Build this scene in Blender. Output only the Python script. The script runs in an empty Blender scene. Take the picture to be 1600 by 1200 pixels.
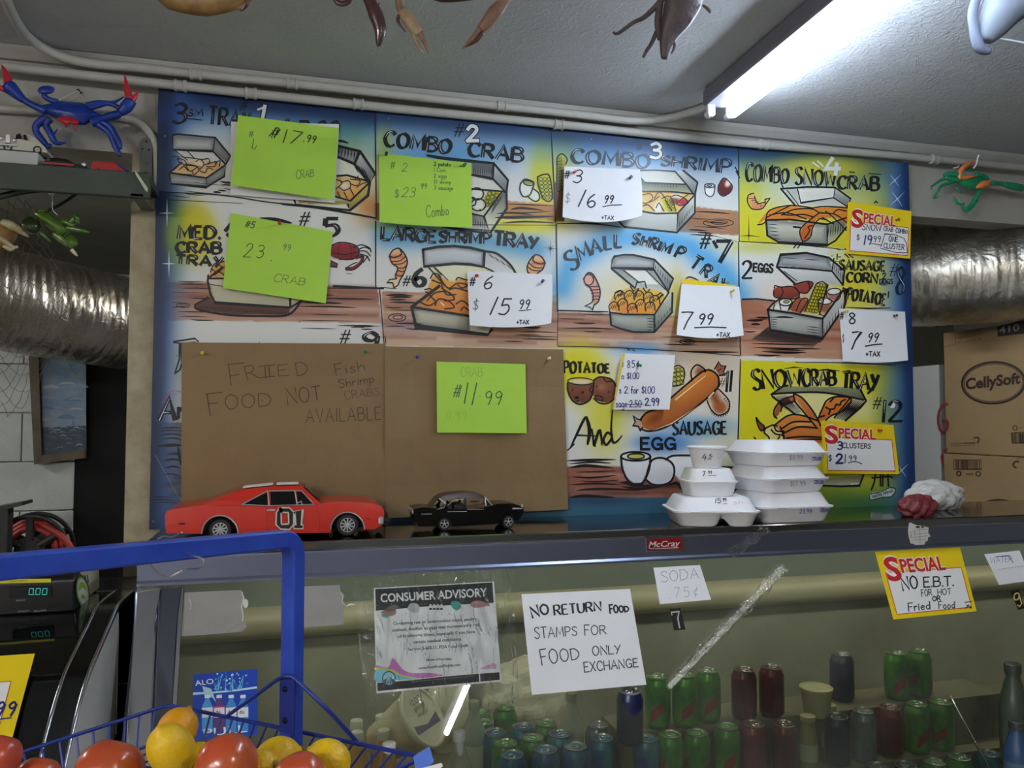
import bpy, math, random
import numpy as np
from mathutils import Vector, Matrix
from mathutils.geometry import tessellate_polygon
random.seed(7); rng = np.random.default_rng(7)
S = bpy.context.scene; COL = S.collection
# ------------------------------------------------------------------ camera
ZC = 1.30                       # height of the display case top above the floor
FPX = 1250.0
YAW, PITCH, ROLL = .2624, .0441, .0011
CAM = Vector((.3847, -2.3868, .3001 + ZC))
_f = Vector((math.sin(YAW)*math.cos(PITCH), math.cos(YAW)*math.cos(PITCH), math.sin(PITCH)))
_r = _f.cross(Vector((0, 0, 1))).normalized(); _u = _r.cross(_f)
c_, s_ = math.cos(ROLL), math.sin(ROLL)
RGT = c_*_r + s_*_u; UPV = -s_*_r + c_*_u; FWD = _f
cd = bpy.data.cameras.new('camera'); cam = bpy.data.objects.new('camera', cd); COL.objects.link(cam)
M = Matrix((RGT, UPV, -FWD)).transposed().to_4x4(); M.translation = CAM
cam.matrix_world = M
cd.sensor_fit = 'HORIZONTAL'; cd.sensor_width = 36; cd.lens = FPX/1600*36; cd.clip_start = .02
S.camera = cam
# ------------------------------------------------------------------ world, colour management
S.view_settings.view_transform = 'Standard'; S.view_settings.look = 'None'
S.view_settings.gamma = 1; S.view_settings.use_curve_mapping = False
EXPOSURE = 1.25
S.view_settings.exposure = EXPOSURE
w = bpy.data.worlds.new('world'); S.world = w; w.use_nodes = True
w.node_tree.nodes['Background'].inputs[0].default_value = (.8, .85, 1, 1)
w.node_tree.nodes['Background'].inputs[1].default_value = .05
S.cycles.max_bounces = 8; S.cycles.transparent_max_bounces = 16
S.cycles.sample_clamp_indirect = 4.0; S.cycles.use_denoising = True
S.cycles.caustics_reflective = False; S.cycles.caustics_refractive = False
TUBE_FRONT, TUBE_BACK, CASE_FILL = 29.0, 85.0, 6.8      # strength of the front tube, back tubes and added case lamp

# ------------------------------------------------------------------ helpers: colour, materials
def lin(c):
    o = []
    for v in c[:3]:
        v = max(0, min(1, v/255)); o.append(v/12.92 if v <= .04045 else ((v+.055)/1.055)**2.4)
    return tuple(o)
MATS = {}
def mat(name, rgb=(200, 200, 200), rough=.5, metal=0, noise=None, nscale=8, bump=0, bscale=60, spec=.5,
        emit=0, trans=0, alpha=1, coat=0, attr=False, sss=0, stretch=None, bkind='noise', rvar=0):
    if name in MATS: return MATS[name]
    m = bpy.data.materials.new(name); m.use_nodes = True; nt = m.node_tree; b = nt.nodes['Principled BSDF']
    L = nt.links.new
    b.inputs['Base Color'].default_value = (*lin(rgb), 1); b.inputs['Roughness'].default_value = rough
    b.inputs['Metallic'].default_value = metal; b.inputs['Specular IOR Level'].default_value = spec
    b.inputs['Transmission Weight'].default_value = trans; b.inputs['Alpha'].default_value = alpha
    b.inputs['Coat Weight'].default_value = coat
    if sss: b.inputs['Subsurface Weight'].default_value = sss; b.inputs['Subsurface Radius'].default_value = (.02, .01, .006)
    if emit:
        b.inputs['Emission Color'].default_value = (*lin(rgb), 1); b.inputs['Emission Strength'].default_value = emit
    if attr:
        a = nt.nodes.new('ShaderNodeAttribute'); a.attribute_name = 'Col'; L(a.outputs['Color'], b.inputs['Base Color'])
    if noise or bump or rvar:
        tc = nt.nodes.new('ShaderNodeTexCoord'); co = tc.outputs['Object']
        if stretch:
            mp = nt.nodes.new('ShaderNodeMapping'); mp.inputs['Scale'].default_value = stretch; L(co, mp.inputs['Vector']); co = mp.outputs['Vector']
    if noise:
        n = nt.nodes.new('ShaderNodeTexNoise'); n.inputs['Scale'].default_value = nscale; n.inputs['Detail'].default_value = 6
        n.inputs['Roughness'].default_value = .65; L(co, n.inputs['Vector'])
        r = nt.nodes.new('ShaderNodeValToRGB'); r.color_ramp.elements[0].position = .35; r.color_ramp.elements[1].position = .68
        r.color_ramp.elements[0].color = (*lin(rgb), 1); r.color_ramp.elements[1].color = (*lin(noise), 1)
        L(n.outputs['Fac'], r.inputs['Fac']); L(r.outputs['Color'], b.inputs['Base Color'])
    if rvar:
        n3 = nt.nodes.new('ShaderNodeTexNoise'); n3.inputs['Scale'].default_value = nscale; n3.inputs['Detail'].default_value = 5; L(co, n3.inputs['Vector'])
        mr = nt.nodes.new('ShaderNodeMapRange'); mr.inputs['To Min'].default_value = max(.02, rough-rvar); mr.inputs['To Max'].default_value = rough+rvar
        L(n3.outputs['Fac'], mr.inputs['Value']); L(mr.outputs['Result'], b.inputs['Roughness'])
    if bump:
        if bkind == 'voronoi':
            n2 = nt.nodes.new('ShaderNodeTexVoronoi'); n2.inputs['Scale'].default_value = bscale; L(co, n2.inputs['Vector']); ho = n2.outputs['Distance']
        else:
            n2 = nt.nodes.new('ShaderNodeTexNoise'); n2.inputs['Scale'].default_value = bscale; n2.inputs['Detail'].default_value = 4; L(co, n2.inputs['Vector']); ho = n2.outputs['Fac']
        bp = nt.nodes.new('ShaderNodeBump'); bp.inputs['Strength'].default_value = bump; bp.inputs['Distance'].default_value = .01
        L(ho, bp.inputs['Height']); L(bp.outputs['Normal'], b.inputs['Normal'])
    MATS[name] = m; return m

def glass_mat(name, tint=(235, 240, 232), haze=.0, hazecol=(200, 205, 190), rough=.0, ior=1.5, bump=0, bscale=30, refl=1.0, stretch=None):
    """thin clear sheet: transparent + fresnel reflection + a little diffuse dirt"""
    m = bpy.data.materials.new(name); m.use_nodes = True; nt = m.node_tree; nt.nodes.remove(nt.nodes['Principled BSDF'])
    L = nt.links.new; out = nt.nodes['Material Output']
    t = nt.nodes.new('ShaderNodeBsdfTransparent'); t.inputs[0].default_value = (*lin(tint), 1)
    g = nt.nodes.new('ShaderNodeBsdfGlossy'); g.inputs['Roughness'].default_value = rough
    fr = nt.nodes.new('ShaderNodeFresnel'); fr.inputs['IOR'].default_value = ior
    mu = nt.nodes.new('ShaderNodeMath'); mu.operation = 'MULTIPLY'; mu.inputs[1].default_value = refl; L(fr.outputs[0], mu.inputs[0])
    mx = nt.nodes.new('ShaderNodeMixShader'); L(mu.outputs[0], mx.inputs[0]); L(t.outputs[0], mx.inputs[1]); L(g.outputs[0], mx.inputs[2])
    o = mx
    tc = nt.nodes.new('ShaderNodeTexCoord'); co = tc.outputs['Object']
    if stretch:
        mp = nt.nodes.new('ShaderNodeMapping'); mp.inputs['Scale'].default_value = stretch; L(co, mp.inputs['Vector']); co = mp.outputs['Vector']
    if haze:
        d = nt.nodes.new('ShaderNodeBsdfDiffuse'); d.inputs[0].default_value = (*lin(hazecol), 1)
        n = nt.nodes.new('ShaderNodeTexNoise'); n.inputs['Scale'].default_value = 5; n.inputs['Detail'].default_value = 5; L(co, n.inputs['Vector'])
        mr = nt.nodes.new('ShaderNodeMapRange'); mr.inputs['From Min'].default_value = .3; mr.inputs['From Max'].default_value = .7
        mr.inputs['To Min'].default_value = haze*.3; mr.inputs['To Max'].default_value = haze*1.6; L(n.outputs['Fac'], mr.inputs['Value'])
        m2 = nt.nodes.new('ShaderNodeMixShader'); L(mr.outputs[0], m2.inputs[0]); L(mx.outputs[0], m2.inputs[1]); L(d.outputs[0], m2.inputs[2]); o = m2
    if bump:
        n2 = nt.nodes.new('ShaderNodeTexNoise'); n2.inputs['Scale'].default_value = bscale; n2.inputs['Detail'].default_value = 2; n2.inputs['Distortion'].default_value = 1.5; L(co, n2.inputs['Vector'])
        bp = nt.nodes.new('ShaderNodeBump'); bp.inputs['Strength'].default_value = bump; bp.inputs['Distance'].default_value = .02
        L(n2.outputs['Fac'], bp.inputs['Height']); L(bp.outputs[0], g.inputs['Normal']); L(bp.outputs[0], fr.inputs['Normal'])
    L(o.outputs[0], out.inputs['Surface']); MATS[name] = m; return m

# ------------------------------------------------------------------ helpers: pixels to rays and back
def ray(px, py): return (FWD + RGT*((px-800)/FPX) + UPV*((600-py)/FPX))
def U(px, py, p0, n):
    """point where the sight line through a photo pixel meets the plane (p0, n)"""
    d = ray(px, py); n = Vector(n); return CAM + d*((Vector(p0)-CAM).dot(n)/d.dot(n))
def UY(px, py, y): return U(px, py, (0, y, 0), (0, 1, 0))
def UZ(px, py, z): return U(px, py, (0, 0, z), (0, 0, 1))
def UX(px, py, x): return U(px, py, (x, 0, 0), (1, 0, 0))
def UD(px, py, depth): return CAM + ray(px, py)*depth
def PX(P):
    d = Vector(P)-CAM; f = d.dot(FWD); return (800+FPX*d.dot(RGT)/f, 600-FPX*d.dot(UPV)/f)

# ------------------------------------------------------------------ helpers: objects and meshes
def tag(o, label=None, cat=None, group=None, kind=None):
    if label: o['label'] = label
    if cat: o['category'] = cat
    if group: o['group'] = group
    if kind: o['kind'] = kind
    return o
def thing(name, label, cat, loc=(0, 0, 0), rz=0, group=None):
    o = bpy.data.objects.new(name, None); COL.objects.link(o); o.location = loc; o.rotation_euler = (0, 0, rz)
    o.empty_display_size = .05
    return tag(o, label, cat, group)
def dup(root, loc, rz=0, label=None, group=None):
    r = root.copy(); COL.objects.link(r); r.location = loc; r.rotation_euler = (0, 0, rz)
    if label: r['label'] = label
    if group: r['group'] = group
    for ch in list(root.children):
        c = ch.copy(); COL.objects.link(c); c.parent = r
        for g in list(ch.children):
            d = g.copy(); COL.objects.link(d); d.parent = c
    return r
def catmull(pts, n=5, closed=False):
    pts = [Vector(p) for p in pts]
    if len(pts) < 3: return pts
    out = []; N = len(pts)
    rngs = range(N) if closed else range(N-1)
    for i in rngs:
        if closed: a, b, c, d = pts[i-1], pts[i], pts[(i+1) % N], pts[(i+2) % N]
        else: a, b, c, d = pts[max(i-1, 0)], pts[i], pts[i+1], pts[min(i+2, N-1)]
        for k in range(n):
            t = k/n
            out.append(.5*((2*b)+(c-a)*t+(2*a-5*b+4*c-d)*t*t+(3*b-a-3*c+d)*t**3))
    if not closed: out.append(pts[-1])
    return out
class MB:
    """collects shapes; build() links them as ONE mesh object"""
    def __init__(s): s.v = []; s.f = []; s.c = []; s.m = []; s.col = (1, 1, 1); s.mi = 0
    def face(s, idx): s.f.append(tuple(idx)); s.c.append(s.col); s.m.append(s.mi)
    def add(s, verts, faces):
        o = len(s.v); s.v += [tuple(p) for p in verts]
        for f in faces: s.face([o+i for i in f])
    def box(s, c, size, M=None, bev=0):
        x, y, z = [d/2 for d in size]
        if bev:
            loops = []
            for zz, ins in ((-z, bev), (-z+bev, 0), (z-bev, 0), (z, bev)):
                loops.append([Vector(p) for p in rrect(x-ins, y-ins, max(bev*.9, 1e-4), zz, 2)])
            if M: loops = [[M @ p for p in l] for l in loops]
            loops = [[p+Vector(c) for p in l] for l in loops]
            s.loft(loops, True, True); return
        vs = [Vector((sx*x, sy*y, sz*z)) for sx in (-1, 1) for sy in (-1, 1) for sz in (-1, 1)]
        if M: vs = [M @ p for p in vs]
        vs = [p+Vector(c) for p in vs]
        s.add(vs, [(0, 1, 3, 2), (4, 6, 7, 5), (0, 4, 5, 1), (2, 3, 7, 6), (0, 2, 6, 4), (1, 5, 7, 3)])
    def loft(s, loops, cap0=True, cap1=True, closed=True):
        o = len(s.v); n = len(loops[0])
        for l in loops: s.v += [tuple(p) for p in l]
        for k in range(len(loops)-1):
            for i in range(n if closed else n-1):
                j = (i+1) % n; a = o+k*n
                s.face((a+i, a+j, a+n+j, a+n+i))
        if cap0: s.face([o+i for i in range(n)][::-1])
        if cap1: s.face([o+(len(loops)-1)*n+i for i in range(n)])
    def tube(s, pts, r, n=8, caps=True, squash=None):
        pts = [Vector(p) for p in pts]; rr = r if hasattr(r, '__len__') else [r]*len(pts)
        t0 = (pts[1]-pts[0]).normalized(); up = Vector((0, 0, 1)) if abs(t0.z) < .9 else Vector((1, 0, 0))
        loops = []; N = None
        for i, p in enumerate(pts):
            t = (pts[min(i+1, len(pts)-1)]-pts[max(i-1, 0)]).normalized()
            if N is None: N = (up-t*up.dot(t)).normalized()
            else:
                N = N-t*N.dot(t); N = N.normalized() if N.length > 1e-6 else Vector((1, 0, 0))
            B = t.cross(N); q = squash or (1, 1)
            loops.append([p+(N*math.cos(2*math.pi*k/n)*q[0]+B*math.sin(2*math.pi*k/n)*q[1])*rr[i] for k in range(n)])
        s.loft(loops, caps, caps)
    def lathe(s, prof, n=24, c=(0, 0, 0), M=None, cap0=True, cap1=True):
        loops = []
        for r, z in prof:
            l = [Vector((r*math.cos(2*math.pi*k/n), r*math.sin(2*math.pi*k/n), z)) for k in range(n)]
            if M: l = [M @ p for p in l]
            loops.append([p+Vector(c) for p in l])
        s.loft(loops, cap0, cap1)
    def ball(s, c, r, n=16, m=10, M=None):
        r = r if hasattr(r, '__len__') else (r, r, r); loops = []
        for j in range(m+1):
            a = math.pi*(j/m*.98+.01)
            l = [Vector((r[0]*math.sin(a)*math.cos(2*math.pi*k/n), r[1]*math.sin(a)*math.sin(2*math.pi*k/n), -r[2]*math.cos(a))) for k in range(n)]
            if M: l = [M @ p for p in l]
            loops.append([p+Vector(c) for p in l])
        s.loft(loops)
    def prism(s, poly, d):
        """poly: list of 3-D points (planar), extruded by vector d"""
        poly = [Vector(p) for p in poly]; d = Vector(d); o = len(s.v); n = len(poly)
        s.v += [tuple(p) for p in poly]+[tuple(p+d) for p in poly]
        tri = tessellate_polygon([poly])
        for t in tri: s.face([o+i for i in t]); s.face([o+n+i for i in reversed(t)])
        for i in range(n): j = (i+1) % n; s.face((o+i, o+j, o+n+j, o+n+i))
    def build(s, name, m=None, parent=None, smooth=False, world=False, auto=None):
        me = bpy.data.meshes.new(name); vs = s.v
        if world and parent is not None:
            W = Matrix.Translation(parent.location) @ parent.rotation_euler.to_matrix().to_4x4()
            if parent.parent is not None:
                g = parent.parent; W = Matrix.Translation(g.location) @ g.rotation_euler.to_matrix().to_4x4() @ W
            W = W.inverted(); vs = [tuple(W @ Vector(p)) for p in vs]
        me.from_pydata(vs, [], s.f)
        for k in (m if isinstance(m, (list, tuple)) else [m]):
            if k is not None: me.materials.append(k)
        if isinstance(m, (list, tuple)): me.polygons.foreach_set('material_index', s.m)
        if any(c != (1, 1, 1) for c in s.c):
            a = me.color_attributes.new('Col', 'FLOAT_COLOR', 'CORNER')
            buf = []
            for c, f in zip(s.c, s.f): buf += [c[0], c[1], c[2], 1.0]*len(f)
            a.data.foreach_set('color', buf)
        if smooth: me.polygons.foreach_set('use_smooth', [True]*len(me.polygons))
        me.update()
        if auto is not None and smooth: me.set_sharp_from_angle(angle=math.radians(auto))
        o = bpy.data.objects.new(name, me); COL.objects.link(o)
        if parent is not None: o.parent = parent
        return o
def rrect(x, y, r, z, n=4):
    out = []; r = min(r, x*.99, y*.99)
    for cx, cy, a0 in ((x-r, y-r, 0), (-x+r, y-r, 90), (-x+r, -y+r, 180), (x-r, -y+r, 270)):
        for k in range(n+1):
            a = math.radians(a0+90*k/n); out.append(Vector((cx+r*math.cos(a), cy+r*math.sin(a), z)))
    return out
def bevel(o, w=.003, seg=2, ang=40):
    m = o.modifiers.new('bevel', 'BEVEL'); m.width = w; m.segments = seg; m.limit_method = 'ANGLE'; m.angle_limit = math.radians(ang); return o
def struct(o): o['kind'] = 'structure'; return o

# ------------------------------------------------------------------ helpers: lettering
GL = {
'A': (.72, "0,0 .36,1 .72,0|.14,.36 .6,.36"), 'B': (.62, "0,0 0,1|~0,1 .42,.98 .55,.78 .4,.56 0,.53|~0,.53 .5,.52 .63,.27 .45,.03 0,0"),
'C': (.66, "~.66,.8 .5,.98 .2,.93 .02,.5 .18,.08 .46,0 .68,.16"), 'D': (.7, "0,0 .02,1|~0,1 .42,.95 .69,.52 .46,.07 0,0"),
'E': (.54, "0,0 0,1|0,1 .52,1|0,.53 .42,.53|0,0 .55,0"), 'F': (.5, "0,0 0,1|0,1 .52,1|0,.53 .4,.53"),
'G': (.7, "~.66,.8 .48,.98 .18,.91 .02,.5 .2,.06 .5,.02 .68,.25|.4,.42 .7,.42|.69,.42 .69,0"),
'H': (.66, "0,0 0,1|.66,0 .66,1|0,.5 .66,.5"), 'I': (.1, ".05,0 .05,1"), 'J': (.45, "~.42,1 .42,.25 .28,.02 .08,.08 0,.25"),
'K': (.6, "0,0 0,1|.56,1 0,.42|.18,.56 .6,0"), 'L': (.5, "0,1 0,0|0,0 .5,0"), 'M': (.85, "0,0 .1,1 .42,.25 .75,1 .85,0"),
'N': (.66, "0,0 0,1 .66,0 .66,1"), 'O': (.72, "~.36,1 .08,.8 .02,.4 .2,.04 .5,.04 .7,.4 .64,.8 .36,1"),
'P': (.58, "0,0 0,1|~0,1 .42,.98 .58,.74 .42,.5 0,.46"), 'Q': (.74, "~.36,1 .08,.8 .02,.4 .2,.04 .5,.04 .7,.4 .64,.8 .36,1|.42,.28 .74,-.1"),
'R': (.62, "0,0 0,1|~0,1 .42,.98 .56,.76 .42,.53 0,.5|.26,.5 .64,0"), 'S': (.56, "~.54,.84 .4,.98 .14,.94 .06,.72 .28,.53 .52,.36 .48,.1 .24,0 .0,.14"),
'T': (.62, ".31,0 .31,1|0,1 .62,1"), 'U': (.64, "~0,1 .02,.3 .2,.02 .44,.03 .62,.3 .64,1"), 'V': (.64, "0,1 .32,0 .64,1"),
'W': (.9, "0,1 .22,0 .45,.75 .68,0 .9,1"), 'X': (.6, "0,0 .6,1|0,1 .6,0"), 'Y': (.6, "0,1 .3,.48|.6,1 .14,-.05"), 'Z': (.6, "0,1 .6,1 0,0 .6,0"),
'0': (.56, "~.28,1 .04,.75 .02,.3 .22,0 .44,.1 .56,.5 .48,.88 .28,1"), '1': (.12, ".1,1 .02,0"), '2': (.56, "~.02,.78 .2,1 .46,.92 .46,.62 .0,.02|.0,.02 .58,.04"),
'3': (.52, "~.04,.9 .3,1 .5,.8 .38,.58 .16,.54|~.16,.54 .46,.46 .5,.18 .28,0 .0,.1"), '4': (.62, ".3,1 0,.36 .62,.36|.5,.66 .44,0"),
'5': (.54, ".52,1 .1,1|.1,1 .06,.58|~.06,.58 .4,.62 .52,.32 .34,.03 .0,.08"), '6': (.52, "~.42,1 .12,.7 .02,.28 .2,0 .44,.08 .5,.34 .3,.5 .06,.34"),
'7': (.54, "0,1 .54,1|.54,1 .16,0"), '8': (.54, "~.44,.86 .24,1 .06,.82 .24,.56 .48,.32 .4,.04 .14,.02 .06,.26 .3,.56 .46,.74 .44,.86"),
'9': (.5, "~.46,.78 .26,1 .04,.82 .1,.58 .32,.54 .46,.78|~.46,.82 .42,.4 .3,0"),
'.': (.1, ".03,0 .08,.05"), ',': (.1, ".08,.05 .02,-.12"), '#': (.62, ".12,0 .24,1|.4,0 .52,1|.0,.36 .62,.36|.02,.68 .64,.68"),
'$': (.52, "~.5,.8 .32,.9 .08,.8 .14,.58 .42,.4 .42,.16 .2,.08 .0,.2|.26,1.1 .24,-.08"), '+': (.5, ".25,.15 .25,.75|0,.45 .5,.45"),
'c/': (.45, "~.42,.6 .24,.7 .04,.45 .2,.15 .42,.26|.36,.95 .12,-.05"), '-': (.4, "0,.45 .4,.45"), '_': (.6, "0,-.1 .6,-.1"),
'a': (.46, "~.42,.5 .2,.58 .02,.28 .18,0 .42,.2|.43,.55 .46,0"), 'b': (.45, "0,1 0,0|~0,.3 .24,.55 .44,.28 .24,0 0,.14"),
'd': (.48, "~.4,.45 .2,.55 .02,.28 .18,0 .42,.2|.46,1 .44,0"), 'e': (.44, "~.04,.3 .42,.34 .28,.56 .04,.36 .14,.03 .42,.1"),
'f': (.34, "~.36,.94 .2,.98 .14,.7 .12,0|0,.52 .32,.54"), 'h': (.42, "0,1 0,0|~0,.3 .24,.54 .4,.38 .42,0"), 'i': (.08, ".04,0 .04,.54|.04,.72 .05,.78"),
'l': (.08, ".04,0 .04,1"), 'm': (.7, "0,.55 .0,0|~0,.35 .2,.55 .33,.36 .34,0|~.34,.35 .54,.55 .68,.36 .7,0"), 'n': (.42, "0,.55 .0,0|~0,.3 .22,.55 .38,.4 .42,0"),
'o': (.46, "~.23,.56 .03,.36 .1,.04 .34,.02 .45,.3 .23,.56"), 'p': (.44, "0,.55 0,-.4|~0,.38 .24,.56 .44,.3 .24,.02 0,.12"), 'r': (.3, "0,.55 0,0|~0,.3 .14,.52 .32,.52"),
's': (.36, "~.34,.48 .16,.56 .06,.42 .32,.18 .2,0 .0,.08"), 't': (.32, ".14,.85 .14,0|0,.56 .32,.56"), 'u': (.42, "~0,.55 .02,.12 .2,0 .4,.2|.41,.55 .42,0"),
'w': (.6, "0,.55 .14,0 .3,.42 .46,0 .6,.55"), 'y': (.44, "0,.55 .2,.05|.44,.55 .1,-.4"), 'x': (.4, "0,0 .4,.55|0,.55 .4,0"), 'k': (.42, "0,1 0,0|.38,.58 0,.24|.14,.34 .42,0"),
'g': (.46, "~.42,.48 .2,.56 .02,.3 .18,.02 .42,.2|~.44,.55 .42,-.25 .2,-.4 .02,-.28"), 'v': (.4, "0,.55 .2,0 .4,.55"), ' ': (.36, ""),
}
_gc = {}
def glyph(ch):
    if ch not in _gc:
        wd, s = GL.get(ch, GL.get(ch.upper(), GL[' '])); st = []
        for part in s.split('|'):
            if not part: continue
            sm = part[0] == '~'; part = part.lstrip('~')
            p = [tuple(map(float, q.split(',')))+(0,) for q in part.split()]
            if sm: st.append(([(q.x, q.y) for q in catmull(p, 5)], True))
            else: st.append(([(q[0], q[1]) for q in p], False))
        _gc[ch] = (wd, st)
    return _gc[ch]
def glyph_chars(t):
    out = []; i = 0
    while i < len(t):
        if t[i:i+2] == 'c/': out.append('c/'); i += 2
        else: out.append(t[i]); i += 1
    return out

class Surf:
    """a flat or gently curled sheet seen at the photo's pixels; pt() gives the 3-D point `lift` metres above it"""
    def __init__(s, p0=None, n=None, corners=None, curl=None):
        s.p0 = Vector(p0); s.n = Vector(n).normalized(); s.curl = curl; s.c = corners
        if (CAM-s.p0).dot(s.n) < 0: s.n = -s.n
        if corners:
            A = []; B = []
            for (x, y), (u, v) in zip(corners, ((0, 0), (1, 0), (1, 1), (0, 1))):
                A.append([x, y, 1, 0, 0, 0, -u*x, -u*y]); B.append(u); A.append([0, 0, 0, x, y, 1, -v*x, -v*y]); B.append(v)
            h = np.linalg.solve(np.array(A, float), np.array(B, float)); s.H = np.append(h, 1).reshape(3, 3); s.Hi = np.linalg.inv(s.H)
    def uv(s, x, y): q = s.H @ np.array([x, y, 1]); return q[0]/q[2], q[1]/q[2]
    def xy(s, u, v): q = s.Hi @ np.array([u, v, 1]); return q[0]/q[2], q[1]/q[2]
    def pt(s, x, y, lift=0):
        o = lift
        if s.curl: o += s.curl(*s.uv(x, y))
        return U(x, y, s.p0+s.n*o, s.n)
class Art:
    """paint on a Surf: fills, strokes and lettering given in photo pixels (through an optional zoom frame)"""
    def __init__(s, surf, step=.0002, base=.0004, Z=None): s.s = surf; s.mb = MB(); s.step = step; s.base = base; s.k = 0; s.z(Z)
    def z(s, Z): s.Z = Z or (0, 0, 1); return s
    def q(s, p): return (s.Z[0]+p[0]/s.Z[2], s.Z[1]+p[1]/s.Z[2])
    def P(s, p, layer): return s.s.pt(p[0], p[1], s.base+layer*s.step+s.k*s.step*.045)      # k keeps crossing strokes from lying in one plane
    def fill(s, pts, col, layer=1, smooth=False, n=4):
        pts = [s.q(p) for p in pts]
        if smooth: pts = [(p.x, p.y) for p in catmull([(a, b, 0) for a, b in pts], n, True)]
        s.mb.col = lin(col)
        tri = tessellate_polygon([[Vector((a, b, 0)) for a, b in pts]])
        s.mb.add([s.P(p, layer) for p in pts], [t if ((pts[t[1]][0]-pts[t[0]][0])*(pts[t[2]][1]-pts[t[0]][1])-(pts[t[1]][1]-pts[t[0]][1])*(pts[t[2]][0]-pts[t[0]][0])) < 0 else t[::-1] for t in tri])
    def ell(s, c, rx, ry, col, layer=1, ang=0, n=18):
        a = math.radians(ang); s.fill([(c[0]+rx*math.cos(t)*math.cos(a)-ry*math.sin(t)*math.sin(a), c[1]+rx*math.cos(t)*math.sin(a)+ry*math.sin(t)*math.cos(a)) for t in [2*math.pi*k/n for k in range(n)]], col, layer)
    def ring(s, c, rx, ry, w, col, layer=3, ang=0, n=20, a0=0, a1=360):
        a = math.radians(ang); T = [math.radians(a0+(a1-a0)*k/n) for k in range(n+1)]
        s.line([(c[0]+rx*math.cos(t)*math.cos(a)-ry*math.sin(t)*math.sin(a), c[1]+rx*math.cos(t)*math.sin(a)+ry*math.sin(t)*math.cos(a)) for t in T], w, col, layer)
    def line(s, pts, w, col, layer=3, smooth=False, taper=0, nib=None, raw=False):
        """w in photo pixels; taper 0..1 narrows both ends; nib=(angle,thin) makes the width follow the direction"""
        if not raw: pts = [s.q(p) for p in pts]
        if smooth: pts = [(p.x, p.y) for p in catmull([(a, b, 0) for a, b in pts], 5)]
        if len(pts) < 2: return
        s.mb.col = lin(col); n = len(pts); vs = []; s.k = (s.k+1) % 20
        for i, p in enumerate(pts):
            a = pts[max(i-1, 0)]; b = pts[min(i+1, n-1)]; dx, dy = b[0]-a[0], b[1]-a[1]; l = math.hypot(dx, dy) or 1
            dx, dy = dx/l, dy/l; h = w/2
            if 0 < i < n-1:
                e = pts[i+1]; d1 = (p[0]-a[0], p[1]-a[1]); l1 = math.hypot(*d1) or 1
                cs = (d1[0]*dx+d1[1]*dy)/l1; h /= max(.55, abs(cs))
            if nib: h *= nib[1]+(1-nib[1])*abs(math.sin(math.atan2(dy, dx)-nib[0]))
            if taper and n > 2: t = i/(n-1); h *= 1-taper*abs(2*t-1)**2
            elif taper: h *= 1-taper*.7 if i else 1
            e0 = .35*w if not taper and not nib else 0
            x, y = p
            if i == 0: x -= dx*e0; y -= dy*e0
            if i == n-1: x += dx*e0; y += dy*e0
            vs.append((x-dy*h, y+dx*h)); vs.append((x+dy*h, y-dx*h))
        s.mb.add([s.P(p, layer) for p in vs], [(2*i, 2*i+2, 2*i+3, 2*i+1) for i in range(n-1)])
    def lines(s, L, w, col, layer=3, **k):
        for l in L: s.line(l, w, col, layer, **k)
    def write(s, text, p0, h, w, col, layer=3, ang=0, slant=0, sp=.22, wid=1.0, nib=None, hi=None, jit=0):
        """text from baseline start p0 (zoom frame), cap height h (zoom frame)"""
        x = 0; a = math.radians(ang); ca, sa = math.cos(a), math.sin(a)
        for ch in glyph_chars(text):
            wd, st = glyph(ch); jy = random.uniform(-jit, jit)*h; js = 1+random.uniform(-jit, jit)
            for pts, sm in st:
                q = []
                for gx, gy in pts:
                    lx = (x+gx*wid+gy*slant)*h; ly = -gy*h*js+jy
                    q.append((p0[0]+lx*ca-ly*sa, p0[1]+lx*sa+ly*ca))
                s.line(q, w*(1.28 if nib else 1), col, layer, nib=nib)
                if hi and len(q) > 1 and random.random() < .6:
                    m = len(q)//2
                    g = q[:max(2, m)] if len(q) > 2 else [q[0], ((q[0][0]*.4+q[1][0]*.6), (q[0][1]*.4+q[1][1]*.6))]
                    s.line(g[-max(2, len(g)*2//3):], w*.17, hi, layer+1, taper=.8)
            x += wd*wid+sp
        return x*h
    def fit(s, text, p0, p1, h0, h1, w, col, layer=3, sp=.2, slant=0, nib=None, hi=None, jit=0):
        ch = glyph_chars(text); tot = sum(glyph(c)[0]+sp for c in ch)-sp
        dx, dy = p1[0]-p0[0], p1[1]-p0[1]; x = 0
        ang = math.degrees(math.atan2(dy, dx)); Lh = math.hypot(dx, dy)
        for c in ch:
            wd = glyph(c)[0]; t = x/tot; h = h0+(h1-h0)*t
            s.write(c, (p0[0]+dx*t, p0[1]+dy*t), h, w, col, layer, ang, slant, sp, wid=Lh/tot/h, nib=nib, hi=hi, jit=jit)
            x += wd+sp
    def type(s, text, p0, p1, h, col, layer=3, bold=0, shear=0, up=None):
        """printed type (built-in face) with its baseline from p0 to p1, cap height h"""
        vs, fs, x0, x1 = type_mesh(text, bold, shear)
        dx, dy = (p1[0]-p0[0])/(x1-x0), (p1[1]-p0[1])/(x1-x0); l = math.hypot(dx, dy)
        ux, uy = up or (dy/l, -dx/l); k = h/.73
        s.mb.col = lin(col)
        q = [s.q((p0[0]+(x-x0)*dx+y*ux*k, p0[1]+(x-x0)*dy+y*uy*k)) for x, y in vs]
        s.mb.add([s.P(p, layer) for p in q], [f[::-1] if False else f for f in fs])
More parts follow.
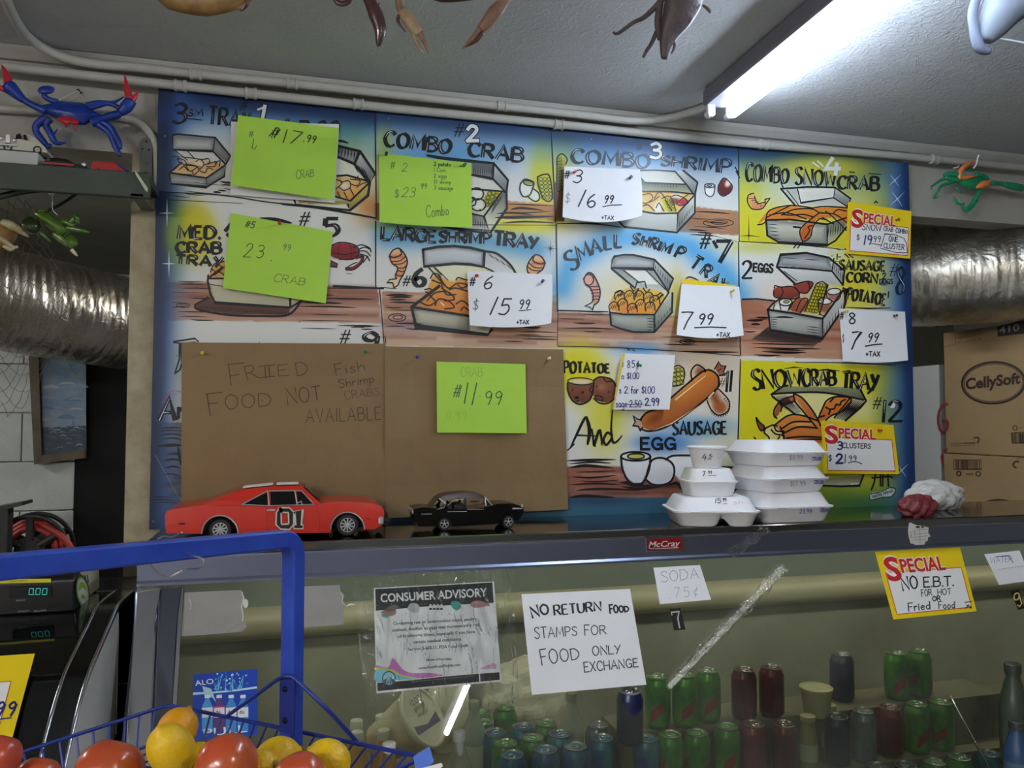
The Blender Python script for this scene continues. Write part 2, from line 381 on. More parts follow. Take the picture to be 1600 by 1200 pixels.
    def build(s, name, parent, rough=.5, m=None):
        """one part per cluster of marks that stand together"""
        m = m or mat('ink_and_paint', rough=.5, attr=True); b = s.mb; V = np.array(b.v); par = list(range(len(b.v)))
        def find(i):
            while par[i] != i: par[i] = par[par[i]]; i = par[i]
            return i
        for f in b.f:
            for i in f[1:]: par[find(i)] = find(f[0])
        R_ = np.array([find(i) for i in range(len(b.v))]); ids, isl = np.unique(R_, return_inverse=True); k = len(ids)
        lo = np.full((k, 3), np.inf); hi = -lo; np.minimum.at(lo, isl, V); np.maximum.at(hi, isl, V); sz = (hi-lo).max(1)
        gap = np.maximum(0, np.maximum(lo[:, None]-hi[None], lo[None]-hi[:, None])); near = np.sqrt((gap**2).sum(2)) <= np.maximum(.018, .48*np.maximum(sz[:, None], sz[None]))
        cl = list(range(k))
        def fc(i):
            while cl[i] != i: cl[i] = cl[cl[i]]; i = cl[i]
            return i
        for i, j in zip(*np.nonzero(np.triu(near, 1))): cl[fc(j)] = fc(i)
        out = None
        for c in sorted({fc(i) for i in range(k)}):
            q = MB(); mp = {}
            for f, co in zip(b.f, b.c):
                if fc(isl[f[0]]) != c: continue
                for i in f:
                    if i not in mp: mp[i] = len(q.v); q.v.append(b.v[i])
                q.f.append(tuple(mp[i] for i in f)); q.c.append(co); q.m.append(0)
            if q.f: o = q.build(name, m, parent, world=True); out = out or o
        return out
_tc = {}
def type_mesh(text, bold=0, shear=0):
    k = (text, bold, shear)
    if k not in _tc:
        cu = bpy.data.curves.new('type', 'FONT'); cu.body = text; cu.offset = bold; cu.shear = shear; cu.resolution_u = 3
        o = bpy.data.objects.new('type', cu); COL.objects.link(o)
        bpy.context.view_layer.update()
        dg = bpy.context.evaluated_depsgraph_get(); me = o.evaluated_get(dg).to_mesh()
        vs = [(v.co.x, v.co.y) for v in me.vertices]; fs = [tuple(p.vertices) for p in me.polygons]
        o.evaluated_get(dg).to_mesh_clear(); bpy.data.objects.remove(o); bpy.data.curves.remove(cu)
        _tc[k] = (vs, fs, min(v[0] for v in vs), max(v[0] for v in vs))
    return _tc[k]
# ================================================================== the room
m_ceil = mat('ceiling_paint', (188, 190, 192), .75, bump=.9, bscale=26, noise=(178, 180, 183), nscale=3)
def stomp_ceiling(m):
    """brushed 'stomp' plaster: distorted ridges"""
    nt = m.node_tree; L = nt.links.new
    bp = [n for n in nt.nodes if n.bl_idname == 'ShaderNodeBump'][0]
    tc = [n for n in nt.nodes if n.bl_idname == 'ShaderNodeTexCoord'][0]
    no = nt.nodes.new('ShaderNodeTexNoise'); no.inputs['Scale'].default_value = 22; no.inputs['Detail'].default_value = 3; no.inputs['Distortion'].default_value = 3.5
    L(tc.outputs['Object'], no.inputs['Vector'])
    rp = nt.nodes.new('ShaderNodeMapRange'); rp.inputs['From Min'].default_value = .5; rp.inputs['From Max'].default_value = .6; L(no.outputs['Fac'], rp.inputs['Value'])
    ad = nt.nodes.new('ShaderNodeMath'); ad.operation = 'MULTIPLY_ADD'; ad.inputs[1].default_value = .35
    ol = bp.inputs['Height'].links[0].from_socket
    L(ol, ad.inputs[0]); L(rp.outputs['Result'], ad.inputs[2]); L(ad.outputs[0], bp.inputs['Height']); bp.inputs['Distance'].default_value = .008; bp.inputs['Strength'].default_value = .22
stomp_ceiling(m_ceil)
m_wall = mat('header_paint', (176, 174, 166), .6, noise=(164, 161, 152), nscale=4, bump=.15, bscale=40)
m_room = mat('shop_wall_paint', (150, 148, 140), .7, noise=(135, 133, 126), nscale=2)
m_floor = mat('floor_tile', (176, 174, 172), .4, noise=(160, 158, 156), nscale=6)
m_jamb = mat('jamb_paint', (176, 168, 140), .6, noise=(150, 138, 108), nscale=14)
m_back = mat('back_room_paint', (150, 150, 136), .8, noise=(136, 136, 122), nscale=5, bump=.2, bscale=30)
m_block = mat('white_block_paint', (196, 202, 200), .6, noise=(180, 186, 184), nscale=6, bump=.25, bscale=50)
CE = ZC+1.305; HB = ZC+1.042        # ceiling height, underside of the header
def slab(name, lo, hi, m):
    b = MB(); b.box([(a+c)/2 for a, c in zip(lo, hi)], [c-a for a, c in zip(lo, hi)]); return struct(b.build(name, m))
slab('floor', (-3.4, -5.2, -.06), (5.4, 2.9, 0), m_floor)
slab('ceiling', (-3.4, -5.2, CE), (5.4, .12, CE+.06), m_ceil)
slab('wall_left', (-3.5, -5.2, 0), (-3.4, .12, CE), m_room)
slab('wall_right', (5.4, -5.2, 0), (5.5, .12, CE), m_room)
slab('wall_front', (-3.4, -5.3, 0), (5.4, -5.2, CE), m_room)
slab('wall_header', (-3.4, .02, HB), (5.4, .12, CE), m_wall)          # beam over the opening
slab('wall_back_low', (-.085, .03, 0), (5.4, .12, ZC-.30), m_wall)
# jamb strip beside the menu board, and the room behind the opening
slab('trim_1', (-.066, .004, ZC-.35), (.03, .13, HB), m_jamb)
slab('ceiling_back', (-3.4, .12, HB+.12), (5.4, 2.9, HB+.18), m_back)
struct_wall = slab('wall_back', (-3.4, 2.8, 0), (5.4, 2.9, HB+.18), m_back)
slab('wall_side', (-3.5, .12, 0), (-3.4, 2.8, HB+.18), m_back)
slab('wall_side_right', (5.4, .12, 0), (5.5, 2.8, HB+.18), m_back)
# white block wall seen through the left opening, with mortar lines
def block_wall():
    y = 1.35; x1 = UY(117, 700, y).x; b = MB(); ztop = UY(60, 455, y).z
    z = 0; k = 0; bh = .203
    while z < ztop-.02:
        x = x1; first = True
        while x > -3.4:
            wd = .40 if not (first and k % 2) else .2; first = False
            b.box(((x-wd/2), y+.05, z+bh/2), (wd-.004, .1, bh-.004), bev=.003); x -= wd
        z += bh; k += 1
    b.box(((x1-3.4)/2-.01, y+.06, ztop/2), (x1+3.4-.02, .085, ztop-.02))
    return struct(b.build('wall_block', m_block))
block_wall()
# dark doorway beyond: a near-black slab stands in for the unlit opening
m_dark = mat('doorway_dark', (10, 10, 11), .9)
xa, xb = UY(117, 700, 1.40).x, UY(217, 700, 1.40).x
slab('doorway_void', (xa-.05, 1.36, 0), (xb+.5, 1.40, UY(170, 545, 1.36).z+.3), m_dark)
# crown moulding and its bead along the header
def moulding():
    b = MB(); prof = [(0, 0), (-.016, 0), (-.03, .02), (-.03, .034), (-.012, .034), (0, .034)]
    z0 = CE-.036
    b.loft([[Vector((x, .02+y, z0+z)) for y, z in prof] for x in (-3.4, 5.4)]); return struct(b.build('trim_2', m_wall))
moulding()

# ================================================================== fluorescent fixtures, some unseen ones added as fill
m_fix = mat('fixture_enamel', (112, 110, 122), .45)
m_sock = mat('lamp_socket', (215, 215, 218), .4)
def fixture(name, label, x, y0, y1, lit, empty, strength, rot=0, CEB=None):
    t = thing(name, label, 'ceiling light', (x, (y0+y1)/2, CEB or CE), rot)
    L = (y1-y0)/2
    b = MB(); b.box((0, 0, -.0275), (.105, 2*L, .053), bev=.006); b.build('housing', m_fix, t)
    for xx in lit+empty:
        for s in (-1, 1):
            b = MB(); b.box((xx, s*(L-.012), -.067), (.026, .018, .04), bev=.006)
            b.lathe([(.011, 0), (.011, .012), (.006, .012), (.006, .004)], 14, (xx, s*(L-.003), -.075), Matrix.Rotation(-s*math.pi/2, 4, 'X'), True, True)
            b.build('socket', m_sock, t)
    for xx in lit:
        b = MB(); b.tube([(xx, -L+.03, -.075), (xx, L-.03, -.075)], .0165, 16)
        m = bpy.data.materials.new('tube_glow'); m.use_nodes = True; bs = m.node_tree.nodes['Principled BSDF']
        bs.inputs['Emission Color'].default_value = (.72, .84, 1, 1) if strength == TUBE_FRONT else (1, .98, .95, 1); bs.inputs['Emission Strength'].default_value = strength
        b.build('tube', m, t)
    return t
fixture('strip_light', 'lit single fluorescent tube in white strip fixture on the ceiling', 1.595, -1.52, -.225, [.032], [-.032], TUBE_FRONT, math.radians(-2))
fixture('strip_light', 'fluorescent strip fixture over the shop floor, behind the viewer', 1.33, -3.34, -2.74, [.0], [], TUBE_BACK, math.radians(-8))
fixture('strip_light', 'fluorescent strip fixture at the right over the shop floor', 2.9, -3.1, -1.9, [.0], [], TUBE_BACK*.04, math.radians(-20))
fixture('strip_light', 'unseen fluorescent fixture added as fill at the left over the shop floor', -1.5, -4.4, -3.2, [-.03, .03], [], TUBE_BACK)  # fill lamp added to brighten the left side
fixture('strip_light', 'unseen fluorescent fixture added as fill at the far rear of the shop', -2.9, -4.9, -3.7, [-.03, .03], [], TUBE_BACK)  # rear fill lamp added, set clear of the glass reflections
fixture('strip_light', 'unseen fluorescent fixture added to light the back room left of the opening', -2.3, -.1+.35, 1.1, [.0], [], 55, CEB=HB+.12)  # out-of-view lamp added to brighten the block wall and left duct
fixture('strip_light', 'unseen fluorescent fixture added to light the back room behind the menu board', 1.2, .5, 1.3, [.0], [], 60, CEB=HB+.12)  # lamp added out of sight behind the board to lift the back room

# ================================================================== painted menu board
BW, BH = 2.5, 1.222
B0 = Vector((0, -.012, ZC))
class Canvas:
    """soft airbrush colours of the board in photo pixels"""
    def __init__(s, x0, y0, x1, y1, base):
        s.x0, s.y0 = x0, y0; s.A = np.ones((y1-y0, x1-x0, 3))*np.array(base, float)
        s.Y, s.X = np.mgrid[y0:y1, x0:x1].astype(float); s.Z = (0, 0, 1)
    def z(s, Z): s.Z = Z; return s
    def q(s, p): return (s.Z[0]+p[0]/s.Z[2], s.Z[1]+p[1]/s.Z[2])
    def win(s, xa, ya, xb, yb):
        H, W_ = s.A.shape[:2]
        i0, i1 = max(0, int(ya)-s.y0), min(H, int(yb)+1-s.y0); j0, j1 = max(0, int(xa)-s.x0), min(W_, int(xb)+1-s.x0)
        return slice(i0, max(i0, i1)), slice(j0, max(j0, j1))
    def mix(s, w, al, col): a = np.clip(al, 0, 1)[..., None]; s.A[w] = s.A[w]*(1-a)+np.array(col, float)*a
    def glow(s, c, rx, ry, col, al=1, hard=1, ang=0):
        c = s.q(c); rx /= s.Z[2]; ry /= s.Z[2]; R = max(rx, ry)*2.3
        w = s.win(c[0]-R, c[1]-R, c[0]+R, c[1]+R); a = math.radians(ang); dx, dy = s.X[w]-c[0], s.Y[w]-c[1]
        d = ((dx*math.cos(a)+dy*math.sin(a))/rx)**2+((-dx*math.sin(a)+dy*math.cos(a))/ry)**2
        s.mix(w, al*np.exp(-d**hard), col)
    def seg(s, w, pts, closed):
        D = np.full(s.X[w].shape, 1e9); n = len(pts)
        for i in range(n if closed else n-1):
            a, b = pts[i], pts[(i+1) % n]; dx, dy = b[0]-a[0], b[1]-a[1]; l = dx*dx+dy*dy or 1
            t = np.clip(((s.X[w]-a[0])*dx+(s.Y[w]-a[1])*dy)/l, 0, 1)
            D = np.minimum(D, np.hypot(s.X[w]-a[0]-t*dx, s.Y[w]-a[1]-t*dy))
        return D
    def bbox(s, pts, m): return s.win(min(p[0] for p in pts)-m, min(p[1] for p in pts)-m, max(p[0] for p in pts)+m, max(p[1] for p in pts)+m)
    def stroke(s, pts, wd, col, al=1, soft=.6):
        pts = [s.q(p) for p in pts]; wd /= s.Z[2]; w = s.bbox(pts, wd*2)
        D = s.seg(w, pts, False); s.mix(w, al*np.exp(-(D/(wd*.5))**2*(1/soft)), col)
    def inside(s, w, pts):
        I = np.zeros(s.X[w].shape, bool); n = len(pts)
        for i in range(n):
            (xa, ya), (xb, yb) = pts[i], pts[(i+1) % n]
            if ya == yb: continue
            I ^= ((ya > s.Y[w]) != (yb > s.Y[w])) & (s.X[w] < (xb-xa)*(s.Y[w]-ya)/(yb-ya)+xa)
        return I
    def poly(s, pts, col, col2=None, al=1, a=None, b=None, edge=None, ew=6):
        """flat or graded fill; edge= colour airbrushed along the rim"""
        pts = [s.q(p) for p in pts]; w = s.bbox(pts, 2); I = s.inside(w, pts).astype(float)
        if I.size == 0: return
        if col2 is None: s.mix(w, I*al, col)
        else:
            ys = [p[1] for p in pts]; a = s.q(a) if a else (pts[0][0], min(ys)); b = s.q(b) if b else (pts[0][0], max(ys))
            dx, dy = b[0]-a[0], b[1]-a[1]; t = np.clip(((s.X[w]-a[0])*dx+(s.Y[w]-a[1])*dy)/(dx*dx+dy*dy), 0, 1)[..., None]
            c = np.array(col, float)*(1-t)+np.array(col2, float)*t; A = (I*al)[..., None]; s.A[w] = s.A[w]*(1-A)+c*A
        if edge is not None:
            D = s.seg(w, pts, True); s.mix(w, I*.75*np.exp(-(D/ew)**2), edge)
    def smooth(s, pts, *k, **kw): s.poly([(p.x, p.y) for p in catmull([(a, b, 0) for a, b in pts], 4, True)], *k, **kw)
    def streaks(s, xa, ya, xb, yb, cols, n, al=.5, slope=.06, sd=1):
        r = random.Random(sd); xa, ya = s.q((xa, ya)); xb, yb = s.q((xb, yb)); Z, s.Z = s.Z, (0, 0, 1)
        for k in range(n):
            y = r.uniform(ya, yb); x = r.uniform(xa, xb); l = r.uniform(.15, .5)*(xb-xa); a, b = max(xa, x-l), min(xb, x+l)
            s.stroke([(a, y+slope*(a-xa)), (b, y+slope*(b-xa))], r.uniform(4, 10), r.choice(cols), al*r.uniform(.4, 1))
        s.Z = Z
    def sample(s, x, y):
        j = np.clip(x-s.x0, 0, s.A.shape[1]-1.001); i = np.clip(y-s.y0, 0, s.A.shape[0]-1.001)
        j0, i0 = j.astype(int), i.astype(int); fj, fi = (j-j0)[..., None], (i-i0)[..., None]; A = s.A
        return (A[i0, j0]*(1-fj)+A[i0, j0+1]*fj)*(1-fi)+(A[i0+1, j0]*(1-fj)+A[i0+1, j0+1]*fj)*fi
Z1, Z2, Z3, Z4 = (250, 120, 4), (550, 120, 4), (850, 170, 4), (1130, 200, 4)
Z5, Z6, Z7, Z8 = (230, 300, 4), (550, 320, 4), (850, 340, 4), (1100, 370, 4)
Z9, Z10, Z11, Z12 = (230, 500, 4), (570, 520, 4), (850, 520, 4), (1100, 540, 4.571)
WHT, BLK, HI = (226, 226, 220), (20, 21, 25), (228, 234, 240)
NAVY, SKY, YEL, WOOD, ORG = (26, 58, 116), (88, 160, 214), (222, 212, 28), (150, 92, 68), (226, 146, 48)
GR, GR2, CRM = (206, 208, 204), (112, 116, 116), (222, 220, 196)
cv = Canvas(215, 130, 1440, 840, WHT)
def paint_canvas():
    c = cv; X, Y = c.X, c.Y; N0 = (0, 0, 1); full = (slice(None), slice(None))
    # section washes
    c.z(N0)
    c.glow((560, 245), 46, 70, (226, 222, 150), .8); c.glow((545, 197), 46, 30, (86, 148, 70), .9); c.glow((575, 322), 22, 26, (206, 142, 74), .9)
    c.glow((602, 235), 13, 50, YEL, .95, 1.5); c.glow((850, 270), 24, 80, YEL, .95, 1.6); c.glow((690, 240), 100, 26, SKY, .85, 1.4)
    c.glow((800, 352), 70, 12, YEL, .8)
    c.poly([(586, 318), (600, 318), (600, 345), (586, 345)], WOOD); c.poly([(775, 312), (866, 320), (869, 345), (770, 338)], (206, 140, 72), (186, 128, 74))
    c.glow((884, 228), 20, 34, YEL, .95, 1.5); c.glow((1015, 238), 135, 24, SKY, .8, 1.4); c.poly([(866, 285), (882, 285), (882, 347), (866, 347)], (132, 88, 54), (88, 58, 40))
    c.poly([(1075, 322), (1153, 330), (1155, 368), (1060, 362)], (186, 136, 92), (166, 124, 96)); c.glow((1080, 345), 24, 16, (150, 100, 66), .7)
    c.poly([(1156, 233), (1392, 256), (1392, 392), (1156, 378)], (216, 208, 48)); c.glow((1248, 300), 62, 44, (236, 234, 200), .95, 1.6)
    c.glow((1340, 320), 30, 30, (232, 228, 150), .7); c.glow((1185, 385), 60, 12, (190, 194, 60), .6)
    c.glow((296, 362), 40, 46, (210, 200, 34), 1, 1.8); c.glow((306, 372), 26, 30, (222, 214, 90), .5)
    c.poly([(262, 440), (590, 448), (596, 505), (262, 500)], (168, 112, 92), (198, 158, 136)); c.streaks(262, 440, 590, 490, [(132, 78, 60), (214, 190, 174), (150, 90, 72), (110, 70, 56)], 34, .55, .02, 2)
    c.stroke([(604, 368), (700, 372), (838, 388)], 44, (84, 158, 204), .95, .9); c.glow((820, 352), 50, 12, YEL, .8); c.glow((615, 352), 26, 10, (120, 180, 120), .7)
    c.poly([(596, 455), (872, 462), (872, 545), (600, 540)], (172, 118, 96), (214, 180, 150)); c.streaks(598, 455, 870, 530, [(140, 86, 66), (220, 196, 176), (120, 74, 60), (230, 200, 150)], 34, .5, .03, 3); c.glow((640, 510), 50, 12, (140, 120, 150), .5)
    c.glow((745, 440), 70, 50, (236, 226, 170), .7)
    c.stroke([(878, 450), (893, 410), (945, 376), (1010, 366), (1075, 384), (1130, 425), (1160, 462)], 46, (92, 172, 222), .98, .8)
    c.poly([(872, 488), (1156, 496), (1157, 556), (872, 542)], (176, 126, 102), (218, 190, 170)); c.streaks(873, 488, 1155, 540, [(150, 96, 74), (224, 202, 186), (130, 84, 68)], 30, .5, .04, 4); c.glow((1060, 530), 22, 30, (190, 150, 130), .6)
    c.glow((1000, 452), 60, 24, (236, 216, 120), .6); c.glow((1058, 465), 14, 40, (190, 176, 60), .7)
    c.glow((1345, 440), 52, 58, (218, 212, 60), .95, 1.7); c.glow((1330, 455), 20, 20, (226, 200, 40), .6)
    c.poly([(1157, 468), (1320, 474), (1325, 562), (1157, 556)], (158, 92, 66), (196, 150, 120)); c.streaks(1158, 468, 1320, 548, [(134, 70, 50), (178, 112, 84), (206, 170, 150)], 30, .6, .03, 5)
    c.glow((1230, 458), 60, 20, (236, 206, 186), .6)
    c.glow((905, 580), 44, 48, YEL, 1, 1.8); c.glow((945, 650), 34, 60, (218, 212, 70), .95, 1.4); c.glow((1002, 546), 40, 10, SKY, .9)
    c.glow((1100, 585), 60, 60, (232, 204, 168), .85); c.glow((1036, 692), 48, 17, (84, 142, 206), 1, 1.6); c.glow((1095, 668), 56, 17, (104, 162, 206), .95, 1.5)
    c.glow((1135, 720), 30, 60, (214, 214, 170), .7)
    c.poly([(884, 728), (1152, 730), (1152, 786), (884, 784)], (158, 102, 82), (140, 92, 80)); c.streaks(885, 730, 1060, 782, [(112, 64, 50), (190, 140, 120), (60, 36, 34), (150, 84, 62)], 34, .6, 0, 6)
    c.poly([(222, 786), (1152, 776), (1152, 840), (222, 840)], (58, 104, 128), (50, 88, 110)); c.glow((930, 782), 70, 8, (34, 60, 84), .7)
    c.poly([(1157, 562), (1430, 574), (1430, 840), (1152, 840)], (222, 212, 30)); c.glow((1275, 632), 62, 46, (238, 230, 170), .9, 1.5); c.glow((1350, 640), 26, 24, (236, 232, 190), .7)
    c.glow((1300, 770), 120, 28, (150, 168, 48), .9); c.glow((1380, 790), 120, 22, (40, 96, 70), .9); c.poly([(1152, 800), (1430, 792), (1430, 840), (1152, 840)], (40, 84, 84)); c.glow((1395, 640), 26, 90, (110, 140, 90), .7)
    # dirty-blue left column below the brown paper
    c.poly([(222, 660), (290, 660), (290, 840), (222, 840)], (120, 112, 120), (46, 74, 118)); c.streaks(232, 665, 290, 780, [(20, 22, 30), (150, 110, 110), (90, 100, 130)], 22, .6, 0, 9)
    # borders: navy airbrush along the edges
    d = Y-(143+.0972*(X-255))
    for dd, sg, col, al in ((d, 62, (92, 152, 204), .62), (d, 32, (32, 76, 128), .8), (d, 19, (14, 38, 78), .95)): c.mix(full, al*np.exp(-(np.maximum(dd, 0)/sg)**2.4)*(.75+.25*(X < 590)), col)
    d = X-(255-.0395*(Y-143))
    for dd, sg, col, al in ((d, 42, (84, 126, 186), .7), (d, 28, (22, 54, 108), .85), (d, 17, (13, 32, 66), .92)): c.mix(full, al*np.exp(-(np.maximum(dd, 0)/sg)**2.6), col)
    d = 1424-X+.012*(Y-500)
    for dd, sg, col, al in ((d, 44, (92, 140, 190), .75), (d, 25, (32, 72, 130), .9), (d, 12, (22, 48, 92), .8)): c.mix(full, al*np.exp(-(np.maximum(dd, 0)/sg)**2.6), col)
    c.glow((280, 178), 60, 20, (22, 62, 140), .5); c.glow((297, 364), 36, 42, (214, 204, 36), .85, 1.8)
    # yellow-green halos that sit over the border
    c.glow((1290, 262), 84, 20, (214, 208, 60), .85, 1.5); c.glow((274, 372), 14, 60, (90, 140, 70), .6)
    # ---- containers and food, graded
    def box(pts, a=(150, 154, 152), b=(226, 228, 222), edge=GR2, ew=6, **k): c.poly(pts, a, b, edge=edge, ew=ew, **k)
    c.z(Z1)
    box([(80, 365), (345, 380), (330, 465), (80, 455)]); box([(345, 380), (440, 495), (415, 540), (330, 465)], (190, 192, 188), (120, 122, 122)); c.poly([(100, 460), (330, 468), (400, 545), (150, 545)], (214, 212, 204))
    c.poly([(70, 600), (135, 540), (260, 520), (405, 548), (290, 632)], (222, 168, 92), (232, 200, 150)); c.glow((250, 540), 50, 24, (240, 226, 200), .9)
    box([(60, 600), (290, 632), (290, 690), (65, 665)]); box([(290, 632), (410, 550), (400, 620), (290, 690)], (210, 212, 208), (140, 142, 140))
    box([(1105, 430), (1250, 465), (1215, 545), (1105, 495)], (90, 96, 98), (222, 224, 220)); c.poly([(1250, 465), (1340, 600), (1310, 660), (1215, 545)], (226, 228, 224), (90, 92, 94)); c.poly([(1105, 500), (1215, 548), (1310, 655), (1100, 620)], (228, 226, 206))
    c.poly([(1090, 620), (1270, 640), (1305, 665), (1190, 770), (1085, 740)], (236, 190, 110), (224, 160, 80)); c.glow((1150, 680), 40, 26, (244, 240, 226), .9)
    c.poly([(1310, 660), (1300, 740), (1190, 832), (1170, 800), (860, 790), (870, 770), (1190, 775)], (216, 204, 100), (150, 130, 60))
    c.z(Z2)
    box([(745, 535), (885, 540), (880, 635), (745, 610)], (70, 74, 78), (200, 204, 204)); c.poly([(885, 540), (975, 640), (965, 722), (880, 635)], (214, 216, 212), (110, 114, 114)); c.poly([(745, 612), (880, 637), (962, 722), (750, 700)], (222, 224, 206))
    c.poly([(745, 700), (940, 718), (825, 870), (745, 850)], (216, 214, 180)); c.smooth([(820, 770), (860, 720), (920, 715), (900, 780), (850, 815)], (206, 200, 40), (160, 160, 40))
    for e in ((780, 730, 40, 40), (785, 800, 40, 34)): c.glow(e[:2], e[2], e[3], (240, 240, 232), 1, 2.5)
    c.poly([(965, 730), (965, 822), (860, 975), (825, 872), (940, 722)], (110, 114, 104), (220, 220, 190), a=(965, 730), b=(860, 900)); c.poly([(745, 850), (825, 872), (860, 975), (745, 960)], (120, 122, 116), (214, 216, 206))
    c.glow((1098, 690), 46, 48, (238, 240, 226), 1, 3); c.glow((1140, 740), 36, 38, (238, 240, 226), 1, 3); c.glow((1105, 662), 34, 16, (150, 170, 80), 1, 3); c.glow((1205, 692), 38, 80, (206, 210, 60), 1, 3, -10)
    c.z(Z3)
    c.poly([(600, 385), (820, 390), (890, 470), (630, 460)], (206, 208, 196), (226, 226, 210)); c.poly([(820, 390), (870, 385), (960, 460), (945, 525), (930, 525)], (214, 216, 212), (124, 128, 128)); c.poly([(605, 440), (630, 462), (890, 472), (930, 525), (612, 515)], (96, 98, 72), (170, 170, 140))
    c.poly([(612, 515), (935, 530), (835, 650), (612, 640)], (232, 180, 80), (236, 206, 130)); c.poly([(735, 560), (790, 550), (830, 640), (760, 640)], (206, 204, 40)); c.glow((870, 585), 34, 22, (196, 40, 60), 1, 2.5); c.glow((815, 575), 30, 26, (150, 70, 50), 1, 2.5); c.glow((715, 615), 26, 32, (240, 240, 230), 1, 2.5)
    c.glow((830, 545), 40, 14, (244, 240, 236), .9, 2)
    c.poly([(470, 700), (612, 645), (835, 652), (830, 772), (480, 738)], (214, 216, 206), (170, 174, 168)); c.poly([(835, 652), (940, 540), (942, 650), (830, 772)], (120, 124, 118), (216, 218, 206), a=(840, 690), b=(940, 600))
    c.glow((1035, 508), 30, 36, (240, 240, 236), 1, 3); c.smooth([(1090, 480), (1125, 435), (1170, 470), (1165, 520), (1120, 545), (1090, 520)], (130, 52, 48), (90, 36, 36)); c.glow((1150, 465), 18, 26, (238, 226, 214), 1, 2.5, 25)
    c.smooth([(80, 330), (110, 285), (140, 320), (120, 500), (85, 510)], (190, 190, 60), (110, 90, 50))
    c.z(Z4)
    c.poly([(360, 378), (700, 370), (795, 440), (775, 490), (450, 480)], (190, 194, 190), (216, 218, 204)); c.poly([(465, 382), (695, 372), (690, 435), (485, 465)], (238, 238, 226)); c.poly([(700, 370), (795, 440), (775, 490), (690, 440)], (220, 222, 214), (120, 122, 120))
    box([(270, 575), (650, 600), (650, 732), (350, 712), (275, 672)], (226, 226, 206), (150, 152, 132)); c.poly([(650, 600), (770, 560), (770, 620), (650, 732)], (110, 112, 100), (200, 200, 160))
    c.smooth([(220, 600), (290, 510), (420, 484), (560, 500), (700, 490), (775, 500), (775, 600), (700, 560), (600, 570), (420, 572), (270, 575)], (228, 150, 52), (206, 124, 44)); c.smooth([(480, 650), (540, 570), (600, 540), (560, 610), (540, 680), (500, 705)], (222, 130, 50), (186, 90, 40))
    c.smooth([(160, 440), (190, 410), (215, 470), (270, 460), (250, 500), (190, 505)], (240, 176, 128), (226, 142, 100))
    c.z(Z5)
    c.poly([(382, 540), (900, 605), (962, 680), (895, 722), (425, 690)], (224, 220, 196), (190, 186, 160)); c.poly([(300, 705), (385, 660), (425, 690), (895, 722), (880, 768), (500, 765), (310, 735)], (96, 62, 54))
    c.smooth([(1140, 350), (1200, 318), (1290, 330), (1325, 375), (1290, 420), (1200, 420), (1150, 400)], (166, 44, 48), (120, 28, 34)); c.smooth([(395, 500), (430, 440), (480, 430), (490, 520), (410, 530)], (230, 170, 70))
    c.z(Z6)
    for dx, dy, fl in ((0, 0, 1), (870, 40, -1)):
        P = lambda L: [((285+fl*(x-285))+dx, y+dy) for x, y in L]
        c.smooth(P([(235, 330), (260, 285), (310, 285), (345, 350), (325, 420), (300, 470), (270, 440), (285, 390), (245, 365)]), (240, 190, 130), (230, 140, 80)); c.stroke(P([(245, 325), (310, 325)]), 30, (206, 70, 60), .6)
    c.smooth([(220, 475), (270, 455), (310, 460), (260, 520)], (240, 214, 180))
    box([(445, 275), (640, 260), (825, 290), (820, 385), (640, 370), (450, 385)], (214, 218, 218), (186, 190, 192), ew=4); c.poly([(828, 290), (900, 300), (1020, 430), (900, 432), (830, 388)], (190, 192, 190), (224, 224, 220)); c.poly([(480, 390), (820, 392), (900, 430), (730, 440), (560, 500)], (232, 228, 190))
    c.smooth([(430, 620), (470, 530), (520, 440), (620, 480), (700, 460), (735, 520), (735, 680), (500, 650)], (236, 170, 70), (222, 130, 46)); c.glow((590, 600), 60, 24, (238, 120, 50), .8)
    box([(375, 640), (735, 690), (740, 795), (400, 758)], (222, 220, 190), (150, 146, 128)); c.poly([(740, 690), (870, 690), (870, 780), (850, 808), (740, 796)], (206, 204, 180))
    c.z(Z7)
    c.smooth([(245, 385), (275, 345), (310, 360), (350, 450), (340, 520), (310, 545), (305, 480), (285, 430), (255, 420)], (240, 180, 160), (226, 150, 130)); c.smooth([(870, 420), (890, 380), (960, 385), (970, 420)], (240, 196, 176))
    box([(440, 240), (560, 232), (690, 262), (685, 320), (420, 312)], (170, 176, 174), (216, 220, 216)); c.poly([(690, 262), (805, 380), (775, 460), (685, 320)], (210, 214, 210), (110, 116, 112)); c.poly([(425, 322), (685, 325), (775, 462), (570, 440)], (150, 156, 152), (206, 210, 200)); c.poly([(500, 330), (640, 330), (720, 420), (640, 420), (590, 400)], (238, 238, 226))
    c.smooth([(415, 575), (440, 480), (540, 440), (640, 445), (750, 475), (710, 590), (560, 600)], (238, 196, 80), (226, 150, 50)); c.glow((520, 570), 60, 26, (232, 130, 60), .7)
    box([(412, 592), (690, 606), (690, 716), (560, 714), (420, 670)], (196, 200, 184), (140, 144, 128)); c.poly([(690, 606), (800, 470), (802, 592), (690, 716)], (206, 210, 196), (100, 104, 92))
    c.z(Z8)
    box([(458, 180), (480, 112), (640, 100), (780, 132), (805, 212)], (150, 154, 154), (206, 208, 206)); c.poly([(780, 132), (875, 210), (868, 300), (805, 212)], (214, 216, 212), (150, 150, 148)); c.poly([(458, 188), (800, 215), (868, 300), (560, 285)], (226, 226, 220), (190, 190, 184))
    c.poly([(400, 455), (560, 290), (870, 330), (740, 512)], (206, 190, 150)); c.poly([(700, 285), (770, 300), (722, 485), (630, 470)], (216, 204, 50), (190, 176, 44))
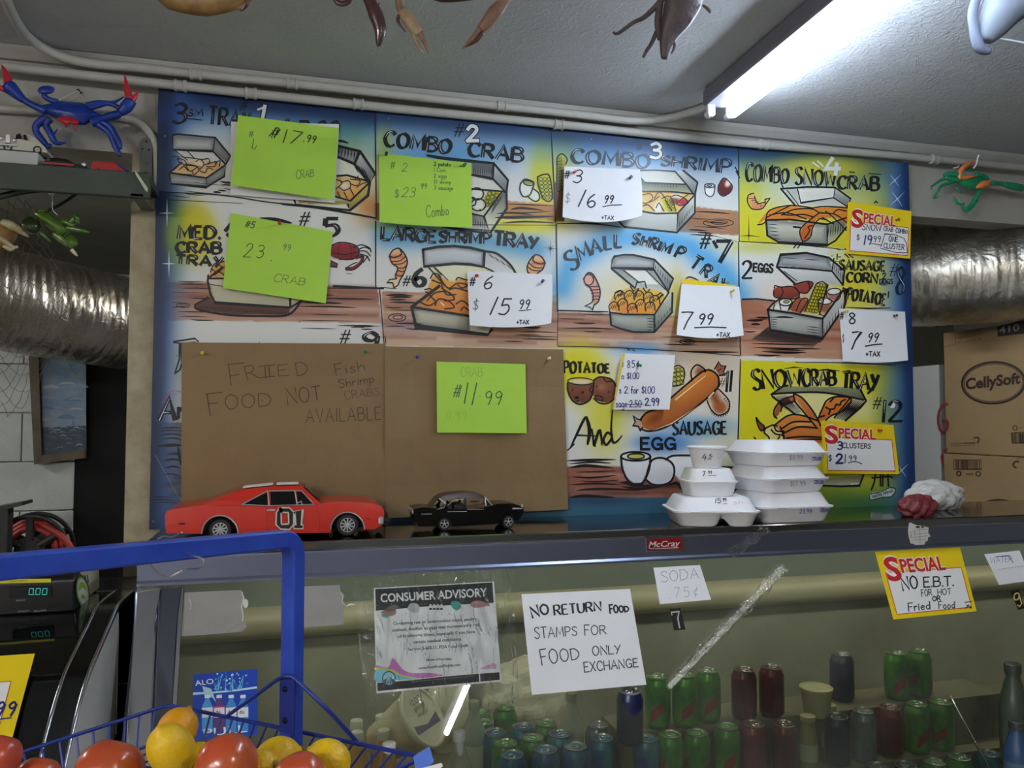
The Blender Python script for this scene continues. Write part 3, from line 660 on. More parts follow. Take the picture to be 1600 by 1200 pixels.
    c.smooth([(440, 320), (520, 310), (590, 330), (580, 380), (450, 380)], (160, 74, 54), (120, 50, 40)); c.smooth([(560, 300), (640, 280), (680, 290), (650, 350), (590, 350)], (150, 66, 52)); c.smooth([(530, 450), (560, 400), (600, 380), (650, 400), (610, 475)], (176, 98, 60), (150, 76, 50))
    c.glow((510, 408), 38, 22, (242, 242, 232), 1, 3); c.glow((515, 405), 18, 8, (190, 196, 50), 1, 3); c.poly([(430, 450), (480, 400), (530, 425), (525, 465)], (232, 232, 224)); c.glow((810, 372), 40, 32, (176, 110, 96), 1, 3); c.glow((812, 342), 40, 20, (240, 236, 230), 1, 3); c.glow((755, 440), 42, 36, (160, 100, 66), 1, 3); c.glow((755, 402), 42, 20, (242, 240, 232), 1, 3)
    box([(400, 455), (740, 512), (740, 636), (415, 582)], (206, 206, 196), (150, 150, 142), ew=5); c.poly([(740, 512), (870, 332), (872, 445), (740, 636)], (218, 218, 206), (150, 150, 142)); c.poly([(300, 640), (405, 560), (415, 584), (740, 638), (730, 662), (420, 662)], (70, 58, 54), al=.8)
    c.z(Z11)
    c.smooth([(150, 315), (230, 300), (308, 315), (300, 400), (250, 438), (190, 430), (155, 380)], (140, 84, 52), (104, 58, 40)); c.glow((230, 308), 72, 16, (232, 216, 190), 1, 3); c.smooth([(310, 300), (350, 278), (420, 290), (450, 330), (440, 400), (390, 438), (330, 420), (305, 380)], (146, 90, 60), (112, 66, 46)); c.glow((360, 340), 26, 20, (186, 126, 84), .7)
    c.glow((840, 270), 36, 60, (214, 208, 80), 1, 3)
    c.stroke([(975, 245), (1030, 330), (1100, 470)], 96, (150, 84, 46), 1, .45); c.glow((1100, 465), 44, 40, (176, 92, 50), .9, 2)
    c.smooth([(600, 560), (640, 500), (780, 420), (1000, 240), (1060, 245), (1092, 290), (1070, 360), (900, 500), (760, 590), (660, 612)], (224, 140, 52), (150, 76, 34), a=(800, 380), b=(900, 540)); c.glow((690, 540), 60, 26, (150, 66, 36), .7, 1, -30); c.glow((1030, 300), 40, 30, (206, 110, 50), .7); c.stroke([(700, 470), (950, 290)], 26, (240, 180, 90), .5)
    c.poly([(482, 775), (660, 780), (655, 850), (610, 940), (560, 940), (500, 890)], (240, 242, 240), (210, 214, 220)); c.glow((575, 772), 88, 26, (238, 240, 236), 1, 3); c.glow((575, 772), 48, 16, (200, 200, 70), 1, 3); c.smooth([(640, 900), (670, 800), (740, 782), (810, 830), (805, 910), (750, 948), (670, 945)], (240, 242, 242), (206, 210, 216)); c.smooth([(760, 790), (830, 766), (920, 770), (920, 940), (830, 900)], (240, 242, 242))
    c.z(Z12)
    c.poly([(485, 350), (565, 288), (1110, 298), (1150, 392), (860, 335), (600, 338)], (150, 154, 112), (96, 100, 80)); c.poly([(490, 362), (600, 345), (660, 350), (690, 480), (640, 495)], (226, 222, 190), (160, 160, 130)); c.poly([(1150, 395), (1040, 375), (930, 520), (1010, 535)], (206, 204, 170), (140, 140, 110))
    c.smooth([(500, 520), (515, 440), (560, 385), (640, 360), (650, 400), (560, 430), (535, 490)], (196, 110, 60), (150, 76, 44)); c.smooth([(640, 345), (700, 375), (780, 470), (830, 560), (790, 560), (700, 450)], (226, 140, 66), (190, 96, 46)); c.smooth([(810, 540), (850, 440), (930, 370), (1050, 375), (1010, 450), (900, 500), (840, 545)], (232, 142, 54), (206, 100, 40))
    c.smooth([(500, 575), (580, 510), (700, 500), (830, 540), (860, 690), (580, 690), (510, 620)], (226, 140, 58), (196, 110, 44)); c.glow((700, 560), 100, 14, (240, 190, 90), .7); c.smooth([(440, 590), (500, 570), (560, 640), (560, 685), (450, 680)], (236, 222, 140))
    c.poly([(800, 955), (1140, 925), (1110, 1000), (800, 1010)], (120, 124, 80), (206, 206, 170))
    c.poly([(1180, 1060), (1260, 1045), (1330, 1015), (1368, 1030), (1340, 1075), (1260, 1085), (1190, 1100)], (214, 226, 226))
paint_canvas()
def board_panel(parent):
    nx, nz = 600, 330
    U_, V_ = np.meshgrid(np.linspace(0, BW, nx+1), np.linspace(0, BH, nz+1))
    P = np.stack([U_, np.full_like(U_, B0.y), V_+ZC], -1)
    d = P-np.array(CAM); f = d @ np.array(FWD); px = 800+FPX*(d @ np.array(RGT))/f; py = 600-FPX*(d @ np.array(UPV))/f
    c = cv.sample(px, py)/255; c = np.where(c <= .04045, c/12.92, ((c+.055)/1.055)**2.4)
    me = bpy.data.meshes.new('panel'); n0 = (nx+1)*(nz+1)
    ii = np.arange(nz)[:, None]*(nx+1)+np.arange(nx)[None]; q = np.stack([ii, ii+1, ii+nx+2, ii+nx+1], -1).reshape(-1, 4)
    co = P.reshape(-1, 3); back = np.array([(0, .008, ZC), (BW, .008, ZC), (BW, .008, ZC+BH), (0, .008, ZC+BH)]); co = np.vstack([co, back])
    bl, br, tr, tl = 0, nx, nz*(nx+1)+nx, nz*(nx+1)
    ex = [(n0+1, n0, n0+3, n0+2), (bl, n0, n0+1, br), (br, n0+1, n0+2, tr), (tr, n0+2, n0+3, tl), (tl, n0+3, n0, bl)]
    F = np.vstack([q, np.array(ex)])
    me.vertices.add(len(co)); me.vertices.foreach_set('co', (co-np.array(parent.location)).ravel())
    me.loops.add(F.size); me.loops.foreach_set('vertex_index', F.ravel().astype(np.int32))
    me.polygons.add(len(F)); me.polygons.foreach_set('loop_start', np.arange(0, F.size, 4, dtype=np.int32)); me.update()
    a = me.color_attributes.new('Col', 'FLOAT_COLOR', 'POINT')
    cc = np.ones((len(co), 4)); cc[:n0, :3] = c.reshape(-1, 3); cc[n0:, :3] = .1; a.data.foreach_set('color', cc.ravel())
    me.materials.append(mat('board_paint', rough=.42, attr=True)); me.validate()
    o = bpy.data.objects.new('panel', me); COL.objects.link(o); o.parent = parent
board = thing('menu_board', 'large hand-painted seafood menu board with blue border above the steel counter', 'menu board', (BW/2, B0.y, ZC))
board_panel(board)
SB = Surf(B0, (0, -1, 0))
# ---------------------------------------------------------------- the board's brush work: one picture and one lettering part per dish
NIB = (math.radians(-20), .45)
def pic(Z): return Art(SB, Z=Z)
def put(a, name): a.build({'menu_lettering': 'lettering'}.get(name, name), board, m=mat('sign_enamel', rough=.4, attr=True))
def gridlines():
    a = pic((0, 0, 1)); K = BLK
    for l, w in (([(586, 172), (587, 250), (588, 340)], 2.2), ([(587, 345), (587, 450)], 2.6), ([(593, 449), (601, 548)], 1.8), ([(861, 205), (864, 260), (868, 348)], 2.2), ([(869, 350), (871, 488)], 2.6), ([(872, 490), (871, 540)], 1),
                 ([(1154, 231), (1155, 378)], 2), ([(1154, 378), (1155, 470), (1157, 556)], 2.2), ([(1157, 561), (1154, 660), (1151, 766)], 2.2),
                 ([(256, 300), (345, 305), (420, 316), (480, 322), (588, 341)], 2), ([(440, 319), (500, 325), (588, 341)], 4), ([(262, 312), (380, 318)], 1), ([(520, 447), (600, 451)], 4), ([(594, 449), (620, 451)], 1.4),
                 ([(590, 343), (680, 350), (870, 352)], 1.4), ([(869, 349), (930, 350), (970, 355)], 2), ([(1155, 377), (1240, 382), (1330, 391)], 1.4), ([(872, 485), (950, 487)], 2), ([(871, 541), (960, 543), (1080, 550), (1157, 556)], 1.4),
                 ([(1242, 566), (1320, 567), (1400, 571)], 1.5), ([(1102, 365), (1153, 378)], .8)):
        a.line(l, w, K, 2, smooth=len(l) > 2, taper=.4)
    put(a, 'section_line'); a = pic((0, 0, 1))
    for (x, y), r, n in (((261, 333), 14, .35), ((264, 412), 13, .35)):       # painted glints on the border
        for dx, dy in ((0, 1.7), (.9, 0)):
            a.fill([(x-r*dx, y-r*dy), (x+1.2*(dy > 0), y+1.2*(dx > 0)-.0), (x+r*dx, y+r*dy), (x-1.2*(dy > 0), y-1.2*(dx > 0))], (206, 218, 236), 3)
    for x, y, r in ((1398, 282, 10), (1402, 311, 12), (1409, 735, 10)):
        a.line([(x-r, y+r*.9), (x, y), (x+r, y-r)], 1.6, (206, 218, 236), 3, taper=.9); a.line([(x-r*.7, y-r), (x, y), (x+r*.7, y+r)], 1.6, (206, 218, 236), 3, taper=.9)
    for x, y, r in ((860, 388, 13),):
        for k in range(4): t = math.radians(45*k+4); q = r*(1 if k % 2 == 0 else .6); a.line([(x-q*math.cos(t), y-q*math.sin(t)), (x, y), (x+q*math.cos(t), y+q*math.sin(t))], 1.2, K, 3, taper=.9)
    for x, y in ((1170, 368),): a.line([(x, y-32), (x, y), (x, y+10)], 1.5, K, 3, taper=.9); a.line([(x-14, y+1), (x, y), (x+18, y+2)], 1.5, K, 3, taper=.9)
    for x, y in ((608, 186), (925, 218), (258, 213), (240, 815)):   # screw heads holding the board
        a.ell((x, y), 2.2, 2.2, (60, 66, 76), 3); a.ell((x-.6, y-.6), .9, .9, (150, 160, 172), 4)
    for x, y in ((1382, 241), (285, 187), (276, 556), (690, 200), (1300, 400), (405, 535), (468, 503)): a.ell((x, y), .9, .9, (70, 74, 80), 2)
    put(a, 'painted_glint')
gridlines()
def hash_(a, p, s, w, col=BLK, l=3): a.write('#', (p[0]-s*.1, p[1]+s*.1), s*1.25, w*.62, col, l, slant=.25, wid=1.1)
def outl(a, ch, p, h, wo, wi, **k): a.write(ch, p, h, wo, BLK, 3, **k); a.write(ch, p, h, wi, (222, 226, 228), 4, **k)
def planks(a, x0, x1, ys, w=1.4, slope=.02, sd=1, knots=()):
    r = random.Random(sd)
    for y in ys:
        a0 = r.uniform(x0, x0+(x1-x0)*.5); a1 = min(x1, a0+r.uniform(.25, .8)*(x1-x0)); m = (a0+a1)/2
        a.line([(a0, y+slope*(a0-x0)), (m, y+slope*(m-x0)+r.uniform(-4, 4)), (a1, y+slope*(a1-x0))], w*r.uniform(.6, 1.8), (30, 20, 18), 2, smooth=True, taper=.9)
    for x, y, rx, ry in knots: a.ring((x, y), rx, ry, w*.8, (46, 30, 24), 2); a.ring((x+4, y-2), rx*.55, ry*.5, w*.7, (46, 30, 24), 2)
def hatch(a, p, q, dx, dy, n, w=1, col=BLK):
    for k in range(n):
        t = k/(n-1); x, y = p[0]+(q[0]-p[0])*t, p[1]+(q[1]-p[1])*t; a.line([(x, y), (x+dx*.5, y+dy*.5), (x+dx, y+dy)], w, col, 2, taper=.8)
def section_a():
    a = pic(Z1); L = lambda p, w=2.6, **k: a.line(p, w, BLK, 3, **k)
    L([(80, 365), (110, 358), (345, 380), (330, 465), (80, 455), (78, 370)]); L([(345, 380), (440, 495), (412, 545)]); L([(330, 465), (408, 545)]); L([(95, 460), (170, 520)], 1.4); L([(170, 462), (215, 510)], 1.4)
    L([(60, 600), (135, 535)]); L([(60, 600), (290, 632), (290, 690), (68, 668), (58, 605)]); L([(290, 632), (410, 550), (402, 622), (290, 690)])
    for p in ([(110, 510), (150, 520), (165, 550), (120, 535), (110, 510)], [(165, 545), (230, 560), (190, 590), (165, 560)], [(225, 530), (250, 515), (275, 545), (250, 575), (228, 560)], [(260, 520), (300, 510), (310, 535), (280, 550)], [(300, 545), (350, 530), (340, 560), (290, 560)], [(240, 580), (280, 600), (300, 570), (330, 580)], [(345, 540), (375, 525), (370, 560)], [(200, 590), (215, 610), (240, 590)], [(120, 580), (150, 560), (175, 585)]): L(p, 1.5, smooth=True)
    planks(a, 10, 440, (490, 540, 590, 640, 700, 715, 735), 1, .1, 3); planks(a, 330, 470, (650, 670, 690, 705, 720), 2, .1, 5)
    L([(1105, 430), (1250, 465), (1345, 605), (1312, 662), (1215, 545), (1105, 497)], 4); L([(1250, 465), (1215, 545)], 4); L([(1312, 662), (1300, 742), (1188, 834), (1175, 800)], 4); L([(1188, 834), (850, 800), (840, 770)], 3.4); L([(1100, 620), (1170, 615), (1310, 655)], 3); L([(1305, 665), (1190, 775), (1085, 745)], 3)
    hatch(a, (1120, 440), (1235, 470), -4, 50, 7, 2); hatch(a, (1240, 600), (1300, 630), -30, -60, 5, 2)
    for p in ([(1095, 640), (1140, 660), (1100, 700)], [(1130, 660), (1180, 650), (1190, 690), (1150, 710), (1120, 690)], [(1190, 640), (1250, 650), (1230, 680), (1195, 670)], [(1150, 720), (1170, 760)], [(1190, 700), (1210, 740)], [(1110, 720), (1130, 760)], [(1230, 690), (1260, 670), (1290, 660)], [(1220, 640), (1240, 620)]): L(p, 1.6, smooth=True)
    put(a, 'menu_picture')
    a = pic(Z1)
    a.write('3', (75, 290), 122, 5, BLK, 3, slant=.1, wid=1.3, nib=NIB, hi=(150, 170, 200)); a.fit('SM', (172, 245), (268, 242), 40, 42, 2.2, BLK, 3, hi=HI); a.line([(170, 262), (220, 265), (270, 272)], 2, BLK, 3, smooth=True, taper=.7)
    a.fit('TRAY', (300, 295), (560, 318), 112, 90, 4.2, BLK, 3, nib=NIB, hi=(120, 146, 186)); hash_(a, (500, 205), 52, 2.2); outl(a, '1', (640, 258), 75, 9, 5.5, slant=.1); a.line([(612, 205), (652, 190)], 3, (222, 226, 228), 4); hash_(a, (775, 300), 38, 2)
    a.write('7.99', (860, 388), 110, 5, BLK, 3, slant=.1, nib=NIB); a.line([(1060, 408), (1125, 400), (1178, 415)], 4, BLK, 3, smooth=True, taper=.7)
    put(a, 'menu_lettering')
section_a()
def section_b():
    a = pic(Z2); L = lambda p, w=2.8, **k: a.line(p, w, BLK, 3, **k)
    L([(465, 490), (600, 512), (890, 540)], 5, taper=.4, smooth=True); L([(885, 540), (975, 645), (965, 725)], 3.4); L([(885, 540), (880, 637), (745, 612)], 3.4); L([(880, 637), (964, 725)], 3); L([(745, 700), (938, 716), (825, 872), (745, 855)], 3); L([(965, 728), (968, 822), (862, 978), (825, 872)], 3.6); L([(862, 978), (700, 960), (560, 935)], 3); L([(938, 716), (968, 728)], 2.4)
    hatch(a, (760, 560), (870, 560), 0, 60, 9, 1.6, (60, 64, 68)); hatch(a, (890, 800), (940, 730), -20, 60, 5, 1.4, (60, 64, 60)); hatch(a, (760, 880), (830, 900), 0, 50, 6, 1.6, (70, 70, 70))
    for c, rx, ry in (((780, 732), 42, 38), ((790, 800), 46, 38), ((755, 780), 20, 26)): a.ring(c, rx, ry, 2.2, BLK, 2)
    for c in [(860, 730), (885, 725), (905, 740), (850, 755), (875, 750), (900, 765), (840, 780), (865, 780), (885, 790), (845, 800)]: a.ring(c, 13, 12, 1.3, (90, 92, 30), 2, n=10)
    for c in ((800, 830), (828, 815)): a.ell(c, 5, 4, BLK, 3)
    L([(1052, 670), (1080, 640), (1130, 655), (1135, 680), (1110, 740), (1070, 748), (1050, 710), (1052, 670)], 2.2, smooth=True); a.ring((1103, 664), 32, 15, 1.8, BLK, 3, 12); L([(1125, 695), (1165, 725), (1170, 765), (1140, 778), (1095, 745)], 2.2, smooth=True)
    L([(1160, 625), (1200, 610), (1235, 622), (1252, 740), (1235, 778), (1195, 760), (1165, 680), (1160, 625)], 2.2, smooth=True)
    for k in range(6):
        for j in range(3): a.ring((1180+j*26+k*3, 640+k*23), 12, 11, 1, (70, 76, 30), 2, n=9)
    for l, w in (([(960, 795), (1100, 800), (1262, 806)], 2), ([(990, 830), (1060, 820), (1200, 835)], 4), ([(900, 855), (1000, 850), (1130, 865)], 3), ([(890, 880), (1040, 878), (1265, 872)], 5), ([(930, 915), (1080, 905), (1270, 912)], 3), ([(950, 845), (1100, 850), (1250, 838)], 2)): a.line(l, w, (34, 28, 22), 2, smooth=True, taper=.9)
    put(a, 'menu_picture')
    a = pic(Z2)
    a.fit('COMBO', (200, 430), (612, 480), 92, 84, 5.2, BLK, 3, nib=NIB, hi=HI); a.fit('CRAB', (725, 492), (1062, 534), 84, 86, 5, BLK, 3, nib=NIB, hi=HI); hash_(a, (640, 365), 62, 3); outl(a, '2', (722, 402), 94, 8.5, 5.4, wid=1.2)
    put(a, 'menu_lettering')
section_b()
def section_c():
    a = pic(Z3); L = lambda p, w=2.2, **k: a.line(p, w, (34, 38, 42), 3, **k)
    L([(600, 385), (700, 383), (820, 392), (890, 472), (930, 527)], 2.6); L([(870, 385), (960, 460), (945, 527)], 3); L([(605, 432), (632, 462), (890, 472)]); L([(612, 516), (800, 518), (938, 532)], 2.6); L([(612, 640), (700, 655), (836, 652), (940, 540)], 2.6); L([(836, 652), (830, 773), (942, 652), (945, 530)], 2.8); L([(470, 705), (500, 738), (830, 773)], 2.6)
    for p in ([(612, 540), (660, 530), (680, 560), (640, 590), (612, 585)], [(640, 590), (690, 570), (720, 545)], [(612, 610), (650, 600), (690, 640)], [(690, 560), (720, 520), (760, 560)], [(700, 620), (720, 590), (750, 640)], [(735, 560), (790, 550), (826, 640)], [(760, 570), (800, 640)], [(790, 550), (830, 540), (880, 560), (900, 590), (850, 605)], [(850, 605), (830, 590), (880, 550), (900, 535)]): L(p, 1.5, smooth=True)
    for k in range(4):
        for j in range(2): a.ring((765+j*26+k*8, 570+k*20), 10, 9, 1, (80, 86, 20), 2, n=8)
    hatch(a, (620, 450), (830, 470), -3, 30, 12, 1.2, (60, 62, 48)); hatch(a, (850, 700), (930, 600), -8, 40, 6, 1.3, (70, 74, 70))
    L([(1005, 480), (1010, 530), (1040, 550), (1062, 530), (1068, 478)], 1.6, smooth=True); a.ring((1036, 480), 32, 13, 1.6, (34, 38, 42), 3); a.ring((1034, 480), 14, 5, 1.2, (34, 38, 42), 3)
    L([(1090, 480), (1125, 432), (1175, 478), (1165, 520), (1120, 546), (1090, 520), (1090, 480)], 1.8, smooth=True)
    L([(80, 350), (85, 300), (115, 282), (145, 315), (135, 345)], 2, smooth=True); L([(82, 340), (80, 500), (100, 515), (120, 500)], 1.8, smooth=True)
    for k in range(9): L([(84, 330+k*20), (118, 326+k*20)], .9)
    for x in (95, 107): L([(x, 300), (x, 510)], .8)
    planks(a, 900, 1200, (640, 680, 700, 735, 755, 770, 785), 1.4, .06, 8, [(1090, 712, 95, 24)]); planks(a, 70, 480, (640, 670, 690, 708), 1.6, .02, 9)
    L([(1195, 365), (1218, 405)], 2); L([(1200, 390), (1222, 430)], 2)
    put(a, 'menu_picture')
    a = pic(Z3); B2 = (40, 52, 66)
    a.fit('COMBO', (170, 335), (655, 372), 84, 84, 5, B2, 3, nib=NIB, hi=HI); a.fit('SHRIMP', (728, 352), (1158, 408), 62, 92, 4.4, B2, 3, nib=NIB, hi=HI); hash_(a, (578, 258), 38, 2, B2); outl(a, '3', (668, 308), 92, 7, 4.4, wid=1.3)
    put(a, 'menu_lettering')
section_c()
def section_d():
    a = pic(Z4); K = (38, 40, 44); L = lambda p, w=2.4, **k: a.line(p, w, K, 3, **k)
    L([(360, 380), (530, 368), (700, 372), (797, 442), (775, 492)], 2.8); L([(360, 380), (448, 482)], 2.8); L([(375, 372), (360, 340)], 2); L([(465, 382), (485, 468), (690, 436), (700, 372)], 1.8); L([(690, 436), (775, 492)], 1.8); L([(400, 390), (470, 480)], 1.4)
    L([(270, 575), (420, 572), (650, 602), (650, 733), (345, 713), (275, 672), (268, 575)], 3); L([(650, 602), (770, 560)], 2.4); L([(650, 733), (700, 705), (770, 620)], 2.8)
    for p in ([(215, 605), (260, 590), (290, 515), (420, 484), (560, 500)], [(270, 560), (420, 484)], [(290, 545), (400, 530), (520, 570)], [(365, 545), (440, 510), (550, 505), (600, 530)], [(560, 500), (640, 490), (780, 500)], [(600, 530), (700, 540), (770, 590)], [(640, 520), (690, 560), (770, 640)], [(600, 530), (560, 560), (500, 610), (478, 650), (500, 708), (545, 680), (560, 620), (600, 570), (650, 575)], [(510, 690), (540, 640), (530, 620), (555, 610)], [(370, 540), (420, 545), (500, 540), (560, 555)], [(620, 560), (690, 600)], [(690, 530), (720, 510), (770, 520)]): L(p, 2, smooth=True)
    hatch(a, (280, 600), (300, 690), 60, 4, 5, 1.3, K); hatch(a, (660, 610), (750, 590), -6, 70, 7, 1.5, K); L([(440, 618), (480, 622)], 3)
    L([(190, 408), (158, 420), (152, 460), (180, 505), (240, 505), (270, 470), (292, 440)], 1.8, smooth=True); L([(195, 425), (215, 470), (262, 462)], 1.5, smooth=True); L([(262, 470), (262, 445), (292, 440)], 1.8)
    for k in range(5): L([(160+k*18, 440+k*13), (200+k*10, 440+k*10)], 1)
    L([(790, 275), (820, 278)], 2); L([(910, 285), (985, 290)], 1.6); L([(945, 468), (955, 458), (965, 468)], 2); L([(470, 712), (440, 750)], 2); L([(495, 712), (465, 750)], 2); L([(795, 760), (760, 755)], 1.4)
    put(a, 'menu_picture')
    a = pic(Z4)
    a.fit('COMBO', (140, 330), (405, 345), 112, 84, 4, K, 3, hi=HI, nib=NIB); a.fit('SNOW', (450, 352), (700, 362), 108, 78, 3.8, K, 3, hi=HI, nib=NIB); a.fit('CRAB', (715, 378), (970, 392), 78, 86, 4.4, K, 3, hi=HI, nib=NIB)
    a.line([(560, 215), (600, 245)], 2, HI, 3); a.line([(590, 205), (625, 240)], 2, HI, 3); a.write('4', (640, 290), 100, 6, (226, 230, 232), 4, wid=1.4)
    put(a, 'menu_lettering')
section_d()
def section_e():
    a = pic(Z5); L = lambda p, w=2.8, **k: a.line(p, w, BLK, 3, **k)
    L([(382, 520), (378, 560), (395, 640), (425, 692), (895, 722), (962, 680)], 3.2, smooth=False); L([(382, 540), (480, 540)], 3); L([(380, 575), (475, 590)], 1.2); L([(895, 722), (893, 665)], 3.4); L([(393, 530), (470, 470)], 3)
    L([(300, 705), (380, 660)], 3); L([(300, 705), (320, 735), (500, 768), (700, 775), (880, 768), (962, 682)], 3.4, smooth=True); hatch(a, (330, 705), (890, 745), -18, 34, 34, 1.4)
    for p in ([(395, 500), (420, 450), (480, 435)], [(400, 480), (440, 500), (480, 470)], [(420, 520), (450, 500), (480, 520)], [(440, 450), (470, 470)]): L(p, 1.8, smooth=True)
    L([(490, 240), (520, 205)], 6); L([(500, 265), (520, 285)], 5); L([(700, 165), (800, 172), (905, 195)], 6, smooth=True, taper=.7)
    L([(1140, 345), (1200, 315), (1290, 328), (1325, 370), (1290, 418), (1200, 420)], 2, smooth=True); L([(1160, 380), (1240, 390), (1310, 375)], 1.6, smooth=True); L([(1200, 330), (1195, 415)], 1); L([(1270, 330), (1280, 415)], 1)
    for p in ([(1320, 360), (1360, 345), (1395, 360)], [(1320, 370), (1365, 370), (1395, 400)], [(1320, 385), (1370, 400), (1390, 430)], [(1290, 345), (1340, 330), (1390, 350), (1398, 375)], [(1380, 400), (1350, 440)]): L(p, 1.8, smooth=True)
    a.line([(1310, 410), (1345, 400), (1335, 440), (1290, 475), (1245, 480)], 5.5, (122, 40, 44), 2, smooth=True); L([(1330, 405), (1352, 405), (1340, 445), (1292, 485), (1240, 483), (1275, 455), (1310, 440)], 1.8, smooth=True); a.fill([(1150, 430), (1190, 450), (1185, 470), (1145, 465)], (122, 60, 50), 2); L([(1150, 430), (1190, 450), (1185, 470), (1145, 465)], 1.6); L([(1245, 510), (1280, 512)], .8)
    planks(a, 120, 420, (555, 575, 600, 625, 660, 690, 720, 745, 775, 795), 1.4, .02, 11, [(225, 708, 42, 14)]); planks(a, 920, 1460, (595, 640, 660, 690, 715, 760, 800, 830, 850), 1.8, .02, 12); planks(a, 1250, 1480, (835, 845, 855), 2.4, .02, 13)
    put(a, 'menu_picture')
    a = pic(Z5)
    a.fit('MED.', (195, 292), (455, 292), 78, 74, 5.4, BLK, 3, nib=NIB, hi=HI); a.fit('CRAB', (180, 378), (458, 386), 64, 70, 5.2, BLK, 3, nib=NIB, hi=HI); a.fit('TRAY', (178, 448), (470, 470), 56, 64, 4.8, BLK, 3, nib=NIB, hi=HI); a.write('.', (448, 290), 60, 5, BLK)
    hash_(a, (950, 205), 68, 3.6); a.write('5', (1100, 278), 112, 7, BLK, 3, wid=1.6, nib=NIB, hi=HI)
    put(a, 'menu_lettering')
    a = pic(Z5)      # the dish under the brown paper: only its edges show
    for p, w in (([(165, 935), (300, 915), (318, 935)], 2.6), ([(165, 940), (205, 945), (200, 1050), (172, 1135)], 2.4), ([(172, 1135), (205, 1110), (225, 1040), (230, 945), (300, 940)], 2.4)): a.line(p, w, BLK, 3)
    a.ell((214, 1000), 6, 60, (60, 66, 90), 2)
    hash_(a, (1205, 940), 66, 3.4); a.write('9', (1350, 985), 106, 6.4, BLK, 3, wid=1.9, nib=NIB, hi=HI); a.line([(1485, 900), (1492, 940)], 1.4, BLK, 3)
    a.z(Z9); a.write('A', (75, 628), 138, 7, BLK, 3, wid=1.0, slant=.1, nib=NIB, hi=HI); a.write('n', (195, 610), 110, 5, BLK, 3)
    a.line([(90, 520), (130, 460), (165, 440), (215, 450)], .9, (190, 70, 90), 2); a.line([(115, 475), (185, 462)], .8, (190, 70, 90), 2); a.ring((140, 620), 55, 60, .7, (90, 90, 100), 2)
    for p, w in (([(85, 678), (150, 672), (218, 676)], 2.2), ([(80, 695), (140, 690), (218, 694)], 1.6), ([(75, 720), (150, 712), (218, 720)], 2.4), ([(90, 745), (160, 738), (218, 750)], 2), ([(60, 790), (150, 782), (218, 784)], 5), ([(190, 785), (200, 850), (212, 910)], 4), ([(120, 840), (170, 836), (210, 850)], 2), ([(100, 880), (160, 870), (212, 880)], 3), ([(110, 925), (160, 915), (210, 925)], 3), ([(90, 970), (150, 962), (208, 975)], 2), ([(5, 1110), (80, 1105), (170, 1112)], 1.6), ([(5, 1130), (80, 1122), (180, 1130)], 2), ([(20, 1145), (100, 1140), (190, 1146)], 1.4)): a.line(p, w, BLK, 2, smooth=True, taper=.9)
    a.line([(50, 845), (110, 950), (180, 1080), (240, 1170)], .7, (150, 146, 130), 3); a.ring((22, 1350/4+12), 10, 14, 1, (160, 170, 180), 3, a0=60, a1=300)
    put(a, 'menu_lettering')
section_e()
def shrimp_tail(a, dx, dy, fl):
    P = lambda L: [(285+fl*(x-285)+dx, y+dy) for x, y in L]; L = lambda p, w=2.2, **k: a.line(P(p), w, BLK, 3, **k)
    L([(232, 325), (255, 285), (300, 275), (345, 345), (328, 420), (300, 470)], smooth=True); L([(300, 278), (308, 310), (260, 330), (235, 318)], smooth=True); L([(235, 325), (250, 365), (285, 395), (272, 440), (278, 462)], smooth=True)
    for p in ([(252, 355), (300, 350), (338, 320)], [(262, 372), (310, 368), (345, 345)], [(284, 395), (320, 395), (340, 380)], [(284, 410), (312, 418), (328, 415)], [(275, 436), (300, 446), (315, 440)]): L(p, 1.7, smooth=True)
    L([(278, 462), (235, 468), (218, 485), (255, 488), (262, 520), (290, 500), (300, 468)], 2)
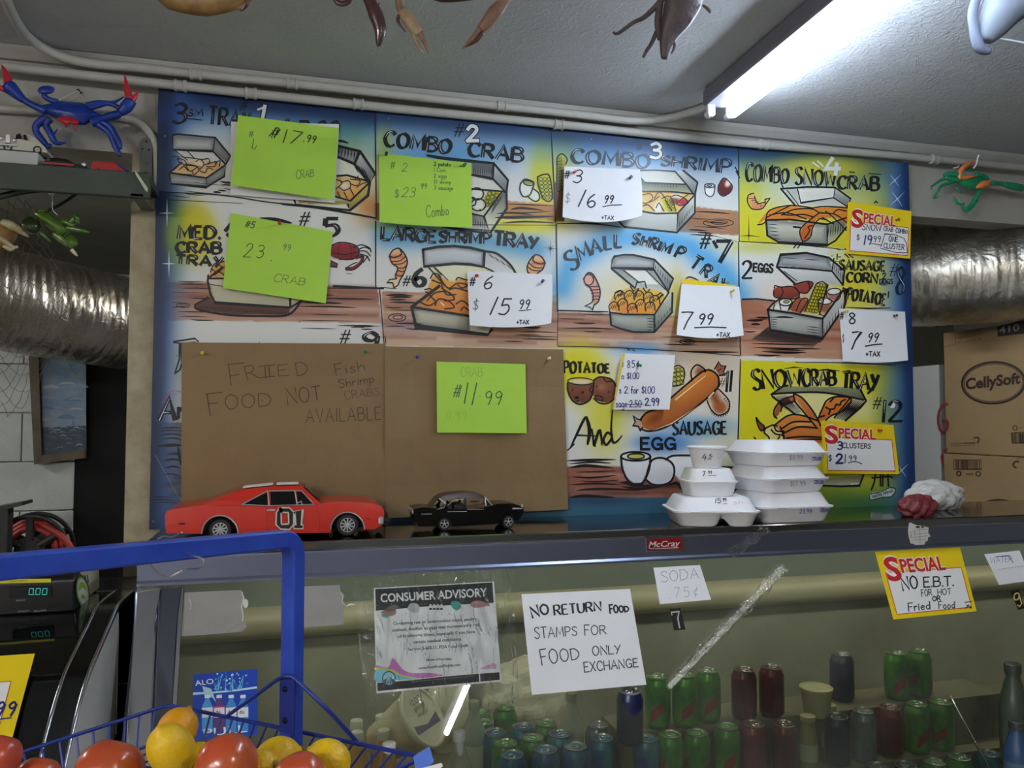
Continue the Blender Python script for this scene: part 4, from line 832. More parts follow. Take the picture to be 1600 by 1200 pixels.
def section_f():
    a = pic(Z6); L = lambda p, w=3, **k: a.line(p, w, BLK, 3, **k)
    shrimp_tail(a, 0, 0, 1); shrimp_tail(a, 870, 40, -1)
    L([(445, 280), (540, 262), (640, 258), (740, 268), (828, 290), (822, 388), (740, 372), (640, 368), (450, 386), (444, 282)], 4.2); L([(828, 290), (905, 305), (985, 370), (1025, 432)], 3.6, smooth=True); L([(822, 388), (870, 410), (905, 432)], 2.6); hatch(a, (850, 300), (960, 365), 40, 40, 4, 1.6)
    L([(480, 392), (575, 500)], 2.2); L([(520, 392), (600, 470)], 1.4); L([(510, 390), (560, 440)], 1.4); L([(545, 508), (372, 640), (400, 762), (850, 812), (872, 780)], 5); L([(375, 640), (560, 668), (735, 695)], 4)
    for p in ([(490, 460), (510, 430), (545, 440), (560, 490), (500, 470)], [(540, 440), (600, 520), (660, 490), (730, 500)], [(560, 500), (590, 560), (650, 560)], [(455, 530), (490, 525), (500, 550), (460, 545)], [(470, 600), (520, 550), (600, 545), (640, 590), (580, 600)], [(430, 610), (480, 630), (520, 610)], [(520, 630), (540, 590), (600, 600), (640, 640), (580, 650)], [(610, 530), (650, 520), (720, 540)], [(650, 470), (665, 455), (700, 465), (725, 470)], [(660, 500), (690, 520), (730, 500)], [(650, 620), (690, 600), (730, 630)], [(680, 660), (700, 640), (730, 660)], [(560, 520), (620, 560)], [(480, 560), (520, 600)]): L(p, 2.2, smooth=True)
    a.line([(556, 610), (575, 630)], 2, (240, 230, 210), 4); planks(a, 190, 480, (565, 590, 608, 640, 655, 740, 760, 770), 2, .02, 14, [(282, 705, 54, 24)]); planks(a, 860, 1290, (730, 760, 790, 810, 815, 835, 850), 1.6, .02, 15); planks(a, 180, 420, (560, 580), 2, 0, 16)
    L([(600, 140), (700, 152), (975, 165)], 3, taper=.8)
    put(a, 'menu_picture')
    a = pic(Z6)
    a.fit('LARGE', (188, 218), (525, 235), 82, 68, 5.4, BLK, 3, sp=.1, nib=NIB, hi=HI); a.fit('SHRIMP', (545, 232), (862, 246), 66, 72, 5, BLK, 3, sp=.1, nib=NIB, hi=HI); a.fit('TRAY', (885, 252), (1160, 276), 88, 70, 5.4, BLK, 3, sp=.1, nib=NIB, hi=HI)
    hash_(a, (318, 502), 50, 3); a.write('6', (385, 508), 108, 6.6, BLK, 3, wid=1.25, nib=(0, .5))
    put(a, 'menu_lettering')
section_f()
def section_g():
    a = pic(Z7); L = lambda p, w=2.4, **k: a.line(p, w, (40, 44, 46), 3, **k)
    L([(440, 242), (500, 232), (560, 233), (690, 262), (685, 322), (420, 314), (428, 262), (440, 242)], 3); L([(690, 262), (808, 382), (775, 465)], 3); L([(685, 322), (775, 462)], 2.6); L([(422, 318), (568, 440)], 3); L([(500, 330), (595, 405)], 1.6); L([(570, 440), (580, 405), (630, 400), (640, 440)], 2); L([(640, 330), (760, 450)], 1.4); hatch(a, (700, 290), (790, 390), -6, 40, 7, 1.4, (60, 64, 60))
    L([(412, 590), (420, 672), (480, 695), (560, 715), (690, 716), (800, 592), (803, 470)], 3); L([(412, 592), (500, 605), (690, 606), (780, 468)], 2.6); L([(690, 606), (690, 716)], 2.6); hatch(a, (640, 630), (640, 700), 46, 3, 5, 1.4, (60, 64, 60)); hatch(a, (700, 660), (790, 560), -4, 30, 6, 1.4, (60, 64, 60))
    for k, (x, y, r) in enumerate(((445, 560, 0), (500, 540, 10), (560, 570, -5), (610, 545, 15), (670, 560, -10), (480, 490, 20), (540, 490, 0), (600, 490, 10), (660, 500, -5), (700, 520, 30))):
        L([(x-34, y+24), (x-38, y-10), (x-10, y-34), (x+18, y-20), (x+24, y+20)], 1.8, smooth=True)
        for j in range(3): L([(x-30+j*14, y+14-j*5), (x-16+j*14, y-14-j*3)], 1.1)
    for p in ([(445, 470), (480, 455), (490, 480), (460, 485)], [(540, 430), (560, 460), (590, 440), (570, 490)], [(620, 440), (640, 470), (660, 450)], [(700, 490), (730, 470), (745, 480), (710, 510)]): L(p, 2)
    L([(247, 385), (275, 345), (312, 362), (350, 450), (342, 520), (312, 548)], 2.2, smooth=True); a.ring((280, 388), 30, 34, 1.8, (40, 44, 46), 3); L([(260, 420), (290, 440), (308, 490), (300, 530)], 2, smooth=True)
    for k in range(5): L([(285+k*5, 432+k*22), (318, 430+k*20), (345, 430+k*20)], 1.3, smooth=True)
    L([(300, 530), (255, 555), (285, 558), (302, 578), (314, 545)], 1.8); L([(868, 425), (890, 380), (920, 372), (965, 395), (970, 420)], 2, smooth=True)
    planks(a, 95, 440, (582, 600, 630, 655, 690, 708), 1.4, .02, 17); planks(a, 680, 1220, (745, 770, 790, 830), 1.6, .02, 18, [(895, 775, 48, 14)]); planks(a, 1060, 1230, (735, 748, 760), 1.6, .05, 19); L([(120, 692), (250, 690), (380, 694)], 2, taper=.7)
    L([(520, 820), (535, 828)], 2); L([(550, 826), (570, 832)], 1.4)
    put(a, 'menu_picture')
    a = pic(Z7); B2 = (34, 40, 50)
    for ch, p, h, ang in (('S', (172, 338), 120, -34), ('M', (225, 272), 92, -26), ('A', (300, 232), 88, -17), ('L', (382, 202), 86, -10), ('L', (446, 188), 82, -6)): a.write(ch, p, h, 4.6, B2, 3, ang, .1, nib=NIB, hi=HI)
    for ch, p, h, ang in (('S', (548, 162), 66, 8), ('H', (604, 174), 62, 10), ('R', (656, 188), 66, 14), ('I', (708, 206), 62, 16), ('M', (728, 210), 62, 18), ('P', (814, 246), 74, 20)): a.write(ch, p, h, 4.6, B2, 3, ang, .15, nib=NIB, hi=HI)
    for ch, p, h, ang in (('T', (905, 305), 84, 30), ('R', (972, 352), 76, 32), ('A', (1022, 402), 72, 34), ('Y', (1080, 428), 66, 36)): a.write(ch, p, h, 4.6, B2, 3, ang, .1, nib=NIB, hi=HI)
    hash_(a, (975, 185), 68, 4.4, B2); a.write('7', (1068, 282), 135, 7, B2, 3, wid=1.35, slant=.05, nib=NIB, hi=HI); a.line([(1060, 150), (1080, 185)], 5, B2, 3)
    put(a, 'menu_lettering')
section_g()
def section_h():
    a = pic(Z8); K = (36, 36, 38); L = lambda p, w=2.8, **k: a.line(p, w, K, 3, **k)
    L([(455, 188), (478, 112), (640, 100), (780, 130), (878, 212), (868, 302)], 3.2); L([(455, 188), (640, 200), (800, 215), (868, 302)], 2.8); L([(800, 215), (812, 135)], 2); L([(455, 188), (565, 290)], 3.4); L([(500, 215), (580, 275)], 1.4); hatch(a, (490, 130), (760, 150), 100, 6, 3, 1.6, (90, 92, 94)); hatch(a, (815, 160), (865, 220), 0, 60, 5, 1.4, (100, 100, 98))
    L([(398, 455), (430, 418), (470, 390)], 2.8); L([(398, 455), (560, 478), (742, 512), (740, 637), (415, 583), (400, 460)], 3.4); L([(742, 512), (872, 330), (888, 400), (874, 445), (740, 637)], 3.2); L([(870, 320), (892, 330), (888, 400)], 2.6); hatch(a, (752, 570), (860, 420), -4, 50, 7, 1.4, (80, 80, 74)); hatch(a, (640, 560), (640, 610), 90, 10, 4, 1.6, (80, 80, 74)); hatch(a, (420, 500), (420, 560), 40, 4, 5, 1.4, (90, 90, 84))
    L([(440, 320), (445, 305), (480, 315), (545, 310), (590, 340), (580, 385), (450, 380), (435, 340)], 2, smooth=True); L([(480, 315), (495, 345), (475, 380)], 1.6, smooth=True); L([(560, 300), (640, 278), (682, 290), (665, 325)], 2, smooth=True); L([(590, 345), (640, 352), (660, 320), (650, 280)], 1.8, smooth=True)
    a.ring((510, 408), 40, 23, 2, K, 3); a.ring((515, 406), 18, 8, 1.2, K, 3); L([(440, 420), (435, 452)], 1.6); L([(470, 408), (480, 455)], 1.6); L([(545, 415), (525, 462)], 1.8); L([(530, 455), (570, 395), (600, 378)], 1.8, smooth=True); L([(575, 465), (610, 390), (650, 395), (600, 475)], 1.8, smooth=True)
    L([(705, 290), (740, 278), (772, 300), (722, 487)], 1.8); L([(700, 295), (628, 470)], 1.8)
    for k in range(9):
        for j in range(4): a.ring((716+j*17-k*8.5, 300+k*20+j*2), 10.5, 9.5, 1.1, (90, 84, 20), 2, n=9)
    L([(765, 340), (770, 380), (815, 405), (850, 380), (855, 345)], 1.6, smooth=True); a.ring((812, 342), 42, 20, 1.6, K, 3, -6); a.ring((755, 402), 44, 20, 1.6, K, 3, 4); L([(715, 410), (720, 470), (750, 492), (790, 450)], 1.6, smooth=True)
    L([(240, 390), (330, 388), (440, 400)], 2.4); hatch(a, (405, 562), (735, 640), -70, 60, 44, 1, (40, 34, 32)); planks(a, 240, 420, (500, 520, 545, 590), 1.8, .02, 20); planks(a, 240, 860, (665, 690, 705, 720, 735), 1.8, .02, 21); planks(a, 240, 640, (500, 512, 690, 715), 1.6, .02, 22)
    L([(830, 75), (850, 80)], 2); L([(880, 108), (905, 130)], 2); L([(905, 110), (932, 132)], 1.6); L([(890, 440), (1030, 448), (1168, 444)], 2.4, taper=.6)
    put(a, 'menu_picture')
    a = pic(Z8)
    a.write('2', (238, 262), 110, 4, K, 3, nib=NIB); a.fit('EGGS', (308, 215), (428, 224), 48, 54, 3.2, K, 3); a.write('1-', (830, 140), 32, 1.8, K, 3); a.fit('SAUSAGE', (848, 205), (1130, 214), 60, 60, 3.4, K, 3, nib=NIB, hi=(200, 200, 90)); a.fit('CORN', (890, 280), (1082, 290), 58, 60, 3.6, K, 3, nib=NIB); a.write('2', (1115, 265), 38, 2, K); a.ell((1125, 290), 30, 18, (110, 130, 150), 2); a.fit('DDGS', (1098, 296), (1180, 294), 30, 30, 1.6, K, 3)
    a.fit('POTATOE', (892, 390), (1130, 428), 70, 68, 3.8, K, 3, sp=.12, nib=NIB, hi=(226, 226, 150)); a.line([(880, 325), (880, 405)], 2.6, K, 3); a.write('1', (1150, 380), 36, 2, K); hash_(a, (1160, 238), 60, 2, K)
    a.write('8', (1198, 358), 168, 4.2, (30, 46, 70), 3, slant=.05, wid=.62, hi=HI, nib=NIB)
    put(a, 'menu_lettering')
section_h()
def section_k():
    a = pic(Z11); L = lambda p, w=2.6, **k: a.line(p, w, BLK, 3, **k)
    a.ring((230, 303), 82, 22, 1.6, BLK, 3, 2); L([(148, 312), (150, 365), (180, 425), (230, 446), (285, 420), (305, 365), (312, 305)], 2.6, smooth=True); L([(312, 295), (350, 276), (420, 290), (452, 335)], 2.4, smooth=True); L([(310, 410), (350, 440), (400, 440), (440, 410)], 2.4, smooth=True)
    for c, rx, ry in (((205, 405), 14, 9), ((242, 372), 9, 8), ((180, 355), 4, 5), ((210, 425), 8, 5), ((330, 335), 5, 6), ((405, 370), 5, 6)): a.ell(c, rx, ry, (40, 24, 18), 3)
    L([(300, 330), (285, 360), (305, 375)], 1.8, smooth=True); a.ring((345, 408), 26, 14, 1.6, BLK, 3, 20); L([(370, 280), (390, 305), (430, 300)], 1.6, smooth=True)
    for k in range(4):
        for j in range(3): a.ring((815+j*24, 235+k*28-j*4), 13, 13, 1.3, (90, 92, 26), 2, n=9)
    L([(805, 215), (850, 205), (880, 250), (860, 320), (805, 335)], 1.8, smooth=True)
    L([(925, 300), (920, 240), (955, 200), (1000, 225), (1008, 245)], 2.4, smooth=True); L([(1045, 390), (1080, 350), (1120, 380), (1158, 430), (1150, 490), (1090, 515), (1045, 480), (1020, 425)], 2.2, smooth=True)
    for k in range(16): t = math.radians(-60+k*14); x, y = 1098+52*math.cos(t), 462+52*math.sin(t); L([(x, y), (x+14*math.cos(t+.3), y+14*math.sin(t+.3))], 1.2)
    a.line([(1030, 405), (1060, 372)], 2, (240, 220, 190), 4)
    L([(600, 545), (640, 500), (700, 478)], 3, smooth=True); L([(790, 410), (900, 315), (1000, 238), (1060, 243), (1092, 290), (1070, 362), (900, 502), (760, 590), (660, 615), (605, 600)], 3, smooth=True); a.line([(820, 420), (1010, 268)], 2.2, (250, 226, 180), 3, taper=.9); a.line([(680, 612), (800, 566), (960, 460)], 1.6, (250, 226, 190), 3, taper=.9)
    a.fill([(1070, 225), (1092, 180), (1108, 205), (1135, 210), (1120, 245), (1132, 262), (1095, 265)], (168, 98, 70), 2); L([(1065, 228), (1092, 180), (1108, 207), (1136, 208), (1122, 243), (1132, 262), (1095, 268)], 2); L([(1085, 240), (1105, 225)], 1.4)
    a.fill([(610, 560), (585, 545), (560, 520), (572, 560), (556, 580), (590, 585), (602, 610), (615, 585)], (206, 170, 150), 2); L([(610, 545), (585, 540), (560, 518), (570, 558), (556, 580), (590, 585), (602, 612), (618, 590)], 2.4)
    L([(482, 778), (490, 850), (520, 915), (560, 945), (610, 942), (640, 900), (660, 840), (664, 778)], 3.4, smooth=True); a.ring((573, 772), 92, 28, 3, BLK, 3); a.ring((575, 772), 52, 17, 2.4, BLK, 3)
    L([(640, 895), (672, 800), (740, 782), (800, 815), (815, 870), (795, 925), (745, 950), (680, 948), (640, 920)], 3.2, smooth=True); L([(760, 792), (800, 770), (880, 766), (960, 770)], 3.2, smooth=True); a.fill([(470, 935), (520, 925), (560, 950), (660, 950), (700, 965), (560, 962)], (34, 24, 24), 2)
    for p, w in (([(140, 800), (280, 795), (455, 792)], 4), ([(150, 820), (300, 808), (420, 815)], 3), ([(160, 845), (260, 830), (440, 845)], 5), ([(200, 870), (320, 868), (450, 862)], 2), ([(180, 900), (300, 905), (460, 890)], 3), ([(160, 950), (320, 942), (480, 950)], 3), ([(200, 985), (350, 975), (600, 985)], 4), ([(160, 1030), (260, 1020), (450, 1030)], 5), ([(480, 960), (600, 975), (740, 960)], 4), ([(220, 925), (330, 930), (470, 920)], 2), ([(1100, 840), (1200, 840)], 4), ([(1130, 860), (1200, 862)], 2), ([(1150, 940), (1205, 945)], 3), ([(1160, 975), (1208, 980)], 3), ([(760, 960), (830, 940), (860, 985)], 5)): a.line(p, w, (30, 22, 22), 2, smooth=len(p) > 2, taper=.9)
    put(a, 'menu_picture')
    a = pic(Z11)
    a.fit('POTATOE', (125, 252), (410, 250), 74, 52, 3.6, BLK, 3, nib=NIB); a.line([(165, 720), (240, 560), (265, 522)], 4.4, BLK, 3, taper=.5, smooth=True); a.line([(265, 522), (285, 610), (272, 700)], 6, BLK, 3, taper=.5, smooth=True); a.line([(205, 640), (330, 645)], 3, BLK, 3, taper=.6)
    a.line([(300, 600), (312, 700), (318, 690), (345, 610), (358, 650), (362, 705)], 4.4, BLK, 3, smooth=True, taper=.5); a.line([(425, 640), (395, 625), (372, 670), (390, 700), (425, 660)], 4, BLK, 3, smooth=True); a.line([(428, 480), (420, 600), (430, 680), (455, 680), (490, 640)], 4, BLK, 3, smooth=True, taper=.6); a.line([(145, 735), (170, 715), (190, 695)], 2, BLK, 3)
    a.fit('SAUSAGE', (805, 638), (1142, 632), 84, 76, 3.6, BLK, 3, nib=NIB); a.fit('EGG', (608, 728), (820, 726), 70, 68, 4.2, BLK, 3); hash_(a, (1092, 335), 44, 1.4); a.write('1', (1138, 365), 122, 4, BLK, 3, hi=HI); a.write('1', (1162, 362), 122, 4, BLK, 3, hi=HI); a.line([(1125, 262), (1148, 245)], 2, BLK, 3)
    put(a, 'menu_lettering')
section_k()
def section_l():
    a = pic(Z12); L = lambda p, w=2.6, **k: a.line(p, w, BLK, 3, **k)
    L([(482, 348), (565, 290), (600, 285)], 3); L([(482, 348), (600, 338), (860, 336), (1140, 388)], 3, smooth=True); L([(1110, 300), (1158, 395), (1120, 440), (1010, 535)], 3.2); L([(482, 348), (490, 365), (650, 490)], 2.8); L([(1040, 378), (930, 515)], 2.4); hatch(a, (500, 360), (580, 350), 80, 100, 8, 2); hatch(a, (1145, 400), (1060, 385), -110, 120, 8, 2.4)
    for p in ([(520, 520), (498, 490), (510, 440), (560, 385), (640, 360)], [(548, 470), (565, 430), (640, 400)], [(540, 410), (560, 440)], [(640, 345), (700, 372), (780, 470), (832, 570)], [(640, 345), (650, 400), (700, 460), (800, 580)], [(810, 535), (850, 440), (880, 390), (945, 365), (1050, 378), (1010, 455), (900, 505), (850, 560)], [(1010, 385), (980, 400), (970, 425), (945, 420), (930, 450), (905, 455)], [(870, 440), (900, 460), (890, 490)], [(830, 510), (860, 500)], [(930, 370), (900, 400)],
              [(500, 572), (600, 500), (700, 498), (820, 540)], [(500, 572), (520, 610), (570, 610)], [(560, 590), (640, 545), (760, 545)], [(580, 620), (680, 580), (810, 590)], [(590, 660), (700, 650), (850, 655)], [(570, 610), (580, 680), (690, 672), (860, 668)], [(545, 580), (575, 660)], [(440, 590), (490, 568), (520, 575)], [(440, 590), (430, 620), (460, 650), (470, 680)], [(480, 600), (510, 630), (560, 640)], [(520, 680), (540, 650)], [(720, 680), (720, 690)]): L(p, 2.6, smooth=True)
    a.fill([(375, 515), (430, 580), (438, 605), (410, 605), (385, 570)], (140, 70, 50), 2); L([(375, 515), (395, 545), (432, 580), (410, 608), (385, 570), (372, 515)], 2.4, smooth=True); L([(358, 655), (390, 690), (350, 680)], 2.4)
    L([(1140, 925), (1110, 1000), (980, 1005), (850, 1000)], 3); a.line([(1050, 990), (1110, 985)], 2.4, HI, 4, taper=.8)
    L([(570, 165), (640, 155), (705, 160)], 2, taper=.7); L([(795, 178), (880, 172), (970, 182)], 3, taper=.7); L([(980, 185), (1040, 180), (1075, 192)], 2, taper=.7); L([(572, 215), (595, 220)], 1.6); L([(575, 240), (590, 243)], 1.4)
    L([(1185, 1062), (1260, 1046), (1330, 1014), (1368, 1030), (1340, 1076), (1260, 1086), (1192, 1100), (1180, 1062)], 1.2, smooth=True); a.fit('Amazing Airbrush', (1200, 1090), (1350, 1045), 26, 26, .7, (60, 70, 80), 4)
    put(a, 'menu_picture')
    a = pic(Z12)
    a.fit('SNOW', (352, 318), (700, 280), 145, 100, 4.6, BLK, 3, sp=.12, nib=NIB, hi=HI); a.fit('CRAB', (705, 290), (940, 282), 120, 96, 4.6, BLK, 3, sp=.12, nib=NIB, hi=HI); a.fit('TRAY', (985, 300), (1240, 320), 112, 112, 4.8, BLK, 3, sp=.12, nib=NIB, hi=HI); a.line([(1250, 215), (1215, 290), (1168, 345)], 5, BLK, 3, taper=.4, smooth=True)
    hash_(a, (1205, 445), 66, 2.2); a.write('1', (1278, 540), 145, 5, BLK, 3, hi=HI); a.write('2', (1318, 545), 148, 5, BLK, 3, wid=1.15, nib=NIB, hi=HI); a.ell((1345, 425), 22, 22, HI, 2)
    for p in ([(1200, 945), (1330, 935), (1345, 945)], [(1225, 920), (1215, 980), (1195, 1030)], [(1262, 915), (1260, 1000)], [(1280, 915), (1275, 1005)], [(1312, 915), (1318, 1005)]): a.line(p, 2.6, BLK, 3)
    put(a, 'menu_lettering')
section_l()
# ================================================================== paper sheets pinned to the board
m_green = mat('green_paper', (178, 222, 78), .7, noise=(172, 217, 74), nscale=6)
m_white = mat('white_paper', (236, 237, 238), .7, noise=(230, 231, 233), nscale=5)
m_yellow = mat('yellow_card', (236, 206, 20), .55)
m_kraft = mat('brown_kraft_paper', (142, 117, 80), .7, noise=(131, 106, 71), nscale=3.5, bump=.8, bscale=6)
INK, PENC, BLUE, RED = (24, 24, 30), (96, 112, 74), (28, 34, 110), (196, 40, 44)
def sheet(name, label, cat, corners, m, curl=None, base=.004, bulge=(0, 0), p0=None, n=(0, -1, 0), nu=16, nv=16, thick=.0003, group=None, outline=None):
    """paper: corners in photo pixels TL,TR,BR,BL; bulge bends the lower / right edge; returns (thing, Art)"""
    p0 = B0 if p0 is None else p0
    s = Surf(p0, n, corners, (lambda u, v: base+(curl(u, v) if curl else 0)))
    def xy(u, v):
        x, y = s.xy(u, v); return x+bulge[1]*4*v*(1-v)*u, y+bulge[0]*4*u*(1-u)*v
    c = s.pt(*xy(.5, .5)); t = thing(name, label, cat, c, 0, group)
    b = MB(); G = [[xy(i/nu, j/nv) for i in range(nu+1)] for j in range(nv+1)]
    for l in (0, -thick): b.v += [tuple(s.pt(*G[j][i], l)) for j in range(nv+1) for i in range(nu+1)]
    N = (nu+1)*(nv+1); W_ = nu+1
    for j in range(nv):
        for i in range(nu):
            a = j*W_+i; b.face((a, a+W_, a+W_+1, a+1)); b.face((N+a, N+a+1, N+a+W_+1, N+a+W_))
    rim = [i for i in range(nu+1)]+[j*W_+nu for j in range(1, nv+1)]+[nv*W_+i for i in range(nu-1, -1, -1)]+[j*W_ for j in range(nv-1, 0, -1)]
    for k in range(len(rim)): a, d = rim[k], rim[(k+1) % len(rim)]; b.face((a, d, N+d, N+a))
    b.build('paper', m, t, smooth=False, world=True)
    return t, Art(s, step=.00012, base=.0003), s
def down(k=.03, p=2): return lambda u, v: k*max(0, v)**p
# ---- 1
sheet('paper_sheet', 'blank white sheet showing behind the tilted green 17.99 sheet', 'paper sheet', [(361, 190), (530, 194), (523, 317), (360, 304)], m_white, down(.008), .003)
t, a, s = sheet('price_sheet', 'tilted lime green sheet priced 17.99 at the top of the menu board', 'price sheet', [(372, 180), (529, 200), (521, 312), (361, 289)], m_green, lambda u, v: .012+.02*v*v, .004)
a.z(Z1); a.write('#', (555, 375), 40, 1, PENC, ang=8); a.write('1', (575, 445), 55, 1.1, PENC, slant=.1); a.line([(570, 440), (590, 455), (605, 430)], .9, PENC)
a.line([(680, 372), (735, 315), (750, 330), (715, 375)], 1.3, INK); a.write('#', (688, 380), 66, 1.3, INK, ang=5, slant=.2); a.line([(795, 330), (770, 412)], 1.4, INK); a.write('7', (800, 412), 80, 1.4, INK, ang=10, slant=.25, wid=1.4); a.write('.99', (895, 405), 46, 1.4, INK, ang=8, slant=.25); a.fit('CRAB', (850, 640), (960, 622), 55, 40, .9, PENC, slant=.2)
a.build('handwriting', t)
# ---- 2
t, a, s = sheet('price_sheet', 'lime green sheet priced 23.99 combo, under the combo crab heading', 'price sheet', [(592, 239), (736, 255), (738, 355), (593, 347)], m_green, lambda u, v: .03*v*v, .004, bulge=(2, 0))
a.z(Z2); a.write('#', (240, 572), 42, .9, PENC, slant=.1); a.write('2', (312, 592), 50, .9, PENC, slant=.2); a.write('$', (268, 755), 50, .9, PENC); a.write('23', (310, 752), 60, 1, PENC, slant=.25); a.write('99', (428, 698), 30, 1, PENC, slant=.2)
a.fit('Combo', (465, 880), (605, 862), 75, 60, 1, PENC, slant=.1)
for k, (x, w_) in enumerate((('2 potato', 1.1), ('1 corn', .7), ('2 eggs', .7), ('10 shrimp', .7), ('3 sausage', .7))): a.write(x, (512, 556+k*37), 24, w_, (60, 80, 50) if k == 0 else PENC, ang=2, sp=.14)
a.line([(672, 562), (700, 556), (708, 545), (700, 566)], 1, PENC)
a.build('handwriting', t)
# ---- 3
t, a, s = sheet('price_sheet', 'curled white sheet reading number 3 at 16.99, under the combo shrimp heading', 'price sheet', [(882, 260), (1000, 265), (1003, 337), (879, 339)], m_white, lambda u, v: .01+.03*v*v+.02*u*u*v, .004, bulge=(9, 2))
a.z(Z3); a.write('#', (128, 435), 46, 1.7, INK, slant=.1); a.write('3', (180, 462), 80, 2, INK, slant=.2, wid=1.2); a.write('$', (130, 588), 60, .8, (90, 90, 100), slant=.1); a.line([(262, 508), (215, 610)], 2.2, INK); a.write('6', (268, 615), 80, 2.2, INK, slant=.1, wid=1.2); a.write('99', (372, 590), 48, 1.9, INK, slant=.3, wid=.9); a.line([(368, 612), (420, 602), (485, 600)], 1.5, INK); a.write('+TAX', (360, 690), 24, 1.2, INK, ang=3)
a.build('handwriting', t)
# ---- 5
t, a, s = sheet('price_sheet', 'tilted lime green sheet reading number 5 crab, beside the yellow crab tray heading', 'price sheet', [(361, 333), (520, 362), (509, 474), (348, 450)], m_green, down(.015), .005)
a.z(Z5); a.write('#5', (610, 218), 40, 1.2, INK, ang=9, slant=.2); a.write('2', (598, 408), 88, 1.1, INK, ang=3, slant=.25, wid=.9); a.write('3', (680, 412), 80, 1.1, INK, slant=.2); a.write('.', (772, 430), 60, 1.4, INK); a.write('99', (842, 362), 40, .9, PENC, ang=8, slant=.2); a.fit('CRAB', (785, 560), (980, 582), 52, 40, .9, PENC, slant=.25)
a.build('handwriting', t)
# ---- 6
t, a, s = sheet('price_sheet', 'curled white sheet reading number 6 at 15.99, over the large shrimp tray', 'price sheet', [(730, 423), (863, 429), (861, 505), (734, 508)], m_white, lambda u, v: .006+.035*v*v+.015*u*u*v, .004, bulge=(5, 1))
a.z(Z6); a.write('#', (735, 505), 50, 2, INK, slant=.1); a.write('6', (820, 525), 78, 2.2, INK, slant=.25, wid=1.2); a.write('$', (755, 658), 66, 1, INK, slant=.1); a.line([(912, 578), (864, 685)], 2.4, INK); a.write('5', (915, 688), 100, 2.4, INK, slant=.25, wid=1.1); a.write('99', (1040, 650), 56, 1.9, INK, slant=.25, wid=.9); a.line([(1045, 662), (1080, 660), (1118, 655)], 1.4, INK); a.write('+TAX', (1030, 745), 24, 1.5, INK)
a.build('handwriting', t)
# ---- 7
sheet('paper_sheet', 'yellow card peeking out behind the white 7.99 sheet of the small shrimp tray', 'paper sheet', [(1067, 435), (1150, 446), (1152, 518), (1056, 518)], m_yellow, lambda u, v: .012, .004)
t, a, s = sheet('price_sheet', 'curled white sheet at 7.99 with a yellow pin, over the small shrimp tray', 'price sheet', [(1065, 444), (1155, 448), (1162, 524), (1057, 523)], m_white, lambda u, v: .02+.03*v*v, .004, bulge=(5, 0))
a.z(Z7); a.line([(862, 592), (900, 590), (932, 592)], 2.2, INK); a.line([(932, 592), (895, 650), (874, 698)], 2.2, INK); a.write('99', (958, 668), 66, 2.2, INK, slant=.3, wid=1.1); a.line([(942, 688), (1040, 684), (1138, 688)], 1.9, INK); a.write('+TAX', (1078, 745), 26, 1.5, INK, slant=.1)
a.build('handwriting', t)
# ---- 8
t, a, s = sheet('price_sheet', 'white sheet reading number 8 at 7.99, at the right edge of the menu board', 'price sheet', [(1311, 482), (1414, 487), (1419, 563), (1317, 564)], m_white, lambda u, v: .02*v*v+.01*u*v, .004, bulge=(3, 0))
a.z(Z8); a.write('#', (850, 515), 44, 1.4, INK, wid=.8); a.write('8', (905, 542), 66, 2.1, INK, wid=1.2); a.line([(928, 598), (958, 594), (984, 594), (945, 650), (925, 702)], 2.4, INK); a.write('99', (1018, 658), 56, 1.9, INK, slant=.3, wid=.9); a.line([(1008, 684), (1060, 674), (1112, 670)], 2, INK); a.write('+TAX', (1012, 746), 28, 1.6, INK); a.write('$', (864, 660), 50, .8, (90, 90, 100), wid=.5)
a.build('handwriting', t)
# ---- brown paper
t, a, s = sheet('kraft_paper', 'brown paper covering two dishes, lettered fried food not available', 'brown paper', [(284, 535), (602, 537), (602, 811), (283, 812)], m_kraft, lambda u, v: .002+.012*abs((u*3.1+.1) % 2-1)+.008*abs((v*2.3+.3) % 2-1), .004, nu=33, nv=33)
a.z(Z9); K = (58, 44, 38)
a.line([(508, 275), (525, 410)], 1.1, K); a.line([(505, 278), (605, 268)], 1.1, K); a.line([(520, 350), (575, 340)], 1.1, K)
a.fit('R', (630, 378), (690, 360), 88, 84, 1.1, K); a.line([(735, 285), (740, 360)], 1.3, K); a.line([(695, 290), (800, 280)], 1.1, K); a.line([(695, 360), (800, 352)], 1.1, K); a.line([(760, 285), (766, 352)], 1.6, K); a.fit('E', (822, 350), (885, 345), 68, 66, 1, K); a.fit('D', (940, 350), (1010, 335), 80, 70, 1, K)
a.line([(372, 460), (395, 598)], 1.2, K); a.line([(370, 462), (470, 452)], 1.2, K); a.line([(380, 525), (440, 518)], 1.2, K); a.fit('OOD', (490, 560), (778, 535), 92, 76, 1.2, K); a.fit('NOT', (880, 528), (1090, 498), 100, 84, 1.3, K)
a.fit('AVAILABLE', (995, 642), (1462, 622), 84, 78, 1.1, K, sp=.25); a.fit('Fish', (1182, 348), (1360, 312), 72, 56, 1, K); a.fit('Shrimp', (1200, 425), (1420, 388), 52, 50, 1, K); a.fit('CRABS', (1236, 496), (1452, 470), 52, 48, .8, (90, 70, 56))
a.build('handwriting', t)
t, a, s = sheet('kraft_paper', 'creased brown paper carrying the lime green 11.99 sheet', 'brown paper', [(601, 541), (880, 546), (888, 796), (602, 810)], m_kraft, lambda u, v: .002+.010*abs((u*4.2+.35) % 2-1)+.007*abs((v*3.4+.2) % 2-1), .004, nu=33, nv=33)
